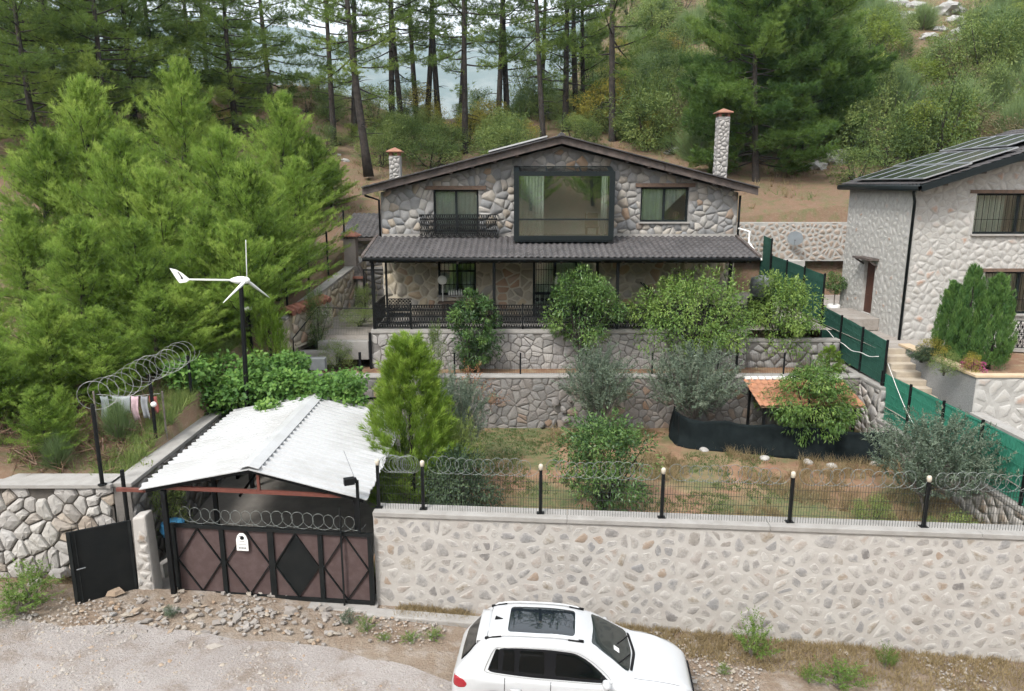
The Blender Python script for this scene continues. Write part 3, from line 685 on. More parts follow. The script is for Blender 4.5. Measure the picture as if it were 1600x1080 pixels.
for k in range(n+1): MB().bx(x0+k*s-.03, x0+k*s+.03, 26.92, 26.98, FLZ, FLZ+.96).build('railing_post', G['black'], house)
o = ornate(MB(), 0, 2.4, 0, .06, .92, dens=.09).build('railing_panel', G['black'], house, local=True); o.rotation_euler = (0, 0, math.pi/2); o.location = -wt(house)+Vector((-5.12, 27.05, FLZ))

# porch furniture
def bench(x0, x1, y, z, label):
    b = thing('garden_bench', label, 'bench', ((x0+x1)/2, y, z))
    s_ = MB()
    for k in range(5): s_.bx(x0, x1, y-.22+k*.09, y-.15+k*.09, z+.43, z+.46)
    s_.build('seat', G['black'], b)
    ornate(MB(), x0, x1, y+.25, z+.5, z+1.0, dens=.12).build('backrest', G['black'], b)
    for x in (x0, x1-.05):
        for yy in (y-.22, y+.2): MB().bx(x, x+.05, yy, yy+.05, z, z+.429).build('leg', G['black'], b)
        MB().bx(x, x+.05, y-.22, y+.22, z+.62, z+.66).build('armrest', G['black'], b)
bench(-4.75, -3.85, 27.7, FLZ, 'black cast-iron bench on the porch near its corner post')
tb = thing('wall_bench', 'long wooden bench under the porch window of the stone house', 'bench', (-1.8, 29.2, FLZ))
MB().bx(-2.95, -.75, 28.95, 29.45, FLZ+.62, FLZ+.68).build('seat', G['wood_old'], tb)
for x in (-2.8, -1.0): MB().bx(x, x+.1, 29.0, 29.4, FLZ, FLZ+.618).build('leg', G['wood_old'], tb)
fan = thing('pedestal_fan', 'round white fan standing at the porch window', 'fan', (-2.78, 29.3, FLZ))
MB().tube([(-2.78, 29.3, FLZ), (-2.78, 29.3, FLZ+1.4)], .02, 6).build('stand', G['white'], fan)
MB().lathe((-2.78, 29.22, FLZ+1.55), [(.06, -.06), (.17, -.03), (.19, 0), (.17, .04), (.06, .08)], 16, 'y').build('fan_cage', G['white'], fan, True)
MB().lathe((-2.78, 29.3, FLZ+.0), [(.2, 0), (.2, .02), (.05, .04)], 14).build('base', G['white'], fan)
for k in range(6):
    x = -2.55+k*.1
    tag(MB().lathe((x, HY+.03, 4.93), [(.03, 0), (.045, .05), (.03, .13), (.018, .17), (.02, .2+.02*(k % 3))], 8).build('ornament', G['white'], None, True), 'small white ornament on the porch window sill', 'ornament', 'ornaments on the porch window sill')
wl_ = thing('wall_lantern', 'white lantern on the wall beside the front door grille', 'lantern', (1.78, HY-.1, FLZ+1.3))
MB().lathe((1.78, HY-.12, FLZ+1.3), [(.03, 0), (.06, .05), (.07, .28), (.02, .36)], 8).build('lamp_glass', G['white'], wl_); MB().bx(1.76, 1.8, HY-.12, HY-.01, FLZ+1.62, FLZ+1.66).build('bracket', G['black'], wl_)
lg = thing('folded_lounger', 'dark folded lounge chair leaning on the porch wall', 'lounge chair', (5.6, 29.2, FLZ))
MB().bar((5.15, 29.35, FLZ+1.45), (6.05, 29.15, FLZ+.55), .05, .05).bar((5.2, 29.0, FLZ+1.45), (6.1, 28.8, FLZ+.55), .05, .05).bar((5.7, 29.3, FLZ), (5.3, 29.2, FLZ+1.3), .04).bar((5.7, 28.9, FLZ), (5.35, 28.85, FLZ+1.3), .04).bar((6.05, 29.2, FLZ+.56), (6.5, 29.1, FLZ+1.15), .05).build('frame', G['black'], lg)
MB().prism([(5.2, 29.33, FLZ+1.4), (6.02, 29.13, FLZ+.58), (6.02, 28.83, FLZ+.58), (5.2, 29.03, FLZ+1.4)], (0, 0, .03)).prism([(6.04, 29.15, FLZ+.6), (6.45, 29.06, FLZ+1.1), (6.45, 28.8, FLZ+1.1), (6.04, 28.85, FLZ+.6)], (0, 0, .03)).build('sling', G['grey_metal'], lg)

# retaining wall below the porch
def wall_thing(name, label, cat, O, U, NRM, L, z0, z1, mat, jmat, size, seed, thick=.35, coping=None, cop_mat='concrete', cop_over=.04, cop_t=.1, top=None, **kw):
    """straight stone wall: core, stones on its seen face, coping; O on the face, U along it; z1 may be (start,end)"""
    O, U, NRM = Vector(O), Vector(U).normalized(), Vector(NRM).normalized()
    za, zb = z1 if isinstance(z1, tuple) else (z1, z1); zc, zd = z0 if isinstance(z0, tuple) else (z0, z0)
    th = thing(name, label, cat, tuple(O+U*L/2-NRM*thick/2+Vector((0, 0, min(zc, zd)))))
    P = lambda u, z: Vector((O.x+U.x*u, O.y+U.y*u, z))
    core = MB().prism([P(0, zc), P(L, zd), P(L, zb), P(0, za)], -NRM*thick).build('wall', G[jmat], th)
    n = facing(core, G[mat], Vector((O.x, O.y, 0))+NRM*.002, U, Z3, NRM, [(0, zc), (L, zd), (L, zb-.01), (0, za-.01)], size, seed=seed, **kw)
    if coping:
        k = max(1, round(L/coping)); 
        for i in range(k):
            a, b = L*i/k, L*(i+1)/k-.006; ha, hb = za+(zb-za)*i/k, za+(zb-za)*(i+1)/k
            e = NRM*cop_over
            MB().prism([P(a, ha+.003)+e, P(b, hb+.003)+e, P(b, hb+cop_t)+e, P(a, ha+cop_t)+e], -NRM*(thick+2*cop_over)).build('coping', G[cop_mat], th, bevel=.012)
    return th
wall_thing('porch_retaining_wall', 'low grey rubble wall carrying the porch railing', 'wall', (-5.25, 26.86, 0), X3, (0, -1, 0), 14.0, 2.45, 3.9, 'rough_stone', 'rough_joint', .23, 41, aspect=1.45, joint=.028, thick=.33, coping=7, depth=.025, rough=True, tilt=.08)
# ------------------------------------------------------------------ garden walls
wd = Vector((1, -.0811, 0)).normalized(); wn = Vector((-.0811, -1, 0)).normalized()
FW0 = Vector((-3.05, 15.0, 0)); FWL = 17.0; FWT = 2.2
wall_thing('front_wall', 'long pale mortared stone wall along the gravel track behind the car', 'wall', FW0, wd, wn, FWL, (-.2, -1.05), FWT, 'front_stone', 'front_mortar', .225, 51, aspect=1.25, joint=.035, thick=.4, coping=4.2, cop_over=.05, cop_t=.11, depth=.003, flat=.70, tilt=.006, core=.34, jit=.5, drop=.2, rnds=(.12, .28))
wall_thing('terrace_wall', 'long grey rubble wall across the garden below the fruit trees', 'wall', (-8.9, 25.2, 0), X3, (0, -1, 0), 21.2, .5, 2.62, 'terrace_stone', 'terrace_joint', .23, 52, aspect=1.3, joint=.035, thick=.4, coping=5.3, cop_t=.08, depth=.022, rough=True, tilt=.08)
# tumbled hole: darker missing stones in the terrace wall
for i, (px, py, r) in enumerate(((868, 628, .2), (880, 640, .16), (884, 655, .18), (866, 660, .14), (848, 665, .16), (890, 625, .12))):
    p = at(px, py, Y=25.1); rr = random.Random(i)
    me = MB().lathe((0, 0, 0), [(.02, -.5), (.75, -.35), (1, 0), (.7, .4), (.05, .55)], 7, 'y').mesh('loose_stone', G['terrace_stone'])
    o = link('loose_stone', me); o.location = p+Vector((0, -.02, 0)); o.scale = (r, r*.9, r*.8); o.rotation_euler = (rr.random(), rr.random()*3, rr.random()*3)
    tag(o, 'loose rubble stone bulging from the collapsed patch of the garden wall', 'stone', 'loose stones in the collapsed wall patch')
wall_thing('dry_stone_wall', 'high dry stone wall of big pale boulders beside the open black gate', 'wall', (-19, 15.72, 0), X3, (0, -1, 0), 9.9, .3, 2.58, 'dry_stone', 'dry_joint', .29, 53, aspect=1.15, joint=.022, thick=.55, coping=None, depth=.055, flat=.88, jit=.5, drop=.24, tilt=.12, rough=True)
MB().bx(-19, -9.1, 15.6, 16.3, 2.583, 2.66).build('wall_capping', G['concrete'], bpy.data.objects['dry_stone_wall'])
wall_thing('boundary_wall', 'stone wall with broad concrete top running back beside the carport', 'wall', (-8.72, 15.72, 0), Y3, (1, 0, 0), 9.0, .1, 2.56, 'terrace_stone', 'terrace_joint', .27, 54, aspect=1.25, joint=.03, thick=.42, coping=4.5, cop_t=.1, depth=.04)
wall_thing('upper_boundary_wall', 'stone garden wall climbing from the vine to the outdoor oven', 'wall', (-8.2, 26.2, 0), (1.5, 7.2, 0), (.98, -.2, 0), 7.6, 3.2, (4.5, 6.0), 'porch_stone', 'porch_mortar', .3, 55, thick=.35, coping=3.8, cop_t=.1)
# low tile-capped wall at the foot of the path
tw = thing('tile_capped_wall', 'short stone wall capped with red tiles beside the garden path', 'wall', (-8.1, 27.2, 3.6))
c_ = MB().prism([(-8.35, 26.6, 3.4), (-7.35, 28.6, 3.6), (-7.35, 28.6, 5.0), (-8.35, 26.6, 4.75)], (.32, -.15, 0)).build('wall', G['porch_mortar'], tw)
ux = Vector((1, 2, 0)).normalized()
facing(c_, G['porch_stone'], (-8.03, 26.44, 0), ux, Z3, (ux.y, -ux.x, 0), [(0, 3.5), (2.2, 3.65), (2.2, 4.95), (0, 4.72)], .26, .03, seed=57)
facing(c_, G['porch_stone'], (-8.36, 26.58, 0), Vector((.9, -.42, 0)).normalized(), Z3, (-.42, -.9, 0), [(0, 3.5), (.35, 3.5), (.35, 4.7), (0, 4.7)], .2, .03, seed=58)
for k in range(8):
    p = Vector((-8.3, 26.55, 4.8))+Vector((1, 2, .24))*k*.125
    MB().tube([p+Vector((-.25, .13, -.03)), p+Vector((.08, -.04, .06)), p+Vector((.4, -.2, -.04))], [.11, .12, .12], 7).build('cap_tile', G['tile_red'], tw)
wall_thing('side_wall_low', 'low stone wall with concrete top under the bright green fence', 'wall', (12.35, 24.0, 0), (0, -1, 0), (-1, 0, 0), 11.0, (.4, -.6), (1.5, 1.55), 'front_stone', 'front_mortar', .3, 59, thick=.35, coping=3.7, depth=.012)
wall_thing('side_wall_high', 'stone wall with concrete top under the dark green fence by the shelter', 'wall', (12.33, 27.8, 0), (0, -1, 0), (-1, 0, 0), 4.1, .5, 2.6, 'front_stone', 'front_mortar', .3, 60, thick=.4, coping=2.05, depth=.012)
eo = bpy.data.objects['side_wall_high']
facing([c for c in eo.children if c.name.startswith('wall')][0], G['front_stone'], (0, 23.698, 0), X3, Z3, (0, -1, 0), [(12.34, 1.5), (12.72, 1.5), (12.72, 2.58), (12.34, 2.58)], .28, .03, seed=61)
# gate pillar
gp = thing('gate_pillar', 'narrow whitewashed stone pillar between the two black gates', 'pillar', (-8.25, 15.35, .1))
gpc = MB().add([(-8.5, 15.15, .0), (-8.12, 15.15, .0), (-8.12, 15.6, .0), (-8.5, 15.6, .0), (-8.47, 15.18, 2.05), (-8.16, 15.18, 2.12), (-8.16, 15.55, 2.12), (-8.47, 15.55, 2.05)], MB.BF).build('pillar', G['front_mortar'], gp, bevel=.05)
facing(gpc, G['front_stone'], (0, 15.152, 0), X3, Z3, (0, -1, .02), [(-8.48, .05), (-8.15, .05), (-8.18, 2.0), (-8.45, 2.0)], .22, .04, seed=62, flat=.6, depth=.02)
# low wall bed inside the small gate, with blue crate
bd = thing('planter_kerb', 'low concrete kerb behind the stone pillar inside the gate', 'kerb', (-7.9, 16.6, .2))
MB().bar((-8.3, 15.9, .3), (-7.55, 17.6, .45), .16, .5).build('kerb', G['concrete'], bd)
cr_ = thing('blue_bucket', 'dark bucket with blue rim standing behind the gate pillar', 'bucket', (-8.3, 16.4, .6))
MB().lathe((-8.22, 16.5, .55), [(.2, 0), (.25, .5), (.22, .5), (.18, .06)], 14).build('bucket', G['black'], cr_); MB().lathe((-8.22, 16.5, 1.02), [(.25, 0), (.3, .12), (.27, .3), (.2, .34)], 14).build('blue_bag', plain('blue_plastic', (.03, .15, .3), (.05, .2, .35), 8, .5), cr_)
# concrete kerb before the front wall
kb = MB(); 
kb.bar((-3.2, 14.6, .03), (-.4, 14.35, -.06), .3, .22); struct(kb.build('kerb', G['concrete'], None, bevel=.03))
struct(MB().prism([(-7.7, 14.85, .01), (-3.0, 14.62, -.02), (-3.0, 15.35, -.02), (-7.7, 15.5, .01)], (0, 0, .13)).build('gate_threshold', G['concrete'], None, bevel=.03))

# ------------------------------------------------------------------ fences
def mesh_panel(L, H, sx=.05, sz=.2, r=.0028):
    mb = MB(); n = int(L/sx)
    for k in range(n+1):
        x = L*k/n; mb.bar((x, 0, 0), (x, 0, H), 2*r)
    z = 0.0
    while z <= H+.001:
        mb.bar((0, -.006, z), (L, -.006, z), 2*r); z += sz
    return mb
def coil(p, q, R=.2, turns=11, r=.005, seed=0, flat=False):
    p, q = Vector(p), Vector(q); d = (q-p); L = d.length; d.normalize(); a = d.cross(Z3).normalized(); b = Z3; rr = random.Random(seed); n = turns*18
    pts = []
    for i in range(n+1):
        t = 2*math.pi*i/18; s_ = i/n; lean = .35*math.cos(t)*R
        k = R*(1+.06*math.sin(s_*9+seed))
        if flat:
            pts.append(p+d*(R*.9+(L-1.8*R)*s_+k*math.cos(t))+b*(k*math.sin(t)+.012*math.sin(s_*9+seed))+a*(.03*math.sin(t*.5+seed))); continue
        pts.append(p+d*(L*s_+lean+.03*math.sin(i*.31+seed))+a*(k*math.cos(t))+b*(k*math.sin(t)+.03*math.sin(s_*7+seed)))
    mb = MB().tube(pts, r, 4); m2 = MB()
    for i in range(0, n, 2):
        u = (pts[i+1]-pts[i]).normalized(); mb.bar(pts[i]-u*.02, pts[i]+u*.02, .018, .003)
    return mb
ff = thing('front_fence', 'black wire mesh fence with razor coils on top of the front wall', 'fence', tuple(FW0+wd*7+Vector((0, .2, FWT+.11))))
ZB = FWT+.114
fx = [at(px, 803+(px-660)*.0445, Y=15.0-.0811*((px-800)/74+3)).x for px in (660, 845, 1036, 1238, 1450)]
xs = [fx[0]-2.45] + fx + [fx[-1]+2.6, fx[-1]+5.2]
def fwp(x, z=0, off=.2): return Vector((x, wall_y(x)+off, ZB+z))
for i, x in enumerate(xs):
    if i == 0: x = -2.95
    p = fwp(x)
    po = MB().box((p.x, p.y, ZB+.5), (.065, .065, 1.0)).box((p.x, p.y, ZB+.006), (.16, .13, .012)).build('post', G['black'], ff)
    MB().lathe((p.x, p.y, ZB+1.0), [(.04, .0), (.042, .03), (.05, .05), (.05, .1), (.03, .13)], 10).build('post_lamp', plain('lamp_cap', (.52, .47, .38), (.46, .41, .33), 5, .4) if i == 0 else bpy.data.materials['lamp_cap'], po, True)
for i in range(len(xs)-1):
    a = xs[i] if i else -2.95; b = xs[i+1]; p, q = fwp(a+.04, -.02, .16), fwp(b-.04, -.02, .16); L = (q-p).length
    mp = mesh_panel(L, .92, .055, .19).build('wire_panel', G['wire'], ff, local=True); mp.location = p-wt(ff)+Vector((0, 0, .0)); mp.rotation_euler = (0, 0, math.atan2(q.y-p.y, q.x-p.x))
    coil(fwp(a+.05, 1.02, .22), fwp(b-.05, 1.02, .22), .19, 11, .005, i, True).build('razor_coil', G['razor_dull'] if 'razor_dull' in G else G.setdefault('razor_dull', paintmat('razor_dull', (.17, .185, .175), .5, metal=.3)), ff)
# posts and coil on the boundary wall by the forest
bf = thing('boundary_fence', 'black posts with razor coils on the boundary wall by the pines', 'fence', (-8.95, 20, 2.66))
bps = [(160, 757, 668), (245, 695, 628), (303, 655, 588)]
tops = []
for px, yb, yt in bps:
    p = at(px, yb, Z=2.67); h = 1.9
    MB().tube([(p.x, p.y, 2.664), (p.x, p.y, 2.664+h)], .045, 8).lathe((p.x, p.y, 2.664), [(.1, 0), (.1, .015), (.05, .02)], 8).build('post', G['black'], bf)
    tops.append(Vector((p.x, p.y, 2.664+h)))
tops.append(Vector((-8.8, 24.6, 5.0)))
for i in range(2): coil(tops[i]+Vector((0, 0, .12)), tops[i+1]+Vector((0, 0, .12)), .33, (7, 7, 6)[i], .006, 20+i).build('razor_coil', G['razor'], bf)
for (x, y, z0, z1) in ((-8.85, 24.4, 2.66, 5.3), (-8.6, 25.6, 2.66, 5.2), (-8.4, 27.2, 4.3, 6.3), (-8.1, 29.2, 4.6, 6.9), (-7.8, 31.2, 5.2, 7.4), (-7.5, 33.2, 5.8, 8.2)):
    MB().tube([(x, y, z0), (x, y, z1)], .04, 8).build('post', G['black'], bf)
wm = MB()
for k in range(2):
    a = [(-8.85, 24.4, 5.2), (-8.4, 27.2, 6.2), (-8.1, 29.2, 6.8), (-7.8, 31.2, 7.3), (-7.5, 33.2, 8.1)]
    wm.tube([Vector(p)-Vector((0, 0, k*.5)) for p in a], .006, 4)
wm.build('wire', G['razor'], bf)
fl = thing('flood_lamp', 'small white lamp fixed to a boundary post near the coil', 'lamp', (-8.6, 18.3, 3.7))
p = at(240, 632, Y=tops[1].y-.06); MB().lathe(tuple(p), [(.02, -.06), (.07, -.03), (.07, .03), (.02, .06)], 10, 'y').build('lamp_head', G['white'], fl, True)
MB().bar(p+Vector((0, .02, 0)), (tops[1].x, tops[1].y, p.z), .03).build('bracket', G['black'], fl)
fl = thing('post_camera', 'small white camera on the tall post by the vine', 'camera', (-8.85, 24.3, 5.2))
MB().box((-8.8, 24.2, 5.28), (.2, .3, .12)).build('camera_body', G['white'], fl, bevel=.03); MB().bar((-8.85, 24.35, 5.2), (-8.8, 24.25, 5.24), .03).build('bracket', G['black'], fl)
# gate-side tall post
MB().tube([(-8.62, 15.3, .1), (-8.62, 15.3, 3.15)], .045, 8).build('gate_post', G['black'], gp)

# green screened fence in steps
def screen_fence(name, label, segs, mat, x=12.52):
    th = thing(name, label, 'fence', (x, (segs[0][0]+segs[-1][1])/2, segs[0][2]))
    for (ya, yb, za, zb, ta, tb) in segs:       # near end, far end, bottom, top
        n = max(1, round(abs(yb-ya)/1.9))
        for k in range(n):
            y0_, y1_ = ya+(yb-ya)*k/n, ya+(yb-ya)*(k+1)/n
            f0, f1 = k/n, (k+1)/n; b0, b1 = za+(zb-za)*f0, za+(zb-za)*f1; t0, t1 = ta+(tb-ta)*f0, ta+(tb-ta)*f1
            V = []; F = []; nu, nv = 8, 6; rr = random.Random(int(y0_*100))
            for j in range(nv+1):
                for i in range(nu+1):
                    u = i/nu; v = j/nv; y = y0_+(y1_-y0_)*u; zz = (b0+(b1-b0)*u)*(1-v)+(t0+(t1-t0)*u)*v
                    V.append((x-.03-.03*math.sin(u*math.pi)*math.sin(v*3+y)+rr.uniform(-.006, .006), y, zz))
            off = len(V); V += [(a+.006, b, c) for a, b, c in V]
            for j in range(nv):
                for i in range(nu):
                    q = j*(nu+1)+i; F += [(q, q+1, q+nu+2, q+nu+1), (off+q, off+q+nu+1, off+q+nu+2, off+q+1)]
            MB().add(V, F).build('net_panel', G[mat], th, True)
            wm_ = MB(); L_ = abs(y1_-y0_)
            for i in range(1, int(L_/.12)): u = i*.12/L_; y = y0_+(y1_-y0_)*u; wm_.bar((x-.062, y, b0+(b1-b0)*u+.02), (x-.062, y, t0+(t1-t0)*u-.01), .006)
            for v in (.2, .4, .6, .8): wm_.bar((x-.066, y0_, b0+(t0-b0)*v), (x-.066, y1_, b1+(t1-b1)*v), .008)
            wm_.build('wire_mesh', G[mat], th)
            for zz0, zz1 in ((b0+.03, b1+.03), (t0-.03, t1-.03)): MB().bar((x-.055, y0_, zz0), (x-.055, y1_, zz1), .012, .02).build('rail', G[mat], th)
        for k in range(n+1):
            y = ya+(yb-ya)*k/n; f = k/n
            MB().box((x-.07, y, (za+(zb-za)*f+ta+(tb-ta)*f)/2+.03), (.06, .06, ta+(tb-ta)*f-za-(zb-za)*f+.08)).build('post', G['black'], th)
    return th
screen_fence('bright_green_fence', 'bright green netted fence on the low wall beside the neighbour', [(13.2, 23.95, 1.66, 1.62, 3.2, 3.15)], 'net_green')
screen_fence('dark_green_fence', 'dark green netted fence stepping up between the two houses', [(23.85, 29.1, 2.74, 2.9, 4.22, 4.55), (29.2, 35.4, 3.9, 4.1, 5.8, 6.0), (35.5, 40.5, 4.2, 5.5, 6.75, 7.2)], 'net_dark')
hose = MB(); pts = []
for k in range(30):
    t_ = k/29; y = 23.6-4.6*t_; pts.append((12.4, y, 3.55-1.55*math.sin(min(1, t_*1.25)*math.pi/2)-.35*math.sin(t_*math.pi)+1.1*max(0, t_-.55)))
hose.tube(pts, .009, 6); tag(hose.build('hose', G['white'], None, True), 'pale hose hanging along the bright green fence', 'hose')
hose = MB().tube([(12.38, 28.6-4.4*k/20, 3.75-.25*math.sin(k/20*3.1)-.12*k/20+.03*math.sin(k)) for k in range(21)], .012, 6)
tag(hose.build('cable', G['white'], None, True), 'thin pale cable sagging along the dark green fence', 'cable')
# wire fence of the terrace (low, on the coping) and post
tf = thing('terrace_fence', 'thin dark wire fence standing on the terrace wall', 'fence', (2, 25.45, 2.7))
for k in range(7):
    a, b = -4.4+k*2.35, -4.4+(k+1)*2.35
    mp = mesh_panel(b-a-.06, .75, .06, .25, .0022).build('wire_panel', G['wire'], tf); mp.location = -wt(tf)+Vector((a+.03, 25.5, 2.7))
    MB().box((a, 25.5, 3.08), (.05, .05, .8)).build('post', G['black'], tf)
for x, y, z0, z1 in ((-5.28, 26.78, 2.5, 3.95), (-5.5, 25.9, 2.5, 3.4), (8.2, 26.1, 2.5, 3.9), (10.6, 27.4, 2.6, 4.3)):
    tag(MB().tube([(x, y, z0), (x, y, z1)], .05, 8).build('iron_post', G['black']), {-5.28: 'black iron post at the corner of the porch wall', -5.5: 'short black post at the end of the terrace soil', 8.2: 'black post behind the widest fruit tree', 10.6: 'black post beside the fruit tree next to the dark fence'}[x], 'post')

# ------------------------------------------------------------------ gates
gg = thing('vehicle_gate', 'black framed double gate with dull brown panels and diamond bracing', 'gate', (-5.3, 15.15, .1))
A0, A1 = Vector((-7.62, 15.28, .17)), Vector((-3.12, 14.88, .12)); gd = (A1-A0); GL = gd.length; gd.normalize(); gd.z = 0; gd.normalize(); gn = Vector((gd.y, -gd.x, 0)); GH = 1.72
def gq(u, z, d=0): return Vector((A0.x, A0.y, A0.z-.011*u))+gd*u+Vector((0, 0, z))+gn*d
fr = MB().bar(gq(0, 0), gq(0, GH), .1, .1).bar(gq(GL, 0), gq(GL, GH), .1, .1).bar(gq(.052, .04), gq(GL-.052, .04), .07, .08).bar(gq(.052, GH-.04), gq(GL-.052, GH-.04), .07, .08)
for k in (1, 2, 3): fr.bar(gq(GL*k/4, .081), gq(GL*k/4, GH-.081), .1 if k != 2 else .13, .07)
fr = fr.build('frame', G['gate_black'], gg)
for k in range(4):
    u0, u1 = GL*k/4+.055, GL*(k+1)/4-.055; um = (u0+u1)/2
    P_ = [gq(u0, .06, -.02), gq(u1, .06, -.02), gq(u1, GH-.06, -.02), gq(u0, GH-.06, -.02)]
    MB().prism(P_, gn*-.006).build('panel', G['gate_panel'], gg)
    m_ = GH*.49
    for a, b in (((u0, m_), (um, GH-.09)), ((um, GH-.09), (u1, m_)), ((u1, m_), (um, .09)), ((um, .09), (u0, m_))):
        MB().bar(gq(*a, .006), gq(*b, .006), .022, .04, gn).build('brace', G['gate_black'], gg)
    if k == 2: MB().prism([gq(u0, m_, -.012), gq(um, .1, -.012), gq(u1, m_, -.012), gq(um, GH-.1, -.012)], gn*.004).build('diamond_plate', G['gate_black'], gg)
MB().bar(gq(GL-.62, -.3, .09), gq(GL-.62, 2.35, .09), .035, .035).build('drop_bolt', G['gate_black'], gg)
sp_ = MB()
for k in range(30): sp_.tube([gq(.1+k*(GL-.2)/29, GH), gq(.1+k*(GL-.2)/29, GH+.14)], [.006, .001], 4)
sp_.build('spikes', G['gate_black'], gg)
cl_ = coil(gq(.1, GH+.22, 0), gq(GL-.1, GH+.22, 0), .18, 17, .005, 40, True); cl_.build('razor_coil', G['razor_dull'], gg)
# arched sign plate on the gate
sg = thing('sign_plate', 'white arched plate with dark emblem fixed to the vehicle gate', 'sign', tuple(gq(1.62, 1.2, .05)))
uc, zb_, hw = 1.62, 1.17, .135
outl = [(-hw, 0), (hw, 0), (hw, .26), (hw*.75, .36), (hw*.35, .42), (-hw*.35, .42), (-hw*.75, .36), (-hw, .26)]
MB().prism([gq(uc+a, zb_+b, .045) for a, b in outl], gn*.012).build('plate', G['white'], sg)
em = MB(); q0 = lambda a, b: gq(uc+a, zb_+b, .0585)
em.prism([q0(-.045, .29), q0(0, .26), q0(.05, .28), q0(.055, .33), q0(.02, .36), q0(-.02, .355), q0(-.06, .34), q0(-.03, .32)], gn*.003).build('emblem', G['black'], sg)
tx = MB()
for k in range(5): tx.prism([q0(-.085+k*.036, .05), q0(-.06+k*.036, .05), q0(-.06+k*.036, .085), q0(-.085+k*.036, .085)], gn*.003)
tx.prism([q0(-.06, .225), q0(.06, .225), q0(.06, .235), q0(-.06, .235)], gn*.003).prism([q0(-.09, .15), q0(.09, .15), q0(.09, .158), q0(-.09, .158)], gn*.003).build('lettering', G['grey_metal'], sg)
# open pedestrian gate
pg = thing('pedestrian_gate', 'plain black steel gate leaf standing open in front of the boulders', 'gate', (-9.0, 14.9, .15))
B0, B1 = Vector((-8.52, 15.2, .14)), Vector((-9.5, 14.48, .2)); bd_ = (B1-B0); BL = bd_.length; bd_.normalize(); bn = Vector((-bd_.y, bd_.x, 0)).normalized(); 
if bn.y > 0: bn = -bn
bq = lambda u, z, d=0: B0+bd_*u+Vector((0, 0, z))+bn*d
MB().prism([bq(.05, .05, 0), bq(BL-.05, .05, 0), bq(BL-.05, 1.8, 0), bq(.05, 1.8, 0)], bn*.015).build('leaf', G['gate_black'], pg)
MB().bar(bq(.03, 0), bq(.03, 1.86), .08, .06).bar(bq(BL-.03, 0), bq(BL-.03, 1.86), .08, .06).bar(bq(.07, .03), bq(BL-.07, .03), .05, .06).bar(bq(.07, 1.83), bq(BL-.07, 1.83), .05, .06).build('frame', G['gate_black'], pg)
MB().tube([bq(BL-.09, .98, .04), bq(BL-.26, 1.0, .06)], .014, 6).build('handle', G['grey_metal'], pg)
MB().bar(bq(BL-.14, 0, .03), bq(BL-.14, 1.86, .03), .02).build('edge_strip', G['gate_black'], pg)
for k in range(9): MB().tube([bq(.1+k*(BL-.2)/8, 1.86), bq(.1+k*(BL-.2)/8, 2.02)], [.008, .002], 5).build('spike', G['gate_black'], pg)

# ------------------------------------------------------------------ carport
cp = thing('carport', 'white ribbed sheet carport with red steel beam behind the gate', 'carport', (-5.7, 17.5, .2))
RY_0, RY_1, RGX, RGZ = 14.92, 20.6, -5.68, 3.32
def ribbed(name, xe, ze):
    V = []; F = []; n = int((RY_1-RY_0)/.25); prof = []
    for k in range(n):
        y = RY_0+k*(RY_1-RY_0)/n; s_ = (RY_1-RY_0)/n; prof += [(y, 0), (y+s_*.62, 0), (y+s_*.7, .055), (y+s_*.92, .055)]
    prof.append((RY_1, 0))
    dx = Vector((xe-RGX, 0, ze-RGZ)).normalized(); nn = Vector((-dx.z, 0, dx.x)); nn = nn if nn.z > 0 else -nn
    rr = random.Random(3)
    for y, h in prof:
        a = Vector((RGX, y, RGZ))+nn*h; b = Vector((xe, y, ze))+nn*h+dx*rr.uniform(0, .05)
        V += [a, b, a-nn*.02, b-nn*.02]
    for k in range(len(prof)-1):
        q = 4*k; F += [(q, q+1, q+5, q+4), (q+2, q+6, q+7, q+3), (q+1, q+3, q+7, q+5), (q, q+4, q+6, q+2)]
    F += [(0, 2, 3, 1), (4*len(prof)-4, 4*len(prof)-3, 4*len(prof)-1, 4*len(prof)-2)]
    MB().add(V, F).build(name, G['white_steel'], cp)
ribbed('roof_sheet', -8.08, 2.86); ribbed('roof_sheet', -3.17, 2.62)
rc = MB().prism([(RGX-.22, RY_0, RGZ+.01), (RGX, RY_0, RGZ+.065), (RGX+.22, RY_0, RGZ), (RGX+.22, RY_0, RGZ+.012), (RGX, RY_0, RGZ+.08), (RGX-.22, RY_0, RGZ+.022)], (0, RY_1-RY_0, 0)); rc.build('ridge_cap', G['white_steel'], cp)
for y in (15.0, 17.6, 20.2):
    MB().bar((-7.66, y+.1, 2.83), (-3.75, y+.1, 2.63), .07, .08).build('tie_beam', G['rust_steel'], cp)
    if y < 16: MB().bar((-8.64, y+.05, 2.80), (-8.0, y+.05, 2.78), .06, .08).build('eave_beam', G['rust_steel'], cp)
    MB().bar((-5.55, y+.1, 2.765), (-5.55, y+.1, 3.24), .06).build('king_post', G['rust_steel'], cp)
    for xe, ze in ((-8.0, 2.86), (-3.25, 2.62)): MB().bar((RGX, y+.05, RGZ-.09), (xe, y+.05, ze-.09), .06, .07).build('rafter', G['black'], cp)
    MB().bx(-7.68, -7.58, y, y+.1, .1, 2.78).build('column', G['black'], cp); MB().bx(-3.5, -3.4, y+.1, y+.2, .1, 2.52).build('column', G['black'], cp)
for x, z in ((-7.3, 2.9), (-6.5, 3.05), (-4.8, 2.96), (-4.0, 2.74)): MB().bx(x-.02, x+.02, RY_0+.1, RY_1-.1, z, z+.04).build('purlin', G['rust_steel'], cp)
MB().bar((-6.9, 17.4, 1.6), (-5.75, 17.6, 3.15), .06).build('brace', G['black'], cp)
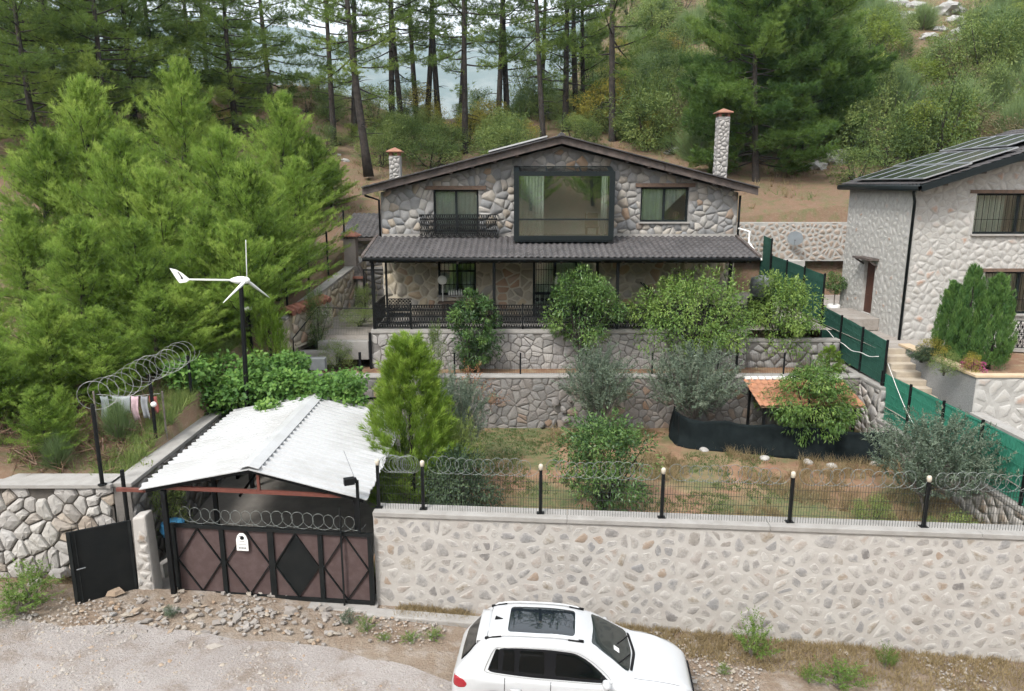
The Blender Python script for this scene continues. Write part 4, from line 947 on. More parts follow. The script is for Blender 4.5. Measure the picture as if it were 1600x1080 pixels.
# camera on the gate-side post
pc = thing('security_camera', 'black camera post rising over the carport corner', 'camera', (-3.3, 14.95, 2.2))
MB().bx(-3.36, -3.3, 14.8, 14.86, 1.9, 3.1).build('post', G['black'], pc); MB().box((-3.48, 14.74, 3.12), (.22, .14, .14), .4).lathe((-3.36, 14.8, 3.06), [(.03, 0), (.05, .05), (.02, .12)], 8).build('camera_head', G['black'], pc); MB().tube([(-3.36, 14.83, 3.1), (-3.6, 14.9, 3.75)], .006, 4).build('aerial', G['grey_metal'], pc)

# ------------------------------------------------------------------ wind turbine
tt = thing('wind_turbine', 'small white wind turbine with tail fin on a black pole', 'wind turbine', (-7.75, 20.75, .6))
hub = at(383, 438, Y=20.75)
MB().tube([(at(379, 580, Y=20.75).x, 20.75, .6), (hub.x-.13, 20.75, hub.z-.08)], [.075, .06], 10).build('pole', G['black'], tt)
MB().lathe(tuple(hub), [(.02, -.42), (.05, -.40), (.085, -.3), (.11, -.2), (.115, -.06), (.1, -.02), (.1, .02), (.09, .07), (.05, .12), (.01, .14)], 14, 'x').build('nacelle', G['white'], tt, True)
MB().tube([hub+Vector((-.38, 0, 0)), hub+Vector((-1.62, 0, .02))], [.03, .024], 8).build('tail_boom', G['white'], tt, True)
tfn = [(-1.55, -.03), (-1.68, -.1), (-1.86, -.12), (-1.95, .02), (-2.1, .3), (-1.93, .26), (-1.75, .15)]
MB().prism([hub+Vector((a, -.012, b+.04)) for a, b in tfn], (0, .024, 0)).build('tail_fin', G['white'], tt)
MB().prism([hub+Vector((a, -.0155, b+.04)) for a, b in ((-1.82, .0), (-1.74, -.01), (-1.75, .03), (-1.86, .2), (-1.89, .2), (-1.80, .04))], (0, .003, 0)).build('fin_mark', G['black'], tt)
ax = Vector((.94, -.34, 0)).normalized(); ha = Vector((-ax.y, ax.x, 0)); hc = hub+Vector((.05, 0, 0))
for ang in (94, 214, 334):
    r = Vector((0, 0, 1))*math.sin(R_(ang))+(-ha)*math.cos(R_(ang)); tn = ax.cross(r).normalized(); V = []; F = []
    st = [(.06, .045, .9), (.18, .1, .6), (.4, .085, .35), (.7, .06, .2), (1.0, .038, .12), (1.13, .02, .08)]
    for d_, w_, tw_ in st:
        c1 = (tn*math.cos(tw_)+ax*math.sin(tw_)); c2 = r.cross(c1)
        V += [hc+r*d_+c1*w_*.4, hc+r*d_+c2*.014, hc+r*d_-c1*w_*.6, hc+r*d_-c2*.008]
    for k in range(len(st)-1):
        for j in range(4): F.append((4*k+j, 4*k+(j+1) % 4, 4*k+4+(j+1) % 4, 4*k+4+j))
    F += [(3, 2, 1, 0), tuple(4*len(st)-4+j for j in range(4))]
    MB().add(V, F).build('blade', G['white'], tt, True)
# ------------------------------------------------------------------ neighbour's house
nh = thing('neighbour_house', 'pale stone house with solar roof and anthracite gutter beside the green fence', 'house', (19, 28.6, 3.85))
NX0, NX1, NY0, NY1, NZ0, NE = 14.0, 25.5, 26.0, 31.1, 3.8, 9.1; NR, NRZ = 20.5, 11.1
out = [(NX0, NZ0), (NX1, NZ0), (NX1, NE+.3), (NR, NRZ), (NX0, NE)]
UW = (16.1, 7.62, 19.2, 9.02); LW = (16.75, 4.78, 19.4, 6.3)
nm = MB(); holed(nm, (0, NY0, 0), X3, Z3, (0, -1, 0), out, [UW, LW], .35)
nm.bx(NX1-.35, NX1, NY0+.353, NY1, NZ0, NE).bx(NX0, NX1, NY1-.3, NY1+.05, NZ0, NE); 
DR = (28.35, 4.35, 29.2, 6.35); holed(nm, (NX0, 0, 0), Y3, Z3, (-1, 0, 0), [(NY0+.353, NZ0), (NY1-.303, NZ0), (NY1-.303, NE), (NY0+.353, NE)], [DR], .35)
nw = nm.build('wall', G['white_mortar'], nh)
facing(nw, G['white_stone'], (0, NY0-.002, 0), X3, Z3, (0, -1, 0), [(NX0+.02, NZ0), (20.0, NZ0), (20.0, NRZ-.2), (NX0+.02, NE-.05)], .19, .03, [UW, LW], aspect=1.5, seed=71, depth=.006, flat=.85, tilt=.01)
facing(nw, G['white_stone'], (NX0-.002, 0, 0), Y3, Z3, (-1, 0, 0), [(NY0+.02, NZ0), (NY1, NZ0), (NY1, NE), (NY0+.02, NE)], .24, .045, [DR], aspect=1.2, seed=72, depth=.006, flat=.6, tilt=.01)
window(nh, UW, NY0+.12, 1, lintel=None); window(nh, LW, NY0+.12, 1)
for r in (UW, LW):
    lb = MB().bx(r[0]-.25, r[2]+.1, NY0-.05, NY0+.05, r[3]+.004, r[3]+.12).build('lintel', G['wood_old'], nh)
    drape(nh, r[0]+.1, r[0]+1.3, NY0+.5, r[1]+.05, r[3]-.05)
    bl = MB()
    for k in range(14): bl.bx(r[0]+.1+k*.2, r[0]+.115+k*.2, NY0+.06, NY0+.075, r[1]+.03, r[3]-.03)
    bl.bx(r[0]+.05, r[2]-.05, NY0+.058, NY0+.077, r[1]+.5, r[1]+.515).build('window_grille', G['black'], nh)
MB().bx(NX0+.36, NX1-.36, NY1-1.0, NY1-.9, NZ0, NE).bx(NX0+.36, NX1-.36, NY0+.36, NY1-.32, 6.8, 6.95).build('inner_wall', G['plaster'], nh)
nd = MB().bx(NX0+.12, NX0+.18, DR[0]+.005, DR[2]-.005, DR[1], DR[3]-.005).build('door', G['door_wood'], nh)
for z in (4.5, 5.2): MB().bx(NX0+.105, NX0+.121, DR[0]+.15, DR[2]-.15, z, z+.55).build('door_panel', G['door_wood'], nd)
MB().bx(NX0+.06, NX0+.12, DR[0]+.1, DR[0]+.14, 5.1, 5.35).build('handle', G['grey_metal'], nd)
hd = MB().bx(NX0-.42, NX0-.003, DR[0]-.25, DR[2]+.25, DR[3]+.12, DR[3]+.2).build('door_hood', G['fascia'], nh)
for y in (DR[0]-.15, DR[2]+.1): MB().bar((NX0-.35, y, DR[3]+.11), (NX0-.01, y, DR[3]-.1), .06).build('hood_bracket', G['fascia'], nh)
struct(MB().bx(12.75, NX0-.004, 27.6, 30.0, 3.86, 4.34).build('door_landing', G['yard'], None, bevel=.03))
# roof
nrf = MB(); RXE, RZE = 13.7, 9.16
nrf.prism([(RXE, 25.2, RZE), (NR, 25.2, NRZ+.22), (NR, 25.2, NRZ+.36), (RXE, 25.2, RZE+.14)], (0, 6.1, 0)).prism([(26.2, 25.2, NE+.2), (NR+.005, 25.2, NRZ+.22), (NR+.005, 25.2, NRZ+.36), (26.2, 25.2, NE+.34)], (0, 6.1, 0))
nro = nrf.build('roof', G['anthracite'], nh)
dsl = Vector((NR-RXE, 0, NRZ+.22-RZE)); dl = dsl.length; dsl.normalize(); dn = Vector((-dsl.z, 0, dsl.x))
tiles('roof_tiles', G['tile_dark'], nro, Vector((NR, 25.2, NRZ+.38)), (0, 1, 0), -dsl, 6.1, dl)
MB().bar((RXE-.02, 25.16, RZE+.03), (NR, 25.16, NRZ+.25), .05, .22).build('barge_board', G['anthracite'], nro)
gt = MB()
for k in range(3): gt.tube([(RXE-.09, 25.1, RZE+.08-.03*k), (RXE-.09, 31.35, RZE+.08-.03*k)], .075, 8)
gt.build('gutter', G['anthracite'], nro, True)
for k in range(5):
    p = Vector((RXE, 0, RZE-.05))+dsl*(.9+k*1.3); MB().bx(p.x-.06, p.x+.06, 25.25, NY0-.01, p.z-.1, p.z+.02).build('rafter_end', G['fascia'], nro)
pipe([(RXE-.05, 25.5, RZE-.02), (RXE-.02, 25.6, RZE-.12), (NX0-.07, NY0-.07, RZE-.42), (NX0-.07, NY0-.07, NZ0)], .05, 'anthracite', nh)
# solar panels, each lifted off the tiles
G['pv'] = plain('solar_cell', (.012, .014, .02), (.018, .02, .03), 3, .12, spec=.6)
pvf = MB().bx(0, 1.0, 0, .03, 0, .04).bx(0, 1.0, 1.62, 1.65, 0, .04).bx(0, .03, .031, 1.619, 0, .04).bx(.97, 1.0, .031, 1.619, 0, .04).mesh('panel_frame', paintmat('aluminium', (.5, .52, .54), .4, metal=.8))
pvc = MB().bx(.031, .969, .031, 1.619, .01, .034).mesh('cells', G['pv'])
rot = Matrix(((0, dsl.x, dn.x), (-1, dsl.y, dn.y), (0, dsl.z, dn.z))).to_euler()
for j in range(3):
    for i in range(5):
        lift = .14 if j < 2 else .2
        loc = Vector((RXE, 26.25+i*1.04+(.3 if j == 1 else .0), RZE+.16))+dsl*(.12+j*1.75)+dn*lift
        if j == 2 and i < 1: continue
        row = ('lowest row, above the gutter', 'middle row of the roof', 'top row nearest the ridge')[j]
        sp = thing('solar_panel', 'dark solar panel on the pale house roof, ' + row, 'solar panel', tuple(loc), 'solar panels on the pale house, ' + row)
        sp.rotation_euler = rot
        link('panel_frame', pvf, sp, True); link('cells', pvc, sp, True)
# stepped stone walls at the back of the neighbour's yard
wall_thing('back_yard_wall', 'reddish stone wall at the back, carrying the satellite dish', 'wall', (10.6, 36.75, 0), X3, (0, -1, 0), 12.0, 5.6, 7.5, 'red_stone', 'white_mortar', .22, 75, aspect=1.25, joint=.05, thick=.4, depth=.02, flat=.65)
wall_thing('back_step_wall', 'low pale stone wall below the reddish back wall', 'wall', (12.6, 35.7, 0), X3, (0, -1, 0), 1.6, 3.8, 5.7, 'white_stone', 'white_mortar', .36, 76, thick=1.0)
sd_ = thing('satellite_dish', 'round white satellite dish on the reddish back wall', 'satellite dish', (13.95, 36.3, 6.6))
dc = at(1243, 372, Y=36.3)
dm = MB().lathe((0, 0, 0), [(.36, .05), (.3, .034), (.2, .014), (.08, .002), (.01, 0), (.01, -.012), (.08, -.01), (.2, .002), (.3, .022), (.37, .04)], 20, 'y').build('dish', plain('dish_grey', (.36, .4, .44), (.32, .35, .38), 3, .5), sd_, False, local=True)
dm.location = dc-wt(sd_); dm.rotation_euler = (R_(-20), 0, R_(150))
MB().tube([dc+Vector((0, .1, 0)), dc+Vector((0, .44, -.1))], .025, 6).tube([dc+Vector((0, .05, -.3)), dc+Vector((-.15, -.35, -.1))], .012, 6).box(dc+Vector((-.15, -.37, -.08)), (.06, .1, .06)).build('mount', G['grey_metal'], sd_)

# planter, steps, railing in front of the neighbour's house
pt = thing('planter_bed', 'raised stone planter with cypresses before the pale house', 'planter', (16, 22.5, 2.05))
PZ = 3.86; py0 = 20.62
pcore = MB().bx(13.45, 13.75, py0+.004, 24.9, 2.0, PZ).bx(13.45, 24, py0, py0+.3, 1.6, PZ-.002).build('wall', G['white_mortar'], pt)
facing(pcore, G['white_stone'], (0, py0-.002, 0), X3, Z3, (0, -1, 0), [(13.46, 1.6), (19, 1.6), (19, PZ-.02), (13.46, PZ-.02)], .36, .07, seed=81, depth=.015, flat=.7)
MB().bx(13.44, 13.448, py0, 24.9, 2.0, PZ).build('pebble_render', plain('pebbledash', (.27, .27, .265), (.17, .17, .17), 30, .95, bump=.8, bscale=60), pt)
MB().bx(13.4, 13.8, py0+.25, 24.95, PZ+.003, PZ+.07).build('coping', plain('sandstone', (.52, .4, .27), (.46, .35, .24), 4, .85), pt)
MB().bx(13.4, 24, py0-.05, py0+.245, PZ+.004, PZ+.066).build('coping', bpy.data.materials['sandstone'], pt)
MB().bx(13.76, 24, py0+.31, 24.9, 2.5, PZ-.12).build('bed_soil', G['terrace_soil'], pt)
st = thing('garden_steps', 'pale flight of steps between the green fence and the planter', 'steps', (13.0, 23, 2.05))
for k in range(9): MB().bx(12.62, 13.436, 24.85-(k+1)*.36, 24.85-k*.36-.003 if k else 24.9, 2.0, 3.84-k*.18).build('step', G['step'] if 'step' in G else G.setdefault('step', plain('step_stone', (.44, .38, .30), (.36, .31, .25), 3, .9)), st, bevel=.01)
wall_thing('neighbour_low_wall', 'white rendered low wall behind the bright green fence', 'wall', (13.35, 20.5, 0), (0, -1, 0), (-1, 0, 0), 7.5, 1.8, (2.75, 2.75), 'white_stone', 'white_mortar', .5, 83, thick=.3, coping=7.5)
ir = thing('iron_railing', 'black iron railing behind the cypresses at the photo edge', 'railing', (17.5, 24.2, 3.85))
o = ornate(MB(), 0, 3.0, 0, .05, 1.0, dens=.13).build('panel', G['black'], ir); o.location = -wt(ir)+Vector((17.0, 24.4, 3.85)); o.rotation_euler = (0, 0, R_(-18))
MB().bar((17.0, 24.4, 3.85), (19.85, 23.47, 3.85), .2, .12).build('kerb', G['concrete'], ir)

# ------------------------------------------------------------------ outdoor oven and outbuilding
ov = thing('outdoor_oven', 'grey rendered garden oven with tall red-capped chimney', 'oven', (-7.1, 32.5, 4.1))
G['render'] = plain('grey_render', (.30, .26, .245), (.23, .20, .19), 2, .9); G['soot'] = plain('sooty_render', (.27, .235, .22), (.06, .055, .052), 1.6, .95, lo=.42, hi=.6)
ob = MB().bx(-7.62, -6.55, 32.1, 33.1, 4.0, 4.55).bx(-7.62, -7.4, 32.1, 33.1, 4.553, 5.35).bx(-6.77, -6.55, 32.1, 33.1, 4.553, 5.35).bx(-7.397, -6.773, 32.9, 33.1, 4.553, 5.35)
ob.add([(-7.62, 32.1, 5.353), (-6.55, 32.1, 5.353), (-6.55, 33.1, 5.353), (-7.62, 33.1, 5.353), (-7.4, 32.25, 5.8), (-6.78, 32.25, 5.8), (-6.78, 32.9, 5.8), (-7.4, 32.9, 5.8)], MB.BF)
ob.build('oven_body', G['soot'], ov); MB().bx(-7.35, -6.83, 32.3, 32.85, 5.803, 7.0).build('chimney', G['render'], ov)
MB().add([(-7.5, 32.15, 7.1), (-6.68, 32.15, 7.1), (-6.68, 33.0, 7.1), (-7.5, 33.0, 7.1), (-7.5, 32.15, 7.14), (-6.68, 32.15, 7.14), (-6.68, 33, 7.14), (-7.5, 33, 7.14), (-7.09, 32.57, 7.4)], [(0, 3, 2, 1), (0, 1, 5, 4), (1, 2, 6, 5), (2, 3, 7, 6), (3, 0, 4, 7), (4, 5, 8), (5, 6, 8), (6, 7, 8), (7, 4, 8)]).build('chimney_cap', G['tile_red'], ov)
for a in (-7.3, -6.9): MB().bx(a, a+.08, 32.4, 32.75, 7.003, 7.099).build('cap_leg', G['render'], ov)
MB().bx(-7.7, -6.5, 32.0, 32.098, 5.3, 5.4).build('mantel', G['tile_red'], ov)
ou = thing('outbuilding', 'small stone outbuilding with dark tiled roof behind the oven', 'outbuilding', (-6.3, 36, 4.2))
oc = MB().bx(-7.5, -5.26, 34.6, 37.3, 4.0, 6.85).build('wall', G['porch_mortar'], ou)
facing(oc, G['rough_stone'], (0, 34.598, 0), X3, Z3, (0, -1, 0), [(-7.5, 4), (-5.27, 4), (-5.27, 6.8), (-7.5, 6.8)], .3, .035, seed=85)
MB().prism([(-7.9, 34.1, 6.8), (-7.9, 37.4, 7.75), (-7.9, 37.4, 7.87), (-7.9, 34.1, 6.92)], (2.66, 0, 0)).build('roof', G['fascia'], ou)
tiles('roof_tiles', G['tile_dark'], ou, (-7.95, 37.4, 7.92), (1, 0, 0), (0, -3.3, -.95), 2.7, 3.45)
pf = thing('pergola_frame', 'black steel frame standing between the oven and the porch', 'frame', (-5.7, 32, 4))
MB().bar((-6.3, 31.2, 4.1), (-6.3, 31.2, 5.75), .06).bar((-5.3, 31.2, 4.1), (-5.3, 31.2, 5.75), .06).bar((-6.33, 31.2, 5.78), (-5.27, 31.2, 5.78), .06).build('frame', G['black'], pf)
gf = thing('garden_handrail', 'thin black rail crossing the path below the oven', 'railing', (-6.3, 28.2, 3.8))
MB().tube([(-7.4, 27.6, 3.7), (-7.4, 27.6, 4.75), (-5.2, 27.4, 4.75)], .02, 6).tube([(-7.9, 26.0, 2.6), (-7.9, 26.0, 3.9), (-7.4, 27.6, 4.72)], .022, 6).build('rail', G['black'], gf)
mp = mesh_panel(2.2, 1.0, .06, .25, .0022).build('wire_panel', G['wire'], gf); mp.location = -wt(gf)+Vector((-7.4, 27.5, 3.72))
bc = thing('metal_box', 'grey metal box on a post above the vine', 'box', (-7.0, 24.9, 2.6))
p = at(497, 568, Y=24.9); MB().box(p, (.55, .3, .42)).build('box', G['grey_metal'], bc, bevel=.02); MB().bx(p.x-.33, p.x-.28, 24.88, 24.94, 2.6, p.z+.3).build('post', G['black'], bc)
for i, (x, y, sx, sy, z0, z1) in enumerate(((-6.3, 27.0, 1.9, .35, 2.9, 3.62), (-7.2, 26.6, 1.4, .4, 2.8, 3.3))):
    struct(MB().bx(x-sx/2, x+sx/2, y-sy/2, y+sy/2, z0, z1).build('path_step', G['concrete'], None, bevel=.03))
# right of the porch: tank, step wall
tk = thing('water_tank', 'grey round tank at the porch corner by the dark fence', 'tank', (9.75, 28.6, 4.0))
MB().lathe((9.75, 28.6, 5.0), [(.3, 0), (.42, .08), (.45, .5), (.4, .75), (.15, .85)], 16).build('tank', G['grey_metal'], tk, True); MB().bx(9.35, 10.15, 28.25, 28.95, 4.0, 4.99).build('stand', G['black'], tk)
wall_thing('side_step_wall', 'short low rubble wall beside the porch under the fruit tree', 'wall', (8.8, 27.0, 0), X3, (0, -1, 0), 3.5, 2.45, 3.55, 'rough_stone', 'rough_joint', .28, 86, thick=.3, coping=3.5)

# ------------------------------------------------------------------ shelter and black net pen
sh = thing('hen_shelter', 'small shelter with orange tiled roof at the garden wall corner', 'shelter', (9.7, 23.9, .7))
MB().prism([(8.1, 22.95, 2.22), (8.1, 24.75, 2.6), (8.1, 24.75, 2.64), (8.1, 22.95, 2.26)], (3.35, 0, 0)).build('roof_board', G['wood'], sh)
tiles('roof_tiles', G['tile_orange'], sh, (8.05, 24.78, 2.68), (1, 0, 0), (0, -1.83, -.385), 3.42, 1.9, pitch=.22, amp=.035)
for x, y, z in ((8.25, 23.05, 2.22), (11.2, 23.05, 2.22), (8.25, 24.6, 2.55), (11.2, 24.6, 2.55), (9.7, 23.05, 2.22)): MB().bx(x-.04, x+.04, y-.04, y+.04, .6, z).build('post', G['black'], sh)
rg = MB()
for k in range(14): rg.box((8.2+k*.245, 24.82, 2.74), (.2, .16, .07), .1*math.sin(k*2))
rg.build('ridge_mortar', G['white'], sh)
np_ = thing('net_pen', 'low pen walled with black shade netting below the garden wall', 'pen', (8.5, 22.8, .7))
path = [(5.75, 25.1), (5.55, 24.2), (5.62, 23.55), (5.9, 23.25), (7, 23.0), (8.5, 22.6), (10, 22.2), (11.2, 21.9), (11.75, 21.95), (12.2, 22.6)]
seg = [Vector((a, b, 0)) for a, b in path]; V = []; F = []; nn = 150; nv = 9
lens = [0]
for a, b in zip(seg[:-1], seg[1:]): lens.append(lens[-1]+(b-a).length)
for i in range(nn+1):
    s_ = lens[-1]*i/nn; k = max(j for j in range(len(lens)-1) if lens[j] <= s_+1e-9); f = (s_-lens[k])/(lens[k+1]-lens[k]); p = seg[k].lerp(seg[k+1], f)
    tn = (seg[k+1]-seg[k]).normalized(); nrm = Vector((tn.y, -tn.x, 0))
    top = 1.76+.02*math.sin(s_*1.3)+.1*max(0, 1-s_/2.2)-.06*math.sin(s_*2.05)**2+.03*noise.noise((s_*3, 0, 7))
    for j in range(nv+1):
        v = j/nv; b = .14*(1-v)**2+.035*noise.noise((s_*2.2, v*1.5, 3))+.03*noise.noise((s_*6, v*2, 5))*(1-.5*v)+.06*math.sin(s_*1.7+v*5)*v*(1-v)*2-.05*math.sin(s_*4.2)**2*v*(1-v)
        V.append(p+nrm*b+Vector((0, 0, .68+(top-.68)*v)))
for i in range(nn):
    for j in range(nv): q = i*(nv+1)+j; F.append((q, q+nv+1, q+nv+2, q+1))
o = MB().add(V, F).build('net_wall', G['tarp'], np_, True); md = o.modifiers.new('s', 'SOLIDIFY'); md.thickness = .012
for (a, b) in path[2::2]: MB().tube([(a, b+.06, .6), (a, b+.06, 1.75)], .03, 6).build('post', G['black'], np_)
for i, (px, py) in enumerate(((1100, 703), (1195, 716), (1262, 722), (1300, 728), (1355, 718), (1365, 725))):
    p = at(px, py, Z=.75); rr = random.Random(i); b = bmesh.new(); bmesh.ops.create_icosphere(b, subdivisions=2, radius=.16)
    for v in b.verts: v.co *= 1+.3*noise.noise(v.co*6+Vector((i, 0, 0))); v.co.z *= .6
    me = bpy.data.meshes.new('edge_stone'); b.to_mesh(me); b.free(); me.materials.append(G['dry_stone']); o = link('edge_stone', me); o.location = p
    tag(o, 'pale stone holding down the foot of the black netting', 'stone', 'stones along the foot of the netting')

# ------------------------------------------------------------------ washing behind the boundary wall
ln = thing('clothes_line', 'thin line strung behind the boundary wall', 'clothes line', (-10, 18.5, 3.0))
MB().tube([(-10.9, 18.55, 3.95), (-10, 18.5, 3.9), (-9.15, 18.45, 4.0)], .006, 5).build('line', G['razor'], ln)
for x in (-10.92, -9.13): MB().tube([(x, 18.5, 2.7), (x, 18.5, 4.05)], .025, 6).build('post', G['bark_grey'], ln)
for i, (x0, x1, h, c, lab) in enumerate(((-10.75, -10.55, .62, (.24, .27, .28), 'dark grey cloth at the far end of the washing line'), (-10.45, -9.98, .48, (.36, .39, .41), 'wide pale grey sheet on the washing line'), (-9.95, -9.76, .66, (.42, .30, .33), 'white and pink patterned cloth on the washing line'), (-9.68, -9.5, .6, (.27, .28, .30), 'narrow grey cloth next to the post lamp'), (-9.45, -9.25, .42, (.24, .07, .06), 'dark red cloth on the washing line'))):
    V = []; F = []; n_, m_ = 10, 6
    for a in range(n_+1):
        for b in range(m_+1):
            u, v = a/n_, b/m_; V.append((x0+(x1-x0)*u+.02*math.sin(v*5+i), 18.47+.03*math.sin(u*8+i)*v+.02*math.sin(u*3), 3.93-.03*math.sin(u*3.1)-h*v-.03*math.sin(u*5+i)*v))
    for a in range(n_):
        for b in range(m_): q = a*(m_+1)+b; F.append((q, q+1, q+m_+2, q+m_+1))
    o = MB().add(V, F).build('hanging_cloth', plain('cloth%d' % i, c, tuple(min(1, v*1.5) for v in c) if i == 2 else None, 6, .9), None, True); md = o.modifiers.new('s', 'SOLIDIFY'); md.thickness = .008
    tag(o, lab, 'cloth')
# ------------------------------------------------------------------ vegetation
def unit(a): return a/np.maximum(np.linalg.norm(a, axis=-1, keepdims=True), 1e-9)
def tuft_mesh(C, D, tint, rng, n, L, W, spread, jit=.04):
    """needles: n thin triangles for each tuft"""
    T = len(C); C = np.repeat(C, n, 0); D = np.repeat(D, n, 0); ti = np.repeat(tint, n)
    d = unit(D + spread*rng.normal(size=(T*n, 3))); l = L*rng.uniform(.6, 1.15, (T*n, 1))
    base = C + D*rng.uniform(-jit, jit, (T*n, 1))*2 + rng.normal(size=(T*n, 3))*jit*.4
    s = unit(np.cross(d, rng.normal(size=(T*n, 3))))*W*.5
    V = np.stack([base-s, base+s, base+d*l], 1).reshape(-1, 3); F = np.arange(T*n*3).reshape(-1, 3)
    return V, F, np.clip(np.repeat(ti, 3) + np.repeat(rng.normal(0, .07, T*n), 3), 0, 1)
def leaf_mesh(C, D, Nn, tint, rng, L, W, fold=.25):
    """leaves: one folded quad each"""
    T = len(C); l = L*rng.uniform(.65, 1.2, (T, 1)); D = unit(D); s = unit(np.cross(D, Nn)); n = np.cross(s, D)
    w = W*.5*rng.uniform(.75, 1.2, (T, 1))
    V = np.stack([C, C+D*l*.45+s*w+n*w*fold, C+D*l-n*l*.12, C+D*l*.45-s*w+n*w*fold], 1).reshape(-1, 3)
    F = np.arange(T*4).reshape(-1, 4)
    return V, F, np.clip(np.repeat(tint + rng.normal(0, .1, T), 4), 0, 1)
def join(parts):
    V = []; F = []; A = []; o = 0
    for v, f, a in parts: V.append(v); F.append(f+o); A.append(a); o += len(v)
    return np.concatenate(V), np.concatenate(F), np.concatenate(A)
PROTO = {}
def proto(key, V, F, A, mat, trunk, tmat, h, w, cname='crown'):
    cm = mesh_np(cname, V, F, mat, False, {'tint': A}); tm = trunk.mesh('trunk', tmat, True) if trunk and trunk.v else None
    PROTO[key] = (cm, tm, h, w, cname)
def plant(key, name, label, cat, loc, h=None, w=None, rz=0, group=None, wy=None):
    cm, tm, ph, pw, cn = PROTO[key]
    sz = (h/ph) if h else 1; sx = (w/pw) if w else sz
    o = thing(name, label, cat, tuple(loc), group, rz); o.scale = (sx, sx if wy is None else wy/pw, sz)
    c = link(cn, cm, o, True)
    if tm: link('trunk' if cn != 'foliage' else 'stem', tm, o, True)
    return o
def rot_about(az, el): return np.stack([np.cos(az)*np.cos(el), np.sin(az)*np.cos(el), np.sin(el)], -1)

def young_pine(key, seed, h, R, mat, nb=150, nn=12, L=.19, W=.015, bare=.03, pw=.62):
    rng = np.random.default_rng(seed); tr = MB(); Cs = []; Ds = []; Ts = []
    lean = rng.normal(0, .03, 2)
    tr.tube([(lean[0]*z, lean[1]*z, z) for z in np.linspace(-.4, h, 7)], [max(.015, .02*h*(1-.95*i/6)) for i in range(7)], 7)
    for k in range(nb):
        t = bare+(1-bare)*((k+rng.random())/nb)**.85; z = h*t*.97; az = k*2.399+rng.normal(0, .3)
        prof = (1-t)**pw*min(1, .55+t*2.2); l = R*prof*rng.uniform(.5, 1.25)+.2*rng.uniform(.7, 1.3)
        el = np.interp(t, [0, .5, 1], [.3, .75, 1.3])+rng.normal(0, .15)
        d = rot_about(az, el); b = np.array([lean[0]*z, lean[1]*z, z]); side = unit(np.cross(d, [0, 0, 1.0])); upv = np.cross(side, d)
        n = max(3, int(l/.11)); ti = .5+rng.normal(0, .26)
        if rng.random() < .14: continue
        if k % 2 == 0: tr.tube([b, b+d*l*.5, b+d*l*.9+np.array([0, 0, .12*l])], [.02, .013, .005], 4, False)
        for s in np.linspace(.18, 1, n):
            c = b+d*l*s+np.array([0, 0, .2*l*s*s]); m = 3 if s < .95 else 2
            for j in range(m):
                off = rng.normal(0, 1)*(.24*(1-.65*s)+.04)*min(1, l)
                dd = unit(d*.8+side*np.sign(off)*min(1, abs(off)*3)*.8+upv*rng.uniform(-.15, .6)+np.array([0, 0, .75]))
                Cs.append(c+side*off+upv*rng.normal(0, .06)); Ds.append(dd); Ts.append(ti+rng.normal(0, .08)+(.1 if s > .85 else 0))
    V, F, A = tuft_mesh(np.array(Cs), np.array(Ds), np.array(Ts), rng, nn, L, W, .42)
    proto(key, V, F, A, mat, tr, G['bark'], h, 2*R)
def tall_pine(key, seed, h, R, mat, nb=52, bare=.4, nn=13, L=.24, W=.02, dens=1.0, tr_r=.21, drop=0.0):
    rng = np.random.default_rng(seed); tr = MB(); Cs = []; Ds = []; Ts = []
    bx, by = rng.normal(0, .35, 2)
    ctr = lambda z: np.array([bx*math.sin(z/h*2.2), by*math.sin(z/h*2.6), z])
    zs = np.linspace(-.8, h, 12); tr.tube([ctr(z) for z in zs], [max(.03, tr_r*(1-.9*max(0, z)/h))*(1.25 if z < 0 else 1) for z in zs], 9)
    for k in range(8):
        z = h*rng.uniform(min(.08, bare), bare); d = rot_about(rng.uniform(0, 6.28), rng.uniform(-.2, .3)); b = ctr(z); l = rng.uniform(.5, 1.6)
        tr.tube([b, b+d*l*.6, b+d*l+np.array([0, 0, -.1])], [.03, .018, .006], 4, False)
    for k in range(nb):
        t = bare+(1-bare)*(k+rng.random())/nb; z = h*t; az = k*2.399+rng.normal(0, .5)
        u = (t-bare)/(1-bare); l = R*(.55+.75*math.sin(min(1, u*1.25+.2)*math.pi)*.7)*(1-u**3*.7)*rng.uniform(.55, 1.15)
        el = np.interp(u, [0, .6, 1], [-.05, .25, .9])+rng.normal(0, .16)-drop
        d = rot_about(az, el); b = ctr(z); side = unit(np.cross(d, [0, 0, 1.0])); ti = .45+rng.normal(0, .2)
        curve = lambda s: b+d*l*s+np.array([0, 0, .18*l*s*s-.08*l*s])
        tr.tube([curve(s) for s in (0, .35, .7, 1)], [.055*(1-u*.5), .04, .022, .008], 5, False)
        n = int(l/.16*dens)
        for s in np.linspace(.32, 1, max(4, n)):
            c = curve(s); wd = .75*(1.15-s)*min(1.3, l/2)+.12
            for j in range(int(5*dens)):
                off = rng.normal(0, .55)*wd; fw = rng.uniform(0, .35)
                p = c+side*off+d*fw*abs(off)+np.array([0, 0, rng.normal(.06, .17)])
                Cs.append(p); Ds.append(unit(d*.6+side*np.sign(off)*.7+np.array([0, 0, .55])+rng.normal(0, .25, 3))); Ts.append(ti+rng.normal(0, .1))
    V, F, A = tuft_mesh(np.array(Cs), np.array(Ds), np.array(Ts), rng, nn, L, W, .5)
    proto(key, V, F, A, mat, tr, G['bark'], h, 2*R)
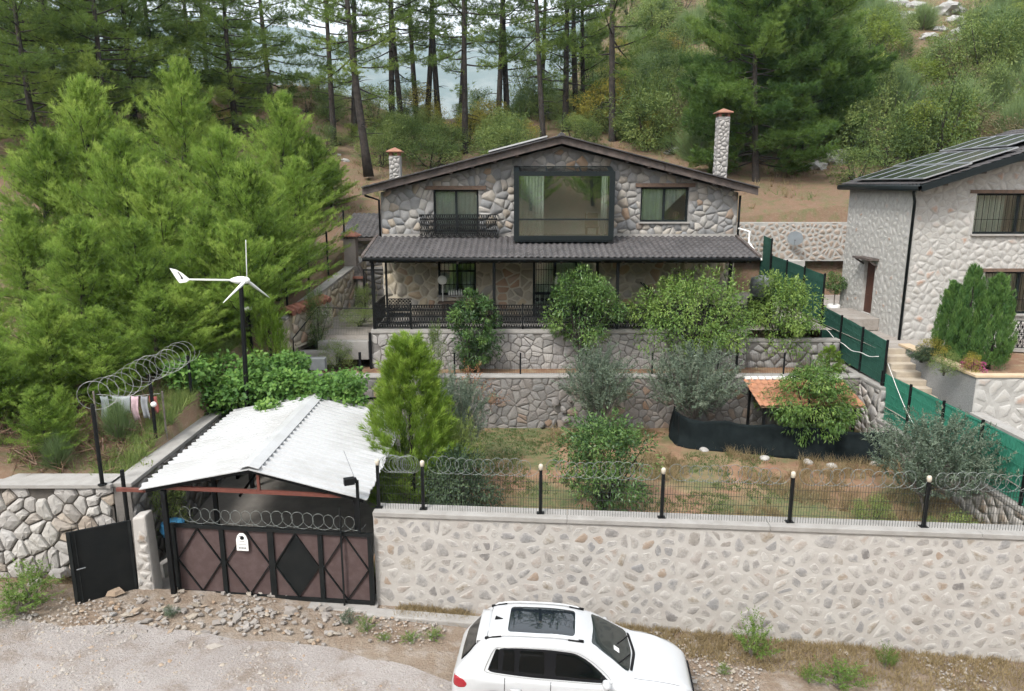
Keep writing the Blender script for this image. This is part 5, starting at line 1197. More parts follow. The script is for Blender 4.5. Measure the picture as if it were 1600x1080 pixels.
def broadleaf(key, seed, h, R, mat, nclump=60, per=90, L=.1, W=.04, trunk=.3, base=.18, cr=.38, droop=.2, tmat='bark', stems=1, flat=1.0, cname='crown', up=.3, shoots=0):
    rng = np.random.default_rng(seed); tr = MB(); C = []; D = []; Nn = []; T = []
    zc = h*(base+1)/2; hz_ = h*(1-base)/2; cl = []
    while len(cl) < nclump:
        p = rng.uniform(-1, 1, 3); r = np.linalg.norm(p)
        if .35 < r < 1 and rng.random() < r*r+.15: cl.append(p)
    lim = [np.array([rng.normal(0, .06), rng.normal(0, .06), 0]) for _ in range(stems)]
    for i, p in enumerate(cl):
        p = p*rng.uniform(.82, 1.16); c = np.array([p[0]*R*(1-.25*max(0, p[2])), p[1]*R*(1-.25*max(0, p[2])), max(.12*h, zc+p[2]*hz_)]); r = cr*rng.uniform(.45, 1.35)*R/1.2; ti = .5+rng.normal(0, .24)
        n = int(per*rng.uniform(.7, 1.3)); q = unit(rng.normal(size=(n, 3)))*np.cbrt(rng.uniform(.15, 1, (n, 1)))
        C.append(c+q*r*np.array([1, 1, .8*flat])); out = unit(q+.5*unit(c-np.array([0, 0, zc*.8]))); D.append(unit(out+np.array([0, 0, -droop])+rng.normal(0, .5, (n, 3)))); Nn.append(unit(out*.4+np.array([0, 0, .8])+rng.normal(0, .45, (n, 3)))); T.append(np.full(n, ti))
        if i % 5 == 0:
            s = lim[(i//5) % stems]; m = s+np.array([c[0]*.3, c[1]*.3, h*max(trunk, .12)*1.3]); tr.tube([s+np.array([0, 0, -.1]), s+np.array([c[0]*.06, c[1]*.06, h*trunk]), m, c], [.035*R+.015, .028*R+.012, .02*R+.008, .005], 5, False)
    for i in range(shoots):
        a = rng.uniform(0, 6.28); rr = rng.uniform(0, .75)*R; z0 = zc+hz_*.5; l = rng.uniform(.25, .5)*h*.45; n = 26; s = np.linspace(0, 1, n)[:, None]
        ax = np.array([math.cos(a)*.25, math.sin(a)*.25, 1]); p0 = np.array([math.cos(a)*rr, math.sin(a)*rr, z0])
        C.append(p0+ax*l*s); e = rot_about(rng.uniform(0, 6.28, n), rng.uniform(.1, .8, n)); D.append(e); Nn.append(unit(np.array([0, 0, 1.])+rng.normal(0, .4, (n, 3)))); T.append(np.full(n, .8))
    V, F, A = leaf_mesh(np.concatenate(C), np.concatenate(D), np.concatenate(Nn), np.concatenate(T), rng, L, W)
    proto(key, V, F, A, mat, tr, G[tmat], h, 2*R, cname)
def twiggy(key, seed, h, R, mat, ntw=330, L=.105, W=.026, base=.2, stems=4, tl=.55, per=46, tmat='bark_grey'):
    """olive: upright twigs with narrow leaves"""
    rng = np.random.default_rng(seed); tr = MB(); C = []; D = []; Nn = []; T = []
    for i in range(ntw):
        p = rng.normal(0, .5, 3); p = p/max(1, np.linalg.norm(p)); k = .55+.45*math.cos(min(1, abs(p[2]))*1.4)
        c = np.array([p[0]*R*k, p[1]*R*k, h*(base+(1-base)*(p[2]*.42+.45))]); d = unit(np.array([p[0]*.7, p[1]*.7, .9])+rng.normal(0, .3, 3)); l = tl*rng.uniform(.6, 1.3)
        s = np.linspace(0, 1, per)[:, None]; C.append(c+d*l*s+np.array([p[0], p[1], 0])*.12*s*s); e = unit(d*.7+rng.normal(0, .8, (per, 3))); D.append(e); Nn.append(unit(rng.normal(size=(per, 3))+np.array([0, 0, .6]))); T.append(np.full(per, .5+rng.normal(0, .18)))
        if i % 12 == 0:
            a = 6.28*(i % stems)/stems; tr.tube([(.05*math.cos(a), .05*math.sin(a), -.1), (.2*R*math.cos(a), .2*R*math.sin(a), h*base*.9), tuple(c)], [.045, .035, .006], 5, False)
    V, F, A = leaf_mesh(np.concatenate(C), np.concatenate(D), np.concatenate(Nn), np.concatenate(T), rng, L, W)
    proto(key, V, F, A, mat, tr, G[tmat], h, 2*R)
def plume_tree(key, seed, h, R, mat, npl=420, per=60, L=.16, W=.02, pl=.6, shape=None, out=.45, base=.04):
    """cypress: dense upward plumes"""
    rng = np.random.default_rng(seed); tr = MB().tube([(0, 0, -.2), (0, 0, h*.9)], [.09, .015], 7); C = []; D = []; T = []
    shape = shape or (lambda t: (min(1, .62+t*1.7))*(1-t)**.52)
    for i in range(npl):
        t = base+(1-base)*rng.random()**1.15; az = rng.uniform(0, 6.28); r = R*shape(t)*math.sqrt(rng.uniform(.2, 1)); l = pl*rng.uniform(.55, 1.25)*(1-.45*t)
        c = np.array([math.cos(az)*r, math.sin(az)*r, h*t*.9]); d = unit(np.array([math.cos(az)*out, math.sin(az)*out, 1])+rng.normal(0, .13, 3)); ti = .45+rng.normal(0, .16)
        s = rng.random((per, 1))**.8; w = .16*l*(1-s)**.7+.012; e = rng.normal(size=(per, 3)); C.append(c+d*l*s+e*w*.7); D.append(unit(d+.45*unit(e))); T.append(ti+.25*s[:, 0]-.1)
    C = np.concatenate(C); D = np.concatenate(D); T = np.concatenate(T)
    V, F, A = tuft_mesh(C, D, T, rng, 1, L, W, .12, .01)
    proto(key, V, F, A, mat, tr, G['bark'], h, 2*R)
def broom(key, seed, h, R, mat, nb=1500, W=.016):
    rng = np.random.default_rng(seed); V = []; az = rng.uniform(0, 6.28, nb); el = np.pi/2-np.abs(rng.normal(0, .52, nb)).clip(0, 1.25)
    d = rot_about(az, el); l = h*rng.uniform(.55, 1.05, (nb, 1))*(.72+.28*np.sin(el))[:, None]; b = d*l*rng.uniform(.0, .5, (nb, 1)); cl = rng.integers(0, 18, nb); ti = rng.normal(.5, .15, 18)[cl]
    V, F, A = tuft_mesh(b, d, ti, rng, 3, h*.5, W, .14, .02)
    V = V*np.array([R/h*1.25, R/h*1.25, 1]); tr = MB()
    for k in range(9): e = rot_about(k*.7, .9); tr.tube([(0, 0, -.1), tuple(e*h*.5)], [.03, .008], 4, False)
    proto(key, V, F, A, mat, tr, G['bark_grey'], h, 2*R, 'foliage')

LM = leafmat
m_yp = LM('young_pine_needles', (.10, .165, .028), (.205, .325, .054), (.34, .45, .095), .48, spread=.4)
m_tp = LM('tall_pine_needles', (0.067, 0.112, 0.031), (0.140, 0.213, 0.045), (0.258, 0.336, 0.073), .45, spread=.4)
m_bp = LM('big_pine_needles', (.055, .11, .03), (.11, .19, .042), (.20, .29, .065), .42)
m_cy = LM('cypress_spray', (0.098, 0.172, 0.028), (0.184, 0.293, 0.041), (0.310, 0.425, 0.075), .35)
m_th = LM('thuja_spray', (0.049, 0.121, 0.037), (0.089, 0.178, 0.047), (0.146, 0.251, 0.063), .25)
m_ct = LM('citrus_leaf', (0.047, 0.100, 0.033), (0.084, 0.162, 0.041), (0.178, 0.273, 0.068), .3, .4, spec=.4, spread=.6)
m_fr = LM('fruit_leaf', (0.071, 0.141, 0.036), (0.124, 0.222, 0.048), (0.232, 0.331, 0.081), .35, .45, spec=.35, spread=.6)
m_ol = LM('olive_leaf', (0.088, 0.124, 0.084), (0.146, 0.192, 0.134), (0.240, 0.284, 0.210), .25, spec=.35)
m_db = LM('dark_bush_leaf', (0.026, 0.050, 0.026), (0.051, 0.082, 0.044), (0.102, 0.146, 0.073), .25)
m_vn = LM('vine_leaf', (0.071, 0.158, 0.036), (0.124, 0.251, 0.053), (0.251, 0.382, 0.090), .38, spec=.3)
m_br = LM('broom_stems', (0.104, 0.164, 0.068), (0.172, 0.245, 0.101), (0.262, 0.332, 0.142), .25, spread=.6)
m_sh = LM('shrub_leaf', (0.080, 0.133, 0.043), (0.151, 0.218, 0.064), (0.262, 0.319, 0.101), .35, spread=.6)
m_yl = LM('yellow_leaf', (0.158, 0.158, 0.036), (0.274, 0.252, 0.049), (0.418, 0.353, 0.072), .4)
m_dry = LM('dry_leaf', (.16, .07, .035), (.28, .13, .065), (.36, .2, .11), .3)
m_straw = LM('dry_grass', (.17, .125, .065), (.28, .215, .115), (.38, .31, .18), .3)
m_gr = LM('green_grass', (0.048, 0.090, 0.026), (0.084, 0.138, 0.041), (0.144, 0.192, 0.066), .35)
for i in range(4): young_pine('yp%d' % i, 100+i, 6.5, 2.35+.15*(i % 2), m_yp)
for i in range(4): tall_pine('tp%d' % i, 120+i, 17, 2.9, m_tp, nb=(32, 40, 36, 42)[i], bare=(.30, .16, .24, .2)[i], drop=.05)
for i in range(2): tall_pine('lp%d' % i, 130+i, 15, 3.9, m_tp, nb=74, bare=.05, dens=1.15, drop=.08)
tall_pine('bp0', 140, 15, 4.2, m_bp, nb=115, bare=.07, dens=1.35, drop=.02, L=.3, W=.026)
plume_tree('cy', 150, 5.0, 1.22, m_cy, npl=760, per=75, L=.15, out=.55)
plume_tree('cys', 151, 2.6, .75, m_cy, npl=190, per=50, pl=.5, L=.13)
plume_tree('th', 152, 3.4, .62, m_th, npl=420, per=60, pl=.5, L=.12, W=.026, out=.13, shape=lambda t: min(1, .75+t*1.2)*(1-max(0, t-.3)/.7)**.5+.03)
broadleaf('ct', 160, 2.8, .78, m_ct, 58, 90, .15, .042, .12, .04, .4, .35)
broadleaf('f1', 161, 3.2, 1.3, m_ct, 80, 110, .115, .045, .3, .25, .36, .2, shoots=8)
broadleaf('f2', 162, 3.0, 2.0, m_fr, 120, 100, .12, .045, .3, .2, .30, .2, stems=3, shoots=14)
broadleaf('f3', 163, 3.0, 1.2, m_fr, 72, 100, .125, .05, .3, .2, .38, .25, shoots=8)
broadleaf('pn', 164, 3.2, 1.55, m_fr, 90, 110, .17, .04, .3, .12, .34, .75, shoots=6)
twiggy('o0', 170, 3.0, 1.05, m_ol); twiggy('o1', 171, 3.0, 1.4, m_ol, 430); twiggy('o2', 172, 2.6, 1.5, m_ol, 430)
broadleaf('db', 180, 1.5, .95, m_db, 60, 100, .1, .04, .1, .02, .42, .2, stems=3)
broadleaf('mb', 181, 2.7, 1.25, m_ct, 85, 100, .12, .042, .15, .03, .4, .3, stems=3, shoots=16)
broadleaf('vs', 182, 1.6, 1.1, m_vn, 60, 90, .12, .09, .1, .02, .42, .2, stems=3)
broadleaf('s0', 183, 1.6, 1.0, m_sh, 50, 90, .085, .03, .1, .02, .42, .1, stems=3, cname='foliage')
broadleaf('s1', 184, 1.8, 1.1, m_sh, 55, 80, .09, .03, .1, .05, .38, .0, stems=3, cname='foliage', shoots=10)
broadleaf('y0', 185, 1.9, 1.0, m_yl, 50, 70, .085, .04, .15, .08, .4, .1, stems=3, cname='foliage')
broadleaf('bw', 198, 1.5, 1.0, LM('brown_shrub_leaf', (.10, .085, .045), (.17, .14, .075), (.25, .21, .12), .3, spread=.5), 40, 70, .09, .03, .1, .02, .42, .0, stems=3, cname='foliage')
broadleaf('lg', 199, 2.2, .95, LM('light_shrub_leaf', (.10, .15, .03), (.19, .26, .05), (.30, .36, .08), .4, spread=.4), 46, 70, .1, .035, .1, .03, .38, .0, stems=3, cname='foliage', shoots=14)
broadleaf('ball', 186, .75, .42, m_ct, 40, 70, .06, .028, .1, .05, .4, .1)
twiggy('dry', 187, 1.6, .6, m_dry, 26, .09, .04, .1, 3, .5, 12)
broom('b0', 190, 1.7, 1.1, m_br); broom('b1', 191, 1.5, 1.0, m_br)
rnd = random.Random(77)

# young pines of the forest edge: pixel of the tip, depth
YP = [(115, 128, 31, 0), (425, 150, 36, 1), (270, 95, 37, 2), (350, 205, 31, 3), (185, 215, 27, 1), (45, 205, 30, 2), (482, 215, 37, 0), (447, 250, 31, 2), (250, 270, 26, 3), (395, 255, 27.5, 0),
      (20, 330, 25, 1), (110, 345, 22.5, 0), (205, 345, 23, 2), (310, 330, 25, 1), (375, 350, 24.5, 3), (60, 465, 19.5, 3), (150, 480, 20, 2), (232, 455, 21.5, 0), (-40, 430, 21, 1), (285, 440, 22.3, 3), (425, 325, 28, 1), (-20, 560, 18.2, 0), (515, 262, 39, 3), (330, 440, 24.5, 2)]
ORD = ['first', 'second', 'third', 'fourth', 'fifth', 'sixth', 'seventh', 'eighth', 'ninth', 'tenth', 'eleventh', 'twelfth', 'thirteenth', 'fourteenth', 'fifteenth', 'sixteenth', 'seventeenth', 'eighteenth', 'nineteenth', 'twentieth', 'twenty-first', 'twenty-second', 'twenty-third', 'twenty-fourth', 'twenty-fifth', 'twenty-sixth', 'twenty-seventh', 'twenty-eighth', 'twenty-ninth', 'thirtieth']
for n_, (px, py, Y, k) in enumerate(sorted(YP)):
    p = at(px, py, Y=Y); g = hz(p.x, Y); h = max(2.4, p.z-g)
    plant('yp%d' % k, 'young_pine', 'bright green young pine outside the boundary wall, %s tip from the photo\'s left edge' % ORD[n_], 'pine', (p.x, Y, g-.05), h, min(7.0, .9*h+1.2), rnd.uniform(0, 6.28), 'young pines outside the boundary wall')
# tall pines by the foot of the trunk
TP = [(522, 228, 3), (553, 215, 0), (573, 252, 2), (612, 198, 0), (629, 204, 2), (651, 184, 0), (668, 176, 2), (684, 170, 0), (727, 240, 2), (778, 196, 0), (793, 188, 3), (849, 220, 2), (883, 206, 1), (901, 200, 0), (912, 192, 3), (957, 222, 2), (722, 160, 0), (845, 180, 3)]
for n_, (px, py, k) in enumerate(sorted(TP)):
    p = at_ground(px, py) or at(px, py, Y=62)
    if px == 573: p = at(px, py, Y=44)
    plant('tp%d' % k, 'tall_pine', 'tall bare-trunked pine behind the stone house, %s trunk counted from the oven side' % ORD[n_], 'pine', p-Vector((0, 0, .1)), rnd.uniform(16.5, 20), rnd.uniform(5.6, 7.2), rnd.uniform(0, 6.28), 'tall pines behind the stone house')
LP = [(100, 215, 41, 1), (255, 190, 47, 1), (5, 190, 52, 1), (330, 185, 58, 0), (160, 200, 40, 0), (60, 215, 38, 0), (35, 205, 46, 0), (130, 205, 50, 1), (213, 215, 44, 0), (300, 170, 54, 1), (366, 160, 49, 0), (75, 190, 58, 1), (-30, 215, 42, 0), (180, 180, 62, 0), (425, 175, 56, 1)]
for n_, (px, py, Y, k) in enumerate(sorted(LP)):
    x = at(px, py, Y=Y).x
    plant('lp%d' % k, 'dark_pine', 'dark full-crowned pine high in the forest, %s trunk counted from the photo\'s left edge' % ORD[n_], 'pine', (x, Y, hz(x, Y)-.1), rnd.uniform(13, 17), rnd.uniform(6.8, 8.4), rnd.uniform(0, 6.28), 'dark pines of the upper forest')
for n_, (px, Y, h, w, lab) in enumerate(((1172, 42.5, 15, 8.2, 'broad dark pine with twin trunks rising right of the tall chimney'), (1235, 47, 16, 8.5, 'broad dark pine standing behind the back yard wall'), (1120, 50, 15, 7, 'dark pine filling the gap above the tall chimney'))):
    x = (px-800)/FPX*Y*1.0; plant('bp0', 'broad_pine', lab, 'pine', (x, Y, hz(x, Y)-.1), h, w, n_*2.1)
# shrubs over the hillside: three kinds, set where they stand on the slope
def shrubs(n, box, kinds, seed, name, label, group, lo, hi, cat='shrub'):
    r = random.Random(seed); k = 0; tries = 0
    while k < n and tries < n*20:
        tries += 1; px, py = r.uniform(box[0], box[2]), r.uniform(box[1], box[3]); p = at_ground(px, py)
        if not p: continue
        s = r.uniform(lo, hi); kk = r.choice(kinds)
        plant(kk, name, label, cat, p-Vector((0, 0, .08)), s*r.uniform(.85, 1.15), s*r.uniform(1.0, 1.5), r.uniform(0, 6.28), group); k += 1
shrubs(62, (985, 0, 1640, 255), ['b0', 'b1'], 5, 'broom_shrub', 'fan-shaped grey-green broom shrub on the rocky hillside', 'broom shrubs over the hillside', 2.2, 4.6)
shrubs(52, (985, 10, 1640, 260), ['s0', 's1'], 6, 'hill_shrub', 'rounded green leafy shrub on the rocky hillside', 'leafy shrubs over the hillside', 1.8, 4.2)
shrubs(26, (1000, 0, 1640, 260), ['bw'], 21, 'brown_shrub', 'brownish half-dry shrub on the rocky hillside', 'brownish shrubs over the hillside', 1.2, 3.0)
shrubs(16, (1150, 20, 1640, 255), ['lg'], 22, 'light_shrub', 'light yellow-green upright shrub on the rocky hillside', 'light shrubs over the hillside', 1.8, 3.8)
shrubs(14, (905, 80, 1100, 225), ['y0'], 7, 'yellow_shrub', 'yellowing autumn shrub between the pines and the tall chimney', 'yellow shrubs behind the house', 1.4, 2.7)
shrubs(34, (760, 20, 1100, 190), ['s0', 's1', 'b0', 's1'], 18, 'ridge_shrub', 'green shrub high between the pine trunks above the roof ridge', 'shrubs above the roof ridge', 2.2, 4.2)
shrubs(34, (585, 150, 1000, 232), ['s0', 's1', 's1', 'y0'], 8, 'slope_shrub', 'loose green shrub under the tall pines behind the house', 'shrubs under the tall pines', 1.5, 2.8)
shrubs(14, (440, 165, 620, 250), ['s0', 's1', 'bw', 'lg'], 25, 'litter_shrub', 'small shrub on the needle litter left of the ridge', 'shrubs on the needle litter', .8, 1.9)
shrubs(16, (585, 235, 850, 268), ['s1', 's0'], 9, 'thicket_shrub', 'olive-green thicket shrub just behind the stone house roof', 'thicket behind the roof', 2.0, 3.0)
shrubs(18, (240, 120, 520, 200), ['s0', 's1', 'y0'], 10, 'forest_shrub', 'low shrub on the brown slope between forest pines', 'shrubs on the forest slope', 1.0, 2.2)
for (px, py, k, h, w, lab) in ((1340, 290, 's1', 2.0, 3.4, 'wide yellow-green shrub above the solar roof'), (1385, 262, 's0', 3.0, 3.6, 'large rounded green shrub beside the solar roof'), (1505, 205, 'b0', 3.8, 4.6, 'big dome-shaped broom shrub above the solar roof'), (1560, 120, 's1', 4.2, 4.4, 'tall bright green shrub high on the hillside'), (1375, 200, 's1', 4.0, 3.0, 'upright light green shrub in the middle of the hillside'), (940, 205, 'y0', 3.4, 4.2, 'large bright yellow shrub among the pine trunks'), (1025, 235, 'y0', 2.4, 2.2, 'yellow shrub with a green bush at its foot'), (1300, 240, 's0', 2.4, 2.6, 'dark green shrub by the grey boulder')):
    p = at_ground(px, py) or at(px, py, Y=45); plant(k, 'hill_bush', lab, 'shrub', p-Vector((0, 0, .05)), h, w, rnd.random()*6)
for i in range(34):
    x, y = rnd.uniform(-15, -9.7), rnd.uniform(16.6, 26); x = min(x, -9.9+float(shiftx(y)))
    plant(rnd.choice(['yp0', 'yp1', 'yp2', 'b1', 'b0']), 'bank_shrub', 'low green growth on the bank behind the boundary wall', 'shrub', (x, y, hz(x, y)-.05), rnd.uniform(.7, 2.0), rnd.uniform(.9, 2.2), rnd.random()*6, 'shrubs on the bank behind the boundary wall')
# hillside rocks
def rock_mesh(seed, sub=2, flat=.7, mat='dry_stone'):
    b = bmesh.new(); bmesh.ops.create_icosphere(b, subdivisions=sub, radius=1)
    for v in b.verts:
        d = v.co.normalized(); f = 1+.42*noise.noise(d*1.6+Vector((seed*7.3, 0, 0)))+.2*noise.noise(d*4+Vector((0, seed, 0))); v.co = d*f; v.co.z *= flat
    me = bpy.data.meshes.new('rock'); b.to_mesh(me); b.free(); me.materials.append(G[mat]); return me
G['limestone'] = plain('limestone', (.40, .395, .385), (.24, .235, .225), 2.2, .95, bump=.9, bscale=6)
RM = [rock_mesh(i, 3, .7, 'limestone') for i in range(4)]
for i, (px, py, s) in enumerate(((1300, 250, 2.4), (1275, 262, 1.2), (1500, 62, 3.0), (1525, 70, 2.2), (1480, 20, 3.2), (1545, 25, 2.5), (1590, 100, 2.0), (1440, 120, 1.0), (1450, 165, .8), (1400, 8, 2.0), (1055, 235, .8), (1045, 240, .6), (1170, 130, .9), (1580, 35, 2.4), (1395, 55, 1.2), (1330, 60, 1.4), (1360, 90, 1.2), (1420, 30, 2.2), (1450, 60, 1.6), (1570, 60, 2.6), (1540, 100, 1.5), (1510, 95, 1.2), (1430, 215, .8), (1470, 235, .7), (1590, 150, 1.6), (1320, 130, .9), (1240, 40, 1.3), (1492, 35, 1.8), (1512, 45, 2.2), (1555, 45, 1.8), (1468, 48, 1.4), (1430, 12, 1.8), (1410, 25, 1.4), (1575, 85, 1.4), (1555, 112, 1.1), (1345, 30, 1.2), (1480, 100, 1.0), (538, 252, .55), (530, 243, .4), (450, 168, .6))):
    p = at_ground(px, py) or at(px, py, Y=60); o = link('boulder', RM[i % 4]); o.location = p; o.scale = (s*.5, s*.45, s*.4); o.rotation_euler = (0, 0, i*1.7)
    tag(o, 'pale grey limestone boulder showing between slope shrubs' if i else 'largest grey boulder at the hill foot beside the broad pine', 'boulder', 'limestone boulders on the slopes' if i else None)

# garden trees: pixel of the top, depth, foot height, width in pixels
def gp_(key, name, label, cat, px, pytop, Y, z0, wpx, rz=0, **k):
    p = at(px, pytop, Y=Y); dep = Y*CP+(CAMZ-p.z)*SP
    return plant(key, name, label, cat, (p.x, Y, z0), p.z-z0, wpx*dep/FPX, rz, **k)
gp_('cy', 'cypress', 'large bright green flame-shaped cypress beside the white carport', 'cypress', 637, 512, 18.6, .62, 172)
gp_('cys', 'small_cypress', 'small bright cypress standing by the wind turbine pole', 'cypress', 416, 465, 24.2, 2.3, 66)
gp_('ct', 'laurel_tree', 'narrow glossy dark tree in front of the porch window', 'tree', 740, 448, 26.2, 2.5, 68)
gp_('f1', 'fruit_tree', 'dense dark green fruit tree before the front door', 'fruit tree', 912, 428, 26.3, 2.5, 112, 1)
gp_('f2', 'fruit_tree', 'widest fruit tree, spreading before the porch\'s far end', 'fruit tree', 1088, 425, 26.3, 2.5, 175, 2)
gp_('f3', 'fruit_tree', 'light green fruit tree beside the dark green fence', 'fruit tree', 1230, 428, 27.4, 2.5, 100, 3)
gp_('pn', 'walnut_tree', 'drooping light green tree growing in front of the tiled shelter', 'tree', 1272, 572, 22.9, .9, 136, .5)
gp_('cys', 'wall_shrub', 'small green conifer at the corner of the terrace above the shelter', 'shrub', 1298, 540, 25.9, 2.55, 44)
gp_('o0', 'olive_tree', 'slim silver olive tree before the collapsed wall patch', 'olive tree', 937, 543, 24.0, .75, 90)
gp_('o1', 'olive_tree', 'broad silver olive tree beside the black netting', 'olive tree', 1088, 538, 24.3, .75, 128, 1)
gp_('o2', 'olive_tree', 'silver olive tree against the bright green fence', 'olive tree', 1470, 655, 18.2, .65, 170, 2)
gp_('o0', 'olive_tree', 'shaded olive tree half hidden behind the cypress', 'olive tree', 712, 585, 20.8, .7, 85, 2.4)
gp_('mb', 'garden_bush', 'tall leafy bush with pale shoots in the middle of the lawn', 'bush', 945, 645, 18.3, .65, 150)
gp_('db', 'dark_bush', 'low dark bush behind the fence next to the cypress', 'bush', 715, 705, 17.4, .65, 118)
gp_('s1', 'young_shrub', 'thin pale-leaved shrub rising from the dark bush', 'shrub', 725, 655, 18.6, .65, 60)
gp_('s0', 'garden_weed', 'small green weed bush below the olive at the green fence', 'bush', 1365, 770, 17.5, .62, 60)
gp_('s0', 'garden_weed', 'bright green weeds behind the fence\'s last post', 'bush', 1490, 800, 16.3, .6, 90)
gp_('s1', 'sapling', 'thin bright green sapling behind the cypress tip', 'sapling', 681, 508, 25.0, 2.6, 30)
gp_('s1', 'path_tree', 'thin green tree beside the garden path below the oven', 'tree', 492, 452, 27.0, 3.3, 42)
gp_('s0', 'path_bush', 'brownish green bush at the foot of the garden path', 'bush', 522, 530, 26.6, 2.6, 50)
gp_('s0', 'path_bush', 'green bush between the path and the porch corner', 'bush', 560, 478, 28.5, 3.9, 60)
gp_('s1', 'oven_bush', 'dark shrub between the oven and the porch', 'shrub', 568, 448, 30.5, 4.0, 36)
gp_('dry', 'dry_shrub', 'rust-brown dried shrub hanging over the terrace wall', 'dry shrub', 735, 572, 24.9, 1.9, 60)
gp_('dry', 'dry_shrub', 'small dried twig with rusty leaves low on the terrace wall', 'dry shrub', 765, 612, 24.8, 1.5, 40, 1)
gp_('s0', 'gate_tree', 'small green tree behind the stone pillar of the gate', 'tree', 235, 725, 17.0, .5, 88)
gp_('th', 'thuja', 'shortest thuja in the planter, nearest the downpipe', 'thuja', 1494, 436, 23.3, 3.7, 45)
gp_('th', 'thuja', 'tallest thuja, in the middle of the planter', 'thuja', 1526, 410, 22.7, 3.7, 47, 1)
gp_('th', 'thuja', 'broadest thuja at the planter\'s outer end', 'thuja', 1565, 424, 22.1, 3.7, 56, 2)
pp = thing('potted_tree', 'ball-shaped small tree in a white pot by the pale house door', 'potted tree', (13.4, 30.9, 3.86))
pb = at(1303, 475, Y=30.9); MB().lathe((pb.x, 30.9, pb.z-.45), [(.16, 0), (.24, .1), (.26, .42), (.22, .44), (.2, .38)], 14).build('pot', G['white'], pp, True); MB().tube([(pb.x, 30.9, pb.z-.1), (pb.x, 30.9, pb.z+.7)], .025, 6).build('trunk', G['bark_grey'], pp)
c = link('crown', PROTO['ball'][0], pp, True); c.location = Vector((pb.x, 30.9, pb.z+.45))-wt(pp); c.scale = (1.05, 1.05, 1.15)
for i, (px, py, k, h, w, lab) in enumerate(((1455, 545, 'y0', .75, .9, 'yellow-green shrub in the planter nearest the wall'), (1475, 565, 's0', .7, .8, 'bright green clump among the planter flowers'), (1518, 568, 'y0', .7, .6, 'yellowish clump before the thujas'), (1440, 545, 'db', .5, .8, 'brownish low plant at the planter\'s inner corner'))):
    p = at(px, py+20, Z=PZ-.1); plant(k, 'planter_plant', lab, 'plant', p, h, w, i)
m_pk = LM('pink_petals', (.25, .05, .12), (.4, .08, .2), (.5, .15, .3), .3); broadleaf('pk', 188, .4, .3, m_pk, 24, 40, .04, .035, .1, .05, .4, 0, cname='foliage')
p = at(1520, 585, Z=PZ-.1); plant('pk', 'pink_flowers', 'pink flowering clump at the planter\'s corner', 'flowers', p, .45, .7)

# grape vine over the back of the carport
rng = np.random.default_rng(9); C = []; D = []; Nn = []; T = []
def vine_clumps(n, box, per=85, r=.34):
    for _ in range(n):
        px, py, Y = rng.uniform(box[0], box[2]), rng.uniform(box[1], box[3]), rng.uniform(box[4], box[5]); c = np.array(at(px, py, Y=Y)); q = unit(rng.normal(size=(per, 3)))*np.cbrt(rng.uniform(.1, 1, (per, 1)))
        C.append(c+q*r*np.array([1.2, 1.2, .8])); D.append(unit(q+np.array([0, -.2, -.3])+rng.normal(0, .5, (per, 3)))); Nn.append(unit(np.array([0, -.3, .9])+rng.normal(0, .4, (per, 3)))); T.append(np.full(per, .5+rng.normal(0, .22)))
vine_clumps(75, (345, 590, 560, 632, 20.6, 21.6)); vine_clumps(40, (300, 560, 400, 640, 21.2, 22.2)); vine_clumps(16, (270, 570, 330, 605, 20.5, 21.5), 60); vine_clumps(20, (310, 600, 345, 660, 20.8, 21.6), 60); vine_clumps(22, (380, 560, 480, 600, 22, 23.5)); vine_clumps(14, (480, 580, 560, 620, 21.5, 23), 80); vine_clumps(8, (365, 630, 480, 648, 19.8, 20.4), 60, .22)
V, F, A = leaf_mesh(np.concatenate(C), np.concatenate(D), np.concatenate(Nn), np.concatenate(T), rng, .14, .12)
vn = thing('grape_vine', 'thick green vine spilling over the back of the white carport', 'vine', (-6.3, 21.5, .6))
link('foliage', mesh_np('foliage', V, F, m_vn, False, {'tint': A}), vn)
MB().tube([(-8.3, 21.5, .5), (-8.2, 21.6, 2.6), (-6.5, 21.3, 3.0)], [.05, .04, .02], 6).tube([(-4.6, 21.6, .5), (-4.8, 21.5, 2.6), (-6, 21.4, 3.0)], [.05, .04, .02], 6).build('stem', G['bark_grey'], vn)
pgl = thing('vine_pergola', 'dark steel frame carrying the vine behind the carport', 'pergola', (-6, 21.5, .6))
for x in (-8.3, -5.9, -3.6):
    for y in (20.9, 22.8): MB().bx(x-.04, x+.04, y-.04, y+.04, .5, 2.55).build('post', G['black'], pgl)
for y in (20.9, 22.8): MB().bx(-8.5, -3.4, y-.04, y+.04, 2.553, 2.62).build('beam', G['black'], pgl)
for k in range(9): MB().bx(-8.4+k*.6, -8.36+k*.6, 20.7, 23.0, 2.623, 2.66).build('batten', G['black'], pgl)
# ------------------------------------------------------------------ white car (x: rear 0 -> front 4.43, y: left +, z up)
def cr(xs, ys, x):
    """smooth monotone-ish interpolation"""
    xs = list(xs); x = min(max(x, xs[0]), xs[-1]); i = max(j for j in range(len(xs)-1) if xs[j] <= x+1e-9); h = xs[i+1]-xs[i]; t = (x-xs[i])/h
    def sl(k):
        if k == 0 or k == len(xs)-1: return 0 if k else (ys[1]-ys[0])/(xs[1]-xs[0])
        a, b = (ys[k]-ys[k-1])/(xs[k]-xs[k-1]), (ys[k+1]-ys[k])/(xs[k+1]-xs[k]); return 0 if a*b <= 0 else 2*a*b/(a+b)
    m0, m1 = sl(i)*h, sl(i+1)*h
    return (2*t**3-3*t**2+1)*ys[i]+(t**3-2*t**2+t)*m0+(-2*t**3+3*t**2)*ys[i+1]+(t**3-t**2)*m1
CX = [0, .04, .12, .3, .52, .75, 1.2, 1.8, 2.25, 2.55, 2.9, 3.28, 3.42, 3.8, 4.15, 4.33, 4.41, 4.43]
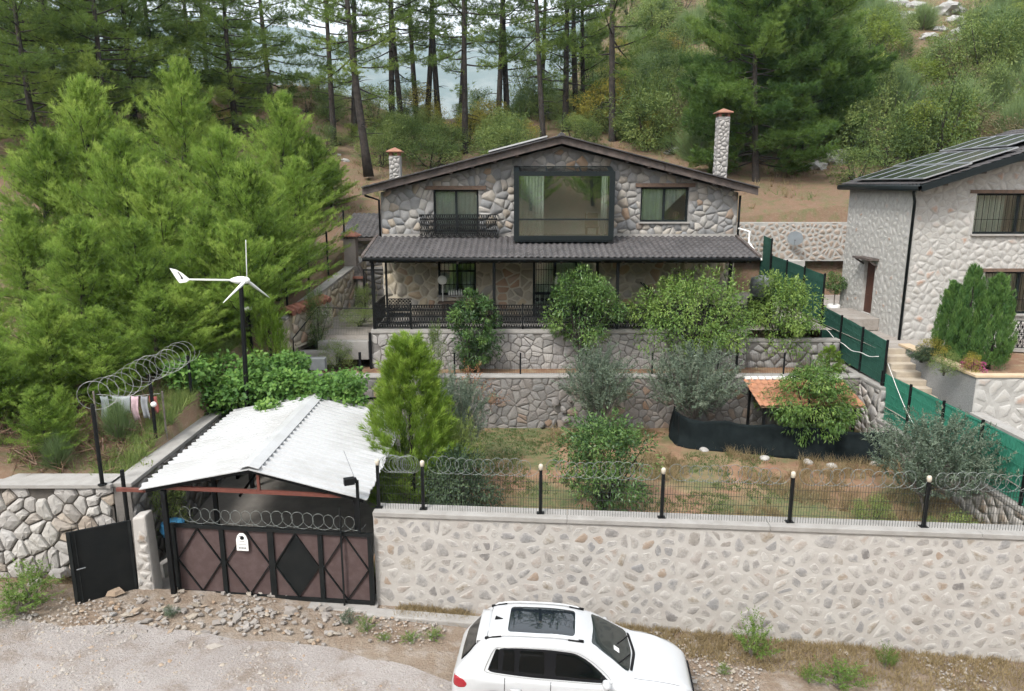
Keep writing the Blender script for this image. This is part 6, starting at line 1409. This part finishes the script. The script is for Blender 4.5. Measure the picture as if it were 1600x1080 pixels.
CZ = [.72, .90, 1.02, 1.24, 1.50, 1.625, 1.67, 1.675, 1.64, 1.575, 1.37, 1.12, 1.075, 1.03, .94, .84, .72, .6]     # top on the centre line
BX = [0, .04, .12, .3, .52, 1.2, 2.2, 3.2, 3.5, 4.0, 4.25, 4.38, 4.43]
BZ = [.70, .84, .93, .98, 1.01, 1.0, .975, .95, .945, .88, .79, .66, .58]                                              # belt line
WX = [0, .05, .15, .4, .8, 1.5, 2.6, 3.4, 3.9, 4.2, 4.36, 4.43]
WW = [.62, .74, .82, .875, .895, .905, .905, .895, .865, .79, .68, .52]                                                # half width
RX_ = [0, .1, .3, .52, .8, 1.4, 2.0, 2.5, 2.9, 3.28, 3.5, 4.43]
RW = [.50, .56, .585, .60, .62, .635, .63, .60, .64, .72, .74, .5]                                                      # half width of the roof edge
WH = ((.84, .33), (3.44, .33)); WR = .375
def zbot(x):
    z = np.interp(x, [0, .15, .5, 3.9, 4.3, 4.43], [.42, .3, .24, .22, .26, .36])
    for c_, r_ in WH:
        if abs(x-c_) < WR: z = max(z, r_+math.sqrt(WR**2-(x-c_)**2))
    return z
def section(x):
    zc, zb, wm, wr = cr(CX, CZ, x), cr(BX, BZ, x), cr(WX, WW, x), cr(RX_, RW, x); z0 = zbot(x)
    cab = max(0, min(1, (zc-zb-.1)/.35)); up = max(.02, zc-zb)
    zs0 = min(z0, zb-.12)
    P = [(0, zs0), (wm*.6, zs0), (wm*.93, zs0+.005), (wm*.985, zs0+.04+.3*max(0, .0)), (wm*.998, zs0+(zb-zs0)*.45), (wm*1.0, zs0+(zb-zs0)*.72), (wm*.985, zb-.05), (wm*.955, zb)]
    re = min(wr, wm*.9)
    sx = lambda f: wm*.94+(re+.02-wm*.94)*f
    P += [(sx(.28), zb+up*.24), (sx(.62), zb+up*.55), (sx(.9), zb+up*.83), (re-.01, zb+up*.915), (re-.07, zb+up*.958), (re*.62, zb+up*.987), (re*.3, zb+up*.997), (0, zc)]
    return P
def sec_pts(x, n=64):
    P = section(x); out = []
    for i in range(len(P)-1):
        p0, p1, p2, p3 = P[max(i-1, 0)], P[i], P[i+1], P[min(i+2, len(P)-1)]
        if i == 0: p0 = (-P[1][0], P[1][1])
        if i == len(P)-2: p3 = (-P[-2][0], P[-2][1])
        for k in range(4):
            t = k/4; f = lambda a, b, c_, d: .5*((2*b)+(-a+c_)*t+(2*a-5*b+4*c_-d)*t*t+(-a+3*b-3*c_+d)*t**3)
            out.append((f(p0[0], p1[0], p2[0], p3[0]), f(p0[1], p1[1], p2[1], p3[1])))
    out.append(P[-1]); return out
NB = 28      # index of the belt point in sec_pts
def y_side(x, z):
    S = sec_pts(x)[8:52]
    for a, b in zip(S[:-1], S[1:]):
        if a[1] <= z <= b[1] and b[1] > a[1]: return a[0]+(b[0]-a[0])*(z-a[1])/(b[1]-a[1])
    return S[-1][0]
def z_top(x, y):
    S = sec_pts(x)[NB:]; y = abs(y)
    for a, b in zip(S[:-1], S[1:]):
        if b[0] <= y <= a[0]: return a[1]+(b[1]-a[1])*(a[0]-y)/max(1e-6, a[0]-b[0])
    return S[0][1] if y > S[0][0] else S[-1][1]
CAR_S = .975
car = thing('car', 'white compact sport utility car with glass roof parked on the gravel track', 'car', (1.1, 12.1, -.14), rotz=R_(-5.5)); car.scale = (CAR_S,)*3
def cpart(name, mb, mat, parent=None, smooth=True):
    return mb.build(name, mat, parent or car, smooth, local=True)
CO = Vector((2.2, 0, 0))
xs = sorted(set([round(v, 4) for v in np.concatenate([np.linspace(0, .16, 9), np.linspace(.16, 4.2, 96), np.linspace(4.2, 4.43, 12)])] + [c_+s_*WR*f for c_, r_ in WH for s_ in (-1, 1) for f in (.9999, .99, .96, .9)]))
V = []; F = []; S0 = None
for x in xs:
    S = sec_pts(x); full = [(a, b) for a, b in S] + [(-a, b) for a, b in S[-2:0:-1]]; S0 = len(full); V += [Vector((x, a, b))-CO for a, b in full]
for i in range(len(xs)-1):
    for k in range(S0): F.append((i*S0+k, i*S0+(k+1) % S0, (i+1)*S0+(k+1) % S0, (i+1)*S0+k))
F += [tuple(range(S0))[::-1], tuple((len(xs)-1)*S0+k for k in range(S0))]
mpaint = paintmat('car_paint', (.47, .48, .49), .3, .9); mblk = paintmat('car_black', (.006, .006, .007), .5, spec=.15)
body = cpart('body', MB().add(V, F), mpaint)
def ring_patch(outline, fn, off, rings=7, c=None, rnd_=.0):
    """patch on the body: outline in 2D, fn maps (a,b)->3D point, pushed out by off along the local normal"""
    n = len(outline); c = c or (sum(p[0] for p in outline)/n, sum(p[1] for p in outline)/n); V = []; F = []; e = .004
    def pt(a, b):
        p = fn(a, b); u = fn(a+e, b)-fn(a-e, b); v = fn(a, b+e)-fn(a, b-e); nn = u.cross(v)
        nn = nn.normalized() if nn.length > 1e-9 else Vector((0, 0, 1)); return p, nn
    for r in range(rings):
        k = 1-r/rings
        for a, b in outline:
            p, nn = pt(c[0]+(a-c[0])*k, c[1]+(b-c[1])*k)
            if nn.dot(p-Vector((2.2, 0, .7))) < 0: nn = -nn
            V.append(p+nn*(off if r else -.004)-CO)
    p, nn = pt(*c); nn = -nn if nn.dot(p-Vector((2.2, 0, .7))) < 0 else nn; V.append(p+nn*off-CO)
    V[n:n] = []
    for r in range(rings-1):
        for i in range(n): F.append((r*n+i, r*n+(i+1) % n, (r+1)*n+(i+1) % n, (r+1)*n+i))
    F += [((rings-1)*n+i, (rings-1)*n+(i+1) % n, rings*n) for i in range(n)]
    return MB().add(V, F)
def smooth_poly(P, r=.25, seg=3, den=6):
    out = []
    for i in range(len(P)):
        a, b, c_ = Vector(P[i-1]), Vector(P[i]), Vector(P[(i+1) % len(P)]); p, q = b.lerp(a, r), b.lerp(c_, r)
        for k in range(seg+1): t = k/seg; out.append(tuple((p*(1-t)**2+b*2*t*(1-t)+q*t*t)[:2]))
    res = []
    for i in range(len(out)):
        a, b = Vector(out[i]), Vector(out[(i+1) % len(out)]); m = max(1, int((b-a).length/.09))
        for k in range(m): res.append(tuple(a.lerp(b, k/m)[:2]))
    return res
top_fn = lambda a, b: Vector((a, b, z_top(a, b)))
mg = paintmat('tinted_glass', (.003, .004, .0045), .04, 0, spec=.38); mgw = paintmat('windscreen_glass', (.018, .024, .023), .04, 0, spec=.55); mgr = paintmat('sunroof_glass', (.008, .012, .016), .03, 0, spec=1.0)
v3 = lambda P: [(p[0], p[1], 0) for p in P]
for sgn in (-1, 1):
    fn = lambda a, b: Vector((a, sgn*y_side(a, b), b))
    zt = lambda x: cr(BX, BZ, x)+(cr(CX, CZ, x)-cr(BX, BZ, x))*.80
    zl = lambda x: cr(BX, BZ, x)+.035
    band = v3([(.63, 1.10), (.82, zt(.82)), (1.2, zt(1.2)), (1.8, zt(1.8)), (2.3, zt(2.3)-.01), (2.62, 1.31), (2.86, 1.12), (2.98, zl(2.98)), (2.2, zl(2.2)), (1.4, zl(1.4)), (.7, zl(.7)+.03)])
    sw = cpart('side_windows', ring_patch(smooth_poly(band, .3), fn, .004, 8), mblk)
    for P in ([(.69, 1.10), (.84, zt(.84)-.03), (.9, zt(.9)-.025), (.9, zl(.9)+.05), (.72, zl(.72)+.06)], [(.95, zl(.95)+.03), (.95, zt(.95)-.03), (1.2, zt(1.2)-.03), (1.2, zl(1.2)+.03)], [(1.235, zl(1.2)+.03), (1.235, zt(1.2)-.03), (1.76, zt(1.75)-.03), (1.76, zl(1.75)+.03)], [(1.86, zl(1.86)+.03), (1.86, zt(1.86)-.03), (2.28, zt(2.28)-.04), (2.56, 1.31), (2.78, 1.14), (2.86, zl(2.86)+.03)]):
        cpart('window_pane', ring_patch(smooth_poly(v3(P), .12), fn, .0075, 5), mg, sw)
    tr_ = MB().tube([fn(a, b)+Vector((0, sgn*.006, 0))-CO for a, b in smooth_poly(band, .3)] + [fn(*smooth_poly(band, .3)[0])+Vector((0, sgn*.006, 0))-CO], .006, 4, False)
    cpart('window_trim', tr_, paintmat('chrome', (.6, .6, .6), .2, metal=1) if sgn < 0 else bpy.data.materials['chrome'], sw)
    tl = v3([(.045, .74), (.05, .9), (.12, .955), (.26, .93), (.34, .85), (.3, .77), (.18, .735)])
    cpart('tail_light', ring_patch(smooth_poly(tl, .3), fn, .008, 6), paintmat('tail_red', (.28, .012, .02), .15, .6) if sgn < 0 else bpy.data.materials['tail_red'])
    hl = v3([(3.93, .80), (4.02, .865), (4.2, .80), (4.33, .70), (4.36, .60), (4.2, .62), (4.02, .70)])
    h_ = cpart('headlight', ring_patch(smooth_poly(hl, .2), fn, .007, 6), paintmat('lamp_glass', (.25, .26, .27), .08, .6) if sgn < 0 else bpy.data.materials['lamp_glass'])
    cpart('lamp_insert', ring_patch(smooth_poly(v3([(4.05, .73), (4.08, .80), (4.2, .75), (4.27, .68), (4.2, .66)]), .25), fn, .011, 4), mblk, h_)
    for x in (.98, 1.81, 2.92):
        zz = np.linspace(.34, zl(x)-.03 if x > 1 else zl(x)-.03, 14); xx = [x+(.04*math.sin((z-.3)*2) if x < 2.5 else -.12*(z-.34)+.02) for z in zz]
        if x < 1: xx = [max(a, .84+math.sqrt(max(0, (WR+.05)**2-(z-.33)**2))) for a, z in zip(xx, zz)]
        cpart('door_seam', MB().tube([fn(a, z)+Vector((0, sgn*.001, 0))-CO for a, z in zip(xx, zz)], .0065, 4), mblk)
    for x in (1.12, 1.98):
        p = fn(x, .83); cpart('door_handle', MB().tube([p+Vector((-.0, sgn*.0, 0))-CO, p+Vector((.03, sgn*.035, .004))-CO, p+Vector((.17, sgn*.037, .0))-CO, p+Vector((.2, 0, -.004))-CO], [.012, .016, .016, .012], 6), mpaint)
    # mirror
    p = fn(2.78, 1.02)-CO
    mi = cpart('mirror', MB().lathe((0, 0, 0), [(.01, -.085), (.06, -.08), (.095, -.05), (.105, 0), (.095, .05), (.05, .09), (.01, .1)], 14, 'x'), mpaint); mi.location = p+Vector((.05, sgn*.15, .06)); mi.scale = (.75, 1.05, .78); mi.rotation_euler = (0, 0, sgn*-.25)
    cpart('mirror_arm', MB().bar(p+Vector((.0, 0, -.01)), p+Vector((.04, sgn*.1, .02)), .06, .04), mblk)
    # roof rail with dark feet
    rl = [top_fn(x, sgn*(cr(RX_, RW, x)-.085)) for x in np.linspace(.62, 2.42, 14)]
    cpart('roof_rail', MB().tube([q+Vector((0, 0, .035 if 0 < i < 13 else .0))-CO for i, q in enumerate(rl)], [.012]+[.018]*12+[.012], 6), mpaint)
    for a, b in ((.62, .92), (2.14, 2.42)):
        q0, q1 = [top_fn(x, sgn*(cr(RX_, RW, x)-.085)) for x in (a, b)]; cpart('rail_foot', MB().bar(q0+Vector((0, 0, .024))-CO, q1+Vector((0, 0, .024))-CO, .045, .03), mblk)
    # wheel arch lip
    for c_, r_ in WH:
        pts = []
        for k in range(19):
            a = math.pi*k/18; x, z = c_+(WR+.02)*math.cos(a), r_+(WR+.02)*math.sin(a); pts.append(Vector((x, sgn*(y_side(x, max(z, zbot(x)+.03))+.004), z))-CO)
        cpart('arch_trim', MB().tube(pts, .028, 5), mblk)
        wy = sgn*.79; wc = Vector((c_, wy, r_))-CO
        wo_ = cpart('wheel', MB().lathe(tuple(wc), [(.2, -.1), (.31, -.105), (.34, -.07), (.345, 0), (.34, .07), (.31, .105), (.2, .1)], 28, 'y'), paintmat('tyre', (.02, .02, .02), .85) if (sgn, c_) == (-1, .84) else bpy.data.materials['tyre'])
        rm = MB().lathe(tuple(wc+Vector((0, sgn*.07, 0))), [(.03, -.01), (.235, -.01), (.24, .02), (.03, .03)], 24, 'y')
        for k in range(5): a = k*1.2566; rm.bar(wc+Vector((0, sgn*.1, 0)), wc+Vector((.22*math.cos(a), sgn*.1, .22*math.sin(a))), .06, .03, (0, 1, 0))
        cpart('rim', rm, paintmat('alloy', (.45, .46, .47), .3, metal=.9) if 'alloy' not in bpy.data.materials else bpy.data.materials['alloy'], wo_)
cpart('windscreen', ring_patch(smooth_poly(v3([(2.53, -.50), (2.575, 0), (2.53, .50), (2.72, .575), (3.2, .70), (3.27, .62), (3.34, 0), (3.27, -.62), (3.2, -.70), (2.72, -.575)]), .2), top_fn, .004, 9), mgw)
cpart('cowl', ring_patch(smooth_poly(v3([(3.24, -.68), (3.345, 0), (3.24, .68), (3.3, .69), (3.41, 0), (3.3, -.69)]), .2), top_fn, .008, 3, (3.35, 0)), mblk)
for a, b in (((3.33, -.1), (3.02, -.58)), ((3.34, .5), (3.08, -.02))):
    pts = [top_fn(3.3+.03*k-.03*k*2+(.0), a[1]+(b[1]-a[1])*k/8)+Vector((0, 0, .018))-CO for k in range(9)]; cpart('wiper', MB().tube(pts, .01, 5), mblk)
cpart('sunroof', ring_patch(smooth_poly(v3([(.98, -.44), (.98, .44), (1.6, .455), (2.3, .44), (2.3, -.44), (1.6, -.455)]), .12), top_fn, .005, 8), mgr)
cpart('rear_window', ring_patch(smooth_poly(v3([(.15, -.56), (.13, 0), (.15, .56), (.32, .585), (.50, .53), (.50, 0), (.50, -.53), (.32, -.585)]), .22), top_fn, .005, 7), mg)
sp_ = MB(); V = []; F = []
for i, (x, dz) in enumerate(((.45, -.0), (.46, .035), (.55, .03), (.66, .01))):
    for j in range(13):
        y = -.52+1.04*j/12; V.append(Vector((x, y*(1-.02*i), (z_top(max(.56, x), y) if i else z_top(.56, y)-.02)+dz-.03*(abs(y)/.52)**4))-CO)
for i in range(3):
    for j in range(12): q = i*13+j; F.append((q, q+1, q+14, q+13))
so_ = cpart('spoiler', MB().add(V, F), mpaint); md = so_.modifiers.new('s', 'SOLIDIFY'); md.thickness = .02; md.offset = -1
cpart('hatch_seam', MB().tube([top_fn(.655, y)+Vector((0, 0, .001))-CO for y in np.linspace(-.57, .57, 15)], .005, 4), mblk)
cpart('antenna', MB().prism([top_fn(.74, 0)-CO+Vector((0, -.012, 0)), top_fn(.9, 0)-CO+Vector((0, -.012, 0)), top_fn(.76, 0)-CO+Vector((0, -.006, .07))], (0, .02, 0)), mblk)
for sgn in (-1, 1): cpart('bonnet_seam', MB().tube([top_fn(x, sgn*np.interp(x, [3.3, 3.8, 4.15], [.74, .71, .63]))+Vector((0, 0, .001))-CO for x in np.linspace(3.32, 4.15, 12)], .004, 4), mblk)
cpart('bumper_trim', MB().bar(Vector((4.40, -.45, .40))-CO, Vector((4.40, .45, .40))-CO, .05, .16), mblk)
cpart('grille', MB().bar(Vector((4.43, -.42, .66))-CO, Vector((4.43, .42, .66))-CO, .03, .08), mblk)
cpart('rear_bumper_trim', MB().bar(Vector((.03, -.5, .45))-CO, Vector((.03, .5, .45))-CO, .06, .14), mblk)
q = [top_fn(a, b)+Vector((0, 0, .012))-CO for a, b in ((2.98, -.28), (3.08, -.28), (3.08, -.15), (2.98, -.15))]
cpart('paper_slip', MB().prism(q, (0, 0, .002)), G['white'], None, False)
# ------------------------------------------------------------------ foreground litter and ground cover
rr = random.Random(4)
def shard(seed):
    r = random.Random(seed); n = r.choice((4, 5, 5, 6)); P = [(math.cos(6.283*k/n+r.uniform(-.35, .35))*r.uniform(.7, 1.1), math.sin(6.283*k/n+r.uniform(-.35, .35))*r.uniform(.6, 1.0)) for k in range(n)]
    mb = MB(); mb.add([(a, b, -.3) for a, b in P]+[(a*r.uniform(.7, .95), b*r.uniform(.7, .95), r.uniform(.2, .42)) for a, b in P]+[(0, 0, .36)], [tuple(range(n))[::-1]]+[(k, (k+1) % n, n+(k+1) % n, n+k) for k in range(n)]+[(n+k, n+(k+1) % n, 2*n) for k in range(n)])
    return mb.mesh('shard', G['rubble'])
RS = [shard(20+i) for i in range(10)] if G.setdefault('rubble', stonemat('rubble', [(0, (.31, .29, .27)), (.3, (.26, .235, .215)), (.55, (.34, .315, .295)), (.8, (.33, .29, .24)), (.94, (.32, .23, .16)), (1, (.3, .29, .28))], None)) else []
def road_top(x, y): return zroad(x, y)+.1
k = 0
while k < 240:
    px, py = rr.gauss(370, 135), rr.gauss(978, 22)
    if not (120 < px < 590 and 935 < py < 1030): continue
    p = at(px, py, Z=.02); s = rr.uniform(.03, .085)*(1.6 if rr.random() < .12 else 1)
    o = link('rubble_stone', RS[k % 10]); o.location = (p.x, p.y, road_top(p.x, p.y)+s*.05); o.scale = (s*rr.uniform(.8, 1.7), s, s*.7); o.rotation_euler = (rr.uniform(-.3, .3), rr.uniform(-.3, .3), rr.uniform(0, 6.28))
    tag(o, 'broken rubble stone scattered on the ground before the gates', 'stone', 'rubble before the gates'); k += 1
for i, (px, py, s, lab) in enumerate(((183, 950, .22, 'pale upright slab leaning near the open gate'), (455, 965, .2, 'rusty orange stone before the vehicle gate'), (508, 958, .17, 'pale boulder at the threshold of the vehicle gate'), (60, 940, .24, 'round stone at the foot of the boulder wall'), (95, 925, .25, 'brown stone fallen beside the open gate leaf'))):
    p = at(px, py, Z=.05); o = link('fallen_stone', RS[i]); o.location = (p.x, p.y, road_top(p.x, p.y)+s*.2); o.scale = (s, s*.8, s*.7); tag(o, lab, 'stone')
# pebbles of the track: uncountable
rng = np.random.default_rng(3); n = 9500
ico = rock_mesh(50, 1, .6, 'rubble'); iv = np.array([v.co[:] for v in ico.vertices]); fi = np.array([p.vertices[:] for p in ico.polygons])
sel = rng.choice(len(iv), len(iv), replace=False) if False else None
X = rng.uniform(-13, 12, n*2); Y = rng.uniform(8.6, 14.9, n*2); keep = np.array([(nz(a, b, .7, 9)+.35*nz(a, b, 2.5, 8) > -.05+.25*(b < 11.5)) and b < wall_y(a)-.15 and (a > -8.6 or b < 14.6) for a, b in zip(X, Y)]); X, Y = X[keep][:n], Y[keep][:n]
s = rng.uniform(.012, .038, len(X))*np.where(rng.random(len(X)) < .06, 1.8, 1); a = rng.uniform(0, 6.28, len(X)); oct_v = np.array([(1, 0, 0), (0, 1, 0), (-1, 0, 0), (0, -1, 0), (.1, .1, .75), (0, 0, -.4)]); oct_f = np.array([(0, 1, 4), (1, 2, 4), (2, 3, 4), (3, 0, 4)])
ca, sa = np.cos(a), np.sin(a); sh = oct_v[None]*rng.uniform(.7, 1.3, (len(X), 6, 3)); vx = (sh[..., 0]*ca[:, None]-sh[..., 1]*sa[:, None])*s[:, None]+X[:, None]; vy = (sh[..., 0]*sa[:, None]+sh[..., 1]*ca[:, None])*s[:, None]+Y[:, None]
Zg = np.array([road_top(p, q) for p, q in zip(X, Y)]); vz = sh[..., 2]*s[:, None]+Zg[:, None]
V = np.stack([vx, vy, vz], -1).reshape(-1, 3); F = (oct_f[None]+6*np.arange(len(X))[:, None, None]).reshape(-1, 3)
stuff(link('gravel', mesh_np('gravel', V, F, G['rubble'])))
# grass and dry stalks
def grass(name, pts, mat, per, L, W, spread=.5, tint=.5):
    C = np.repeat(np.array(pts), per, 0)+rng.normal(0, .05, (len(pts)*per, 3))*np.array([1, 1, 0]); D = unit(np.array([0, 0, 1.])+rng.normal(0, spread, (len(C), 3))*np.array([1, 1, .2])); Ti = np.repeat(rng.normal(tint, .18, len(pts)), per)
    V, F, A = tuft_mesh(C, D, Ti, rng, 1, L, W, .15, .005); return stuff(link(name, mesh_np(name, V, F, mat, False, {'tint': A})))
def garden_pts(n, f, box=(-3, 12.2, 15.6, 25)):
    out = []
    while len(out) < n:
        x, y = rng.uniform(box[0], box[1]), rng.uniform(box[2], box[3])
        if y > wall_y(x)+.4 and f(x, y): out.append((x, y, gz(x, y)))
    return out
grass('lawn_grass', garden_pts(5200, lambda x, y: nz(x, y, .45, 11)+.3*nz(x, y, 1.6, 12)-(x-3)*.02 > .0), m_gr, 7, .1, .016)
grass('dry_stalks', garden_pts(2100, lambda x, y: nz(x, y, .5, 14)+(x-5)*.08 > .1), m_straw, 8, .38, .016, .55)
grass('stray_grass', garden_pts(900, lambda x, y: True), m_straw, 5, .12, .01)
vp = []
while len(vp) < 3000:
    x = rng.uniform(-3, 12); y = wall_y(x)-rng.uniform(.05, 1.0)**1.4*(.5+.12*max(0, x))
    if nz(x, y, 1.2, 15) > -.15 or x > 3: vp.append((x, y, road_top(x, y)-.03))
grass('verge_grass', vp, m_straw, 7, .17, .014, .6)
lp_ = [(rng.uniform(-19, -9.5), rng.uniform(14.5, 15.6), .28) for _ in range(300)]
grass('wall_foot_grass', [(a, b, road_top(a, b)-.03) for a, b, c_ in lp_], m_straw, 7, .14, .01, .6)
hp = []
while len(hp) < 5200:
    x, y = rng.uniform(-30, 60), rng.uniform(38, 95)
    if nz(x, y, .3, 16) > -.1 and abs(x) < y*.75: hp.append((x, y, hz(x, y)-.02))
grass('hill_grass', hp, m_straw, 7, .5, .03, .45)
gp2 = [(a, b, c_) for a, b, c_ in hp if nz(a, b, .2, 17) > .0]
grass('hill_green_grass', [(a+rng.normal(0, .6), b+rng.normal(0, .6), c_) for a, b, c_ in gp2], m_sh, 7, .5, .035, .5)
# weeds one can pick out
for i, (px, py, key, h, w, lab) in enumerate(((45, 945, 'wd', .75, 1.0, 'tall green weed at the foot of the boulder wall'), (22, 960, 'wd', .45, 1.1, 'low green weed by the track at the photo edge'), (1178, 1030, 'wd', .75, .75, 'tall green weed against the front wall right of the car'), (1385, 1045, 'wd', .45, .35, 'thin weed below the front fence\'s last post'), (1312, 1072, 'wd', .4, .85, 'wide green weed clump at the track edge'), (1262, 1066, 'wd', .28, .35, 'small weed left of the wide clump'), (1130, 1055, 'wd', .2, .22, 'tiny green weed near the car bumper'), (572, 990, 'wd', .28, .34, 'round green tuft below the kerb by the vehicle gate'), (545, 975, 'gw', .26, .4, 'grey-green tuft before the vehicle gate corner'), (268, 962, 'gw', .2, .35, 'small green plant among the rubble'), (600, 1003, 'wd', .12, .25, 'low tuft in the row behind the car, nearest the gate'), (640, 1002, 'wd', .12, .35, 'low tuft in the middle of the row behind the car'), (678, 1000, 'wd', .16, .35, 'low tuft in the row behind the car, nearest its tail light'))):
    if 'wd' not in PROTO:
        twiggy('wd', 195, .8, .42, LM('weed_leaf', (.08, .14, .03), (.14, .23, .05), (.22, .31, .085), .4), 60, .085, .022, .03, 3, .34, 22); PROTO['wd'] = PROTO['wd'][:4]+('foliage',)
        broadleaf('gw', 196, .5, .4, LM('grey_weed_leaf', (.07, .11, .07), (.11, .16, .10), (.16, .21, .14), .35), 26, 50, .05, .022, .1, .02, .42, 0, cname='foliage')
    p = at(px, py, Z=float(road_z(at(px, py, Z=0).x))+.05); plant(key, 'weed', lab, 'weed', (p.x, p.y, road_top(p.x, p.y)-.03), h*1.05, w*.95, i)
# dead brush heaped behind the boulder wall
C = []; D = []
for i in range(420):
    x, y = rng.uniform(-16, -9.5), rng.uniform(16.3, 19.5); C.append((x, y, hz(x, y)+abs(rng.normal(0, .22)))); D.append(unit(rng.normal(size=3)*np.array([1, 1, .45])))
V, F, A = tuft_mesh(np.array(C), np.array(D), rng.uniform(.1, .6, len(C)), rng, 6, .7, .02, .5)
stuff(link('dry_brush', mesh_np('dry_brush', V, F, LM('dead_twigs', (.09, .05, .035), (.16, .095, .065), (.25, .17, .12), .1), False, {'tint': A})))
C = []; D = []
for i in range(2600):
    x = rng.uniform(-24, -9.3); y = rng.uniform(16.5, 30)
    if x > -9.4+shiftx(y): continue
    C.append((x, y, hz(x, y))); D.append((rng.normal(0, .3), rng.normal(0, .3), 1))
for i in range(700):
    y = rng.uniform(16.2, 25); x = -9.2+float(shiftx(y))-abs(rng.normal(0, .5)); C.append((x, y, hz(x, y))); D.append((rng.normal(0, .3), rng.normal(0, .3), 1))
V, F, A = tuft_mesh(np.array(C), unit(np.array(D)), rng.uniform(.2, .8, len(C)), rng, 9, .38, .02, .5); stuff(link('forest_grass', mesh_np('forest_grass', V, F, m_sh, False, {'tint': A})))
# pines across the track behind the viewpoint (mirrored in the bay window)
for i, (x, y, h) in enumerate(((-8, -24, 11), (2, -25, 10), (9, -27, 11), (-1, -38, 13), (7, -40, 13), (-17, -30, 11), (19, -29, 12), (-14, -16, 9), (-4, -29, 11), (14, -17, 8), (13, -24, 11), (-24, -24, 11), (24, -20, 10), (0, -31, 12), (-11, -33, 12), (15, -36, 12))):
    plant('yp%d' % (i % 4), 'roadside_pine', 'green pine on the bank across the track, mirrored in the bay window', 'pine', (x, y, hz(x, y)-.1), h, h*.75, i, 'pines across the track')
